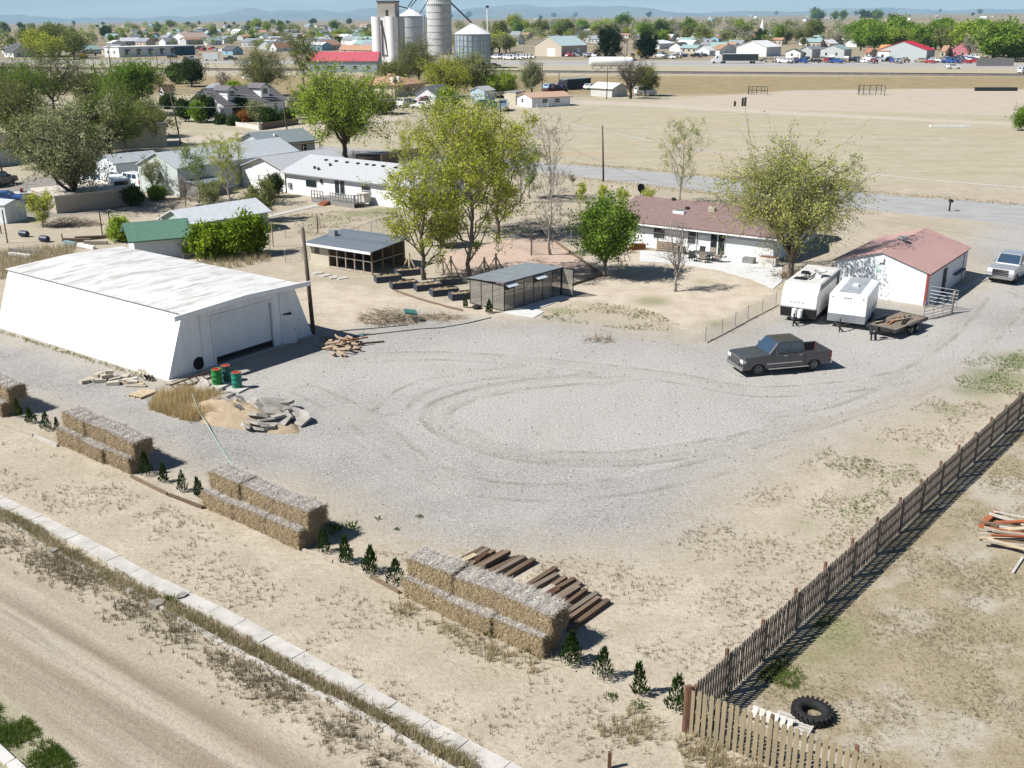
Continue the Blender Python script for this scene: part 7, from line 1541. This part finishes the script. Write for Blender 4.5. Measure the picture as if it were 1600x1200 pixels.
# ---- trees of the town, each a copy of one of nine grown trees
protos = []
for i, (nm, lm, bk_, kw) in enumerate((('bright green',L_brt,bark_dark,dict(nleaf=9,leaf=.62)),('green',L_grn,bark_dark,dict(nleaf=10,leaf=.62,lump=.25)),('olive',L_olv,bark_dark,dict(nleaf=8,leaf=.55)),('grey green',L_gry,bark,dict(nleaf=6,leaf=.5)),('dark green',L_drk,bark_dark,dict(nleaf=11,leaf=.6,lump=.2)),('bare brown',L_gry,bark_grey,dict(nleaf=1,leaf=.4,twig=.05)),('yellow green',L_yel,bark_dark,dict(nleaf=8,leaf=.55)),('olive',L_olv,bark_dark,dict(nleaf=8,leaf=.55,limbs=8)),('green',L_grn,bark_dark,dict(nleaf=9,leaf=.6,limbs=9,lump=.45)))):
    a = dict(cb=.1,limbs=7,subs=5,tips=5,tr=.35,fork=.14,twig=.035,sides=4); a.update(kw); tm, lv = grow(300+i, 10, 4.6, **a)
    nv = len(tm.vertices); V = np.zeros(nv*3,'f'); tm.vertices.foreach_get('co', V); mb = MB(); mb.v = [tuple(p) for p in V.reshape(-1,3).tolist()] + lv[0].tolist(); tf = [list(p.vertices) for p in tm.polygons]; mb.f = tf + (lv[1]+nv).tolist(); mb.m = [0]*len(tf) + [1]*len(lv[1]); me = mb.mesh('distant_tree', [bk_, lm]); protos.append((nm, me))
def ftree(u, v, hpx, kinds, area):
    nm, me = protos[fr_.choice(kinds)]; p = far(u, v); m = (p.y*cp+(CAM_H-p.z)*sp)/FPX; s = hpx*m/10*1.12; o = bpy.data.objects.new('distant_tree', me); COL.objects.link(o); o.location = p; o.rotation_euler.z = fr_.uniform(0,6.28); w = fr_.uniform(.95,1.4); o.scale = (s*w,s*w,s)
    tag(o, f'{nm} tree {area}', 'tree', f'{nm} trees {area}')
for u0,u1,v0,v1,n,h0,h1,ks,area in ((1325,1545,66,82,34,26,42,(0,1,1,8,2),'in the dense row behind the car lot'),(1500,1605,80,100,13,30,55,(2,3,1,5),'in the thicket at the far right edge'),(1205,1335,58,74,16,14,30,(1,2,3,5,5),'behind the grey metal building'),(1000,1205,50,74,32,11,27,(0,1,2,3,7,5,5,4),'in the town behind the semi truck'),(800,1000,46,66,28,11,25,(1,2,3,6,7,5),'in the town behind the spruces'),(715,800,62,92,9,20,34,(2,3,6),'right of the blue bin'),
    (400,590,46,78,42,7,17,(0,1,2,3,4,7),'in the town left of the elevator'),(190,400,44,70,32,6,14,(1,2,3,4,7),'in the far left town'),(0,190,48,82,24,8,18,(2,3,4,1),'at the far left'),(50,124,86,94,9,34,48,(2,6,7),'in the tall olive clump at the left'),(0,620,37,44,22,4,9,(4,2),'on the left horizon'),(620,1600,20,32,18,5,10,(4,2),'on the right horizon'),(1268,1326,29,33,7,11,16,(4,1),'in the left dark clump on the right horizon'),(1332,1382,29,33,7,11,16,(4,1),'in the right dark clump on the right horizon')):
    for _ in range(n): ftree(fr_.uniform(u0,u1), fr_.uniform(v0,v1), fr_.uniform(h0,h1), ks, area)
# ---- vehicles far off, one mesh each
PC = [('white',P_WHITE),('white',P_WHITE),('silver',P_SILVER),('black',P_BLACK),('dark grey',P_GREY),('blue',P_BLUE),('tan',P_TAN),('red',P_RED)]
cache = {}
def fcar(u, v, area, kind=None, col=None, rz=None, label=None, group=True, name=None, sc=1.15):
    cn, pm = col or PC[fr_.randrange(8)]; kind = kind or fr_.choice(('pickup','suv','sedan','pickup'))
    nm = {'pickup':'pickup_truck','suv':'parked_car','sedan':'parked_car','van':'van'}[kind]; rz = rz if rz is not None else RZT + fr_.choice((0,math.pi))+R(fr_.uniform(-12,12)) + (R(90) if fr_.random() < .3 else 0); w = nm.replace('_',' ')
    lb = label or f'{cn} {w} {area}'; gp = f'{cn} {w}s {area}' if group else None; key = (kind, cn)
    if key in cache: o = cache[key].copy(); COL.objects.link(o); o.location = far(u, v); o.rotation_euler.z = rz; tag(o, lb, w if nm != 'parked_car' else 'car'); 
    else: o = vehicle(nm, lb, w if nm != 'parked_car' else 'car', far(u, v), rz, pm, kind, None, 0, sc); cache[key] = o
    if 'group' in o: del o['group']
    if gp: o['group'] = gp
    return o
for i in range(44): fcar(1196+i*8.0+fr_.uniform(-2,2), fr_.uniform(95.5,99.5), 'in the long row at the car lot')
for i in range(14): fcar(1485+fr_.uniform(-10,38), fr_.uniform(92,97), 'crowded right of the red shop')
for i in range(13): fcar(1030+fr_.uniform(-5,78), fr_.uniform(88,93), 'parked left of the semi truck')
for i in range(9): fcar(884+fr_.uniform(-4,58), fr_.uniform(88,91), 'beside the tan metal building')
for i in range(12): fcar(770+i*5.2, fr_.uniform(91,94), 'in the fleet right of the blue bin', 'pickup', PC[0])
for i in range(12): fcar(255+fr_.uniform(0,110), fr_.uniform(76,84), 'by the far left warehouse')
for u, v, k, c, l, rz in ((636,169,'suv',('white',P_WHITE),'white car by the small white gabled house, leftmost',1.0),(645,168,'sedan',('light blue',P_LBLUE),'light blue car by the small white gabled house',.5),(659,172,'sedan',('white',P_WHITE),'white car in front of the small white gabled house',2.6),(672,165,'suv',('red',P_RED),'red car right of the small white gabled house',.3),(763,171,'suv',('green',P_GREEN),'green car in shade right of the small blue building',.2),(786,174,'pickup',('light blue',P_LBLUE),'pale blue truck behind the pole with a crossarm',1.5),(868,148,'pickup',('dark red',mat('paint_maroon',(.06,.02,.02))),'maroon junk truck left of the dark box trailer',.6),(861,142,'suv',('light blue',P_LBLUE),'pale blue junk car left of the dark box trailer',.9),(879,141,'pickup',('blue',P_BLUE),'blue junk truck at the end of the dark box trailer',1.2),(921,140,'sedan',('white',P_WHITE),'white car between the box trailer and the shack',1.1),(1008,149,'van',('white',P_WHITE),'white camper van right of the half bare tree',.3),(1490,108,'suv',('white',P_WHITE),'white car driving alone on the highway at right',0.0),(1601,116,'van',('white',P_WHITE),'white van on the track at the far right edge',.4),(773,105,'sedan',('black',P_BLACK),'black car right of the blue bin base',.1),(300,96,'pickup',('white',P_WHITE),'white cab parked on the dry lot left of the box trailer',.5),(361,96,'pickup',('dark grey',P_GREY),'dark flat truck alone on the dry lot',.2),(270,92,'sedan',('black',P_BLACK),'black car alone on the dry lot',.2),(520,178,'suv',('silver',P_SILVER),'silver car in shade left of the white cars',.2)):
    fcar(u, v, '', k, c, rz, l, False)
t = thing('semi_truck', 'semi truck with white cab and long dark trailer stopped on the highway', 'semi truck', at(1112,99), R(-2))
m = mpp(1145,99); TL = 71*m
MB().box(TL*.24,TL,-1.3,1.3,1.2,4.2).build('trailer', mat('dark_trailer', (.035,.045,.05), rough=.5), t); MB().box(TL*.24,TL,-1.35,1.35,4.2,4.35).build('trailer_rail', trailer_white, t)
MB().prism([(0,.7),(0,1.9),(1.4,2.2),(2.0,3.4),(4.2,4.0),(4.4,.7)], -1.2, 1.2, 'xz').build('cab', trailer_white, t); MB().prism([(1.45,2.3),(1.95,3.25),(2.6,3.3),(2.6,2.3)], -1.23, 1.23, 'xz').build('side_window', glass_car, t)
for x in (1.0,4.6,5.8,TL-3.0,TL-1.7):
    for y in (-1.05,1.05): q = MB(); q.lathe([(0,-.15),(.5,-.15),(.52,0),(.5,.15),(0,.15)], 14, (x,y,.52), 'y'); q.build('wheel', tyre_m, t)
bt = thing('box_trailer', 'white box trailer standing alone on the dry lot in the left distance', 'box trailer', at(318,95), R(5)); MB().box(0,7.5,-1.3,1.3,.8,3.6).build('body', trailer_white, bt); mb = MB(); [mb.cyl((x,y),.35,.1,.6,8) for x in (1.5,6) for y in (-1,1)]; mb.build('wheels', tyre_m, bt)
tk = thing('white_tank', 'long white cylindrical tank on supports beside the railway', 'tank', at(920,108), 0); m = mpp(950,108); TL = 70*m
MB().lathe([(0,0),(1.5,.2),(1.9,1.2),(1.9,TL-1.2),(1.5,TL-.2),(0,TL)], 24, (0,0,3.0), 'x').build('shell', trailer_white, tk, smooth=True); mb = MB(); [mb.box(x-.4,x+.4,-1.5,1.5,0,1.6) for x in np.linspace(1.5,TL-1.5,5)]; mb.build('supports', concrete, tk)
def digger(u, v, label):
    t = thing('excavator', label, 'excavator', at(u, v), R(20)); ym = mat('machine_yellow', (.55,.33,.03), rough=.5); MB().box(-2,1.5,-1.2,1.2,1.0,2.4).build('body', ym, t, bevel=.1); MB().box(-.2,1.2,-1.1,.1,2.4,3.6).build('cab', glass_car, t); mb = MB(); mb.box(-2.2,2,-1.5,-.9,0,.9); mb.box(-2.2,2,.9,1.5,0,.9); mb.build('tracks', tyre_m, t); mb = MB(); mb.bar((1.4,.5,2),(4,.5,5),.4); mb.bar((4,.5,5),(6,.5,2.5),.35); mb.build('boom', ym, t); MB().box(5.4,6.4,0,1,1.2,2.4).build('bucket', steel_dark, t)
digger(986,95,'yellow excavator right of the tall spruce'); digger(131,91,'yellow excavator left of the long grey building')
# ---- ball field cages, pipe, posts
def cage(u, v, wpx, top, label):
    p = at(u, v); m = mpp(u, v); w = wpx*m; h = hgt(u, v, top); t = thing('backstop_cage', label, 'backstop', p, R(-4)); mb = MB(); q = [(-w/2,0),(-w/2+.3,2.5),(w/2-.3,2.5),(w/2,0)]
    for (x,y) in q + [(-w/4,2.5),(0,2.5),(w/4,2.5)]: mb.bar((x,y,0),(x,y,h),.14)
    for a, b in zip(q[:-1], q[1:]):
        for z in (h*.5, h): mb.bar((*a,z),(*b,z),.1)
    mb.build('frame', steel_dark, t)
    for a, b in zip(q[:-1], q[1:]): MB().quad((*a,.1),(*b,.1),(*b,h),(*a,h)).build('mesh_panel', mesh_m, t)
    MB().box(-w*.3,w*.1,1.2,1.7,.4,.5).build('bench', galv, t)
cage(1362,149,39,134,'right backstop cage on the bare ball field'); cage(1184,148,29,136,'left backstop cage on the bare ball field')
o = MB().tube([(0,0,.5),(65*mpp(1555,141),0,.5)], .55, 10).build('pipe', steel_dark); o.location = at(1523,142); tag(o, 'long dark pipe lying at the edge of the ball field at right', 'pipe')
for u, v, top, l in ((1160,166,153,'left dark upright of the sign posts in the field'),(1164,166,152,'right dark upright of the sign posts in the field'),(1148,166,158,'low post left of the field sign posts')):
    o = MB().box(-.25,.25,-.1,.1,-.1,hgt(u,v,top)).build('sign_post', steel_dark); o.location = at(u, v); tag(o, l, 'post')
rail_fence([(1028,143),(1070,143)], 'short run of old fence posts right of the half bare tree', wood_grey, 4, 1.6); rail_fence([(838,171),(905,160)], 'pale fence beside the low bungalow', white_trim, 8, 1.0); rail_fence([(1525,103),(1568,102)], 'dark board fence under the thicket at the far right', wood_dark, 10, 3.2); bfx = MB().box(0,(at(1568,102)-at(1525,103)).length,-.1,.1,0,3.4).build('board_fence', grey_deck); bfx.location = at(1525,103.3); tag(bfx, 'long dark grey board fence under the thicket at far right', 'fence')
o = MB().obox((0,0,.15),(8,.6,.3)).build('pale_pipe', white_trim); o.location = at(1485,198); tag(o, 'long pale pipe lying in the dry field at right', 'pipe')
# ---- poles and wires
PL = {}
for k, (u, v, top, l, lean, arm) in enumerate(((943,284,196,'tall bare leaning pole standing by the county road',(-.35,0),0),(782,200,142,'pole with a crossarm right of the tallest tree',(0,0),1),(450,211,161,'thin pole right of the low garden wall',(-.5,0),0),(283,226,136,'dark pole at the dirt street corner, left of the dormer house',(-1.0,0),0),(10,290,236,'dark pole at the left edge near the purple roofed garage',(-.6,0),0),(124,122,84,'left pole of the pair in the upper left lot',(-.5,0),0),(149,124,92,'right pole of the pair in the upper left lot',(0,0),0),(247,110,80,'pole on the dry lot before the long grey building',(0,0),0),(268,112,88,'pole on the dry lot right of the long grey building',(0,0),0),(173,106,72,'pole before the left end of the long grey building',(0,0),1),(847,152,98,'white pole by the low bungalow',(0,0),0),(948,155,102,'dark pole in front of the white roofed shack',(0,0),0),(873,145,112,'short pole by the junk vehicles',(0,0),0),(979,97,60,'pole between the two spruces',(0,0),1),(1246,99,84,'slender pole on the highway verge before the pale shed',(0,0),0),(1279,99,86,'slender pole on the highway verge before the grey metal building',(0,0),0))):
    PL[k] = pole(u, v, top, l, lean, .13, bool(arm))
def wire(a, b, label, sag=.6, r=.02):
    a, b = Vector(a), Vector(b); pts = [a.lerp(b, i/12) - Vector((0,0,sag*4*(i/12)*(1-i/12))) for i in range(13)]
    o = MB().tube(pts, r, 5, cap=False).build('power_line', mat('wire_metal', (.45,.45,.45), rough=.4), smooth=True); tag(o, label, 'power line')
def ptop(u, vb, vt, dz=0): p = at(u, vb); p.z = hgt(u, vb, vt)+dz; return p
wire(ptop(279,226,138), ptop(782,200,144), 'upper power line from the street corner pole to the crossarm pole', 1.5, .045); wire(ptop(279,226,142), ptop(782,200,147), 'lower power line from the street corner pole to the crossarm pole', 1.5, .045)
wire(ptop(445,211,163), ptop(240,232,165), 'power line left of the thin pole by the garden wall', .4, .045); wire(ptop(940,284,204), at(1700,300,6.2), 'power line running right from the tall leaning pole', 1.0, .03); wire(ptop(940,284,204), ptop(782,200,146), 'power line from the leaning pole to the crossarm pole', 1.0, .03)
wire(ptop(782,200,144), ptop(948,155,103), 'power line from the crossarm pole to the shack pole', .8, .045)
for i in range(16):
    u = 815+i*46+fr_.uniform(-14,14); p = far(u, 27+fr_.uniform(-2,3)-(u-800)*.006); h = fr_.uniform(22,34); t = MB().tube([(0,0,0),(0,0,h)], [.9,.6], 5); t.bar((-4,0,h*.92),(4,0,h*.92),.7); o = t.build('transmission_pole', pole_wood); o.location = p; tag(o, 'thin transmission pole on the far plain at the right horizon', 'transmission pole', 'transmission poles on the far plain')

r9 = np.random.RandomState(77); VV = []; mass = [[], [], []]
for u0,u1,v0,v1,n,h0,h1,c in ((1325,1545,58,72,40,18,30,0),(1205,1335,46,64,44,9,18,1),(1000,1205,42,62,80,7,16,1),(800,1000,40,60,70,7,15,2),(715,800,44,60,14,9,16,1),(400,590,44,66,80,6,12,1),(190,400,43,64,70,5,11,2),(0,190,44,66,44,5,12,2),(400,590,58,80,36,8,16,0),(190,400,60,74,24,7,13,1),(1000,1205,60,76,14,10,19,0),(800,1000,56,70,14,10,18,1),(0,160,60,92,26,14,26,1)):
    for _ in range(n):
        p = far(r9.uniform(u0,u1), r9.uniform(v0,v1)); m = (p.y*cp+(CAM_H-p.z)*sp)/FPX; h = r9.uniform(h0,h1)*m; k = 170; d = r9.randn(k,3); d /= np.linalg.norm(d,axis=1)[:,None]; lb = 1+.3*np.sin(d[:,:1]*4+r9.rand()*6)*np.cos(d[:,1:2]*5+r9.rand()*6)
        P_ = np.array(p) + np.array([0,0,h*.55]) + d*lb*(r9.rand(k,1)**.4)*np.array([h*.55,h*.55,h*.46]); V, F = leaves(P_, h*.16, r9); mass[(c + r9.randint(0,2)) % 3].append(V)
for vs, lm, w in zip(mass, (L_brt, L_olv, L_gry), ('bright green','olive','grey green')):
    V = np.concatenate(vs); o = bpy.data.objects.new('distant_tree_mass', np_mesh('distant_tree_mass', V, np.arange(len(V)).reshape(-1,4), lm)); COL.objects.link(o); tag(o, f'mass of further {w} trees filling the gaps between the houses of the town', 'trees', kind='stuff')
# ================================================================== HAZE
hm = bpy.data.materials.new('haze_air'); hm.use_nodes = True; hn = hm.node_tree.nodes; hn.remove(hn['Principled BSDF'])
pv = hn.new('ShaderNodeVolumePrincipled'); pv.inputs['Color'].default_value = (.42,.72,.97,1); pv.inputs['Density'].default_value = 4.5e-5; pv.inputs['Anisotropy'].default_value = 0.0
hm.node_tree.links.new(pv.outputs[0], hn['Material Output'].inputs['Volume'])
hz_ = MB().box(-14000,14000,-60,25000,-130,620).build('haze', hm); tag(hz_, kind='stuff', label='thin blue haze over the plain', cat='haze')
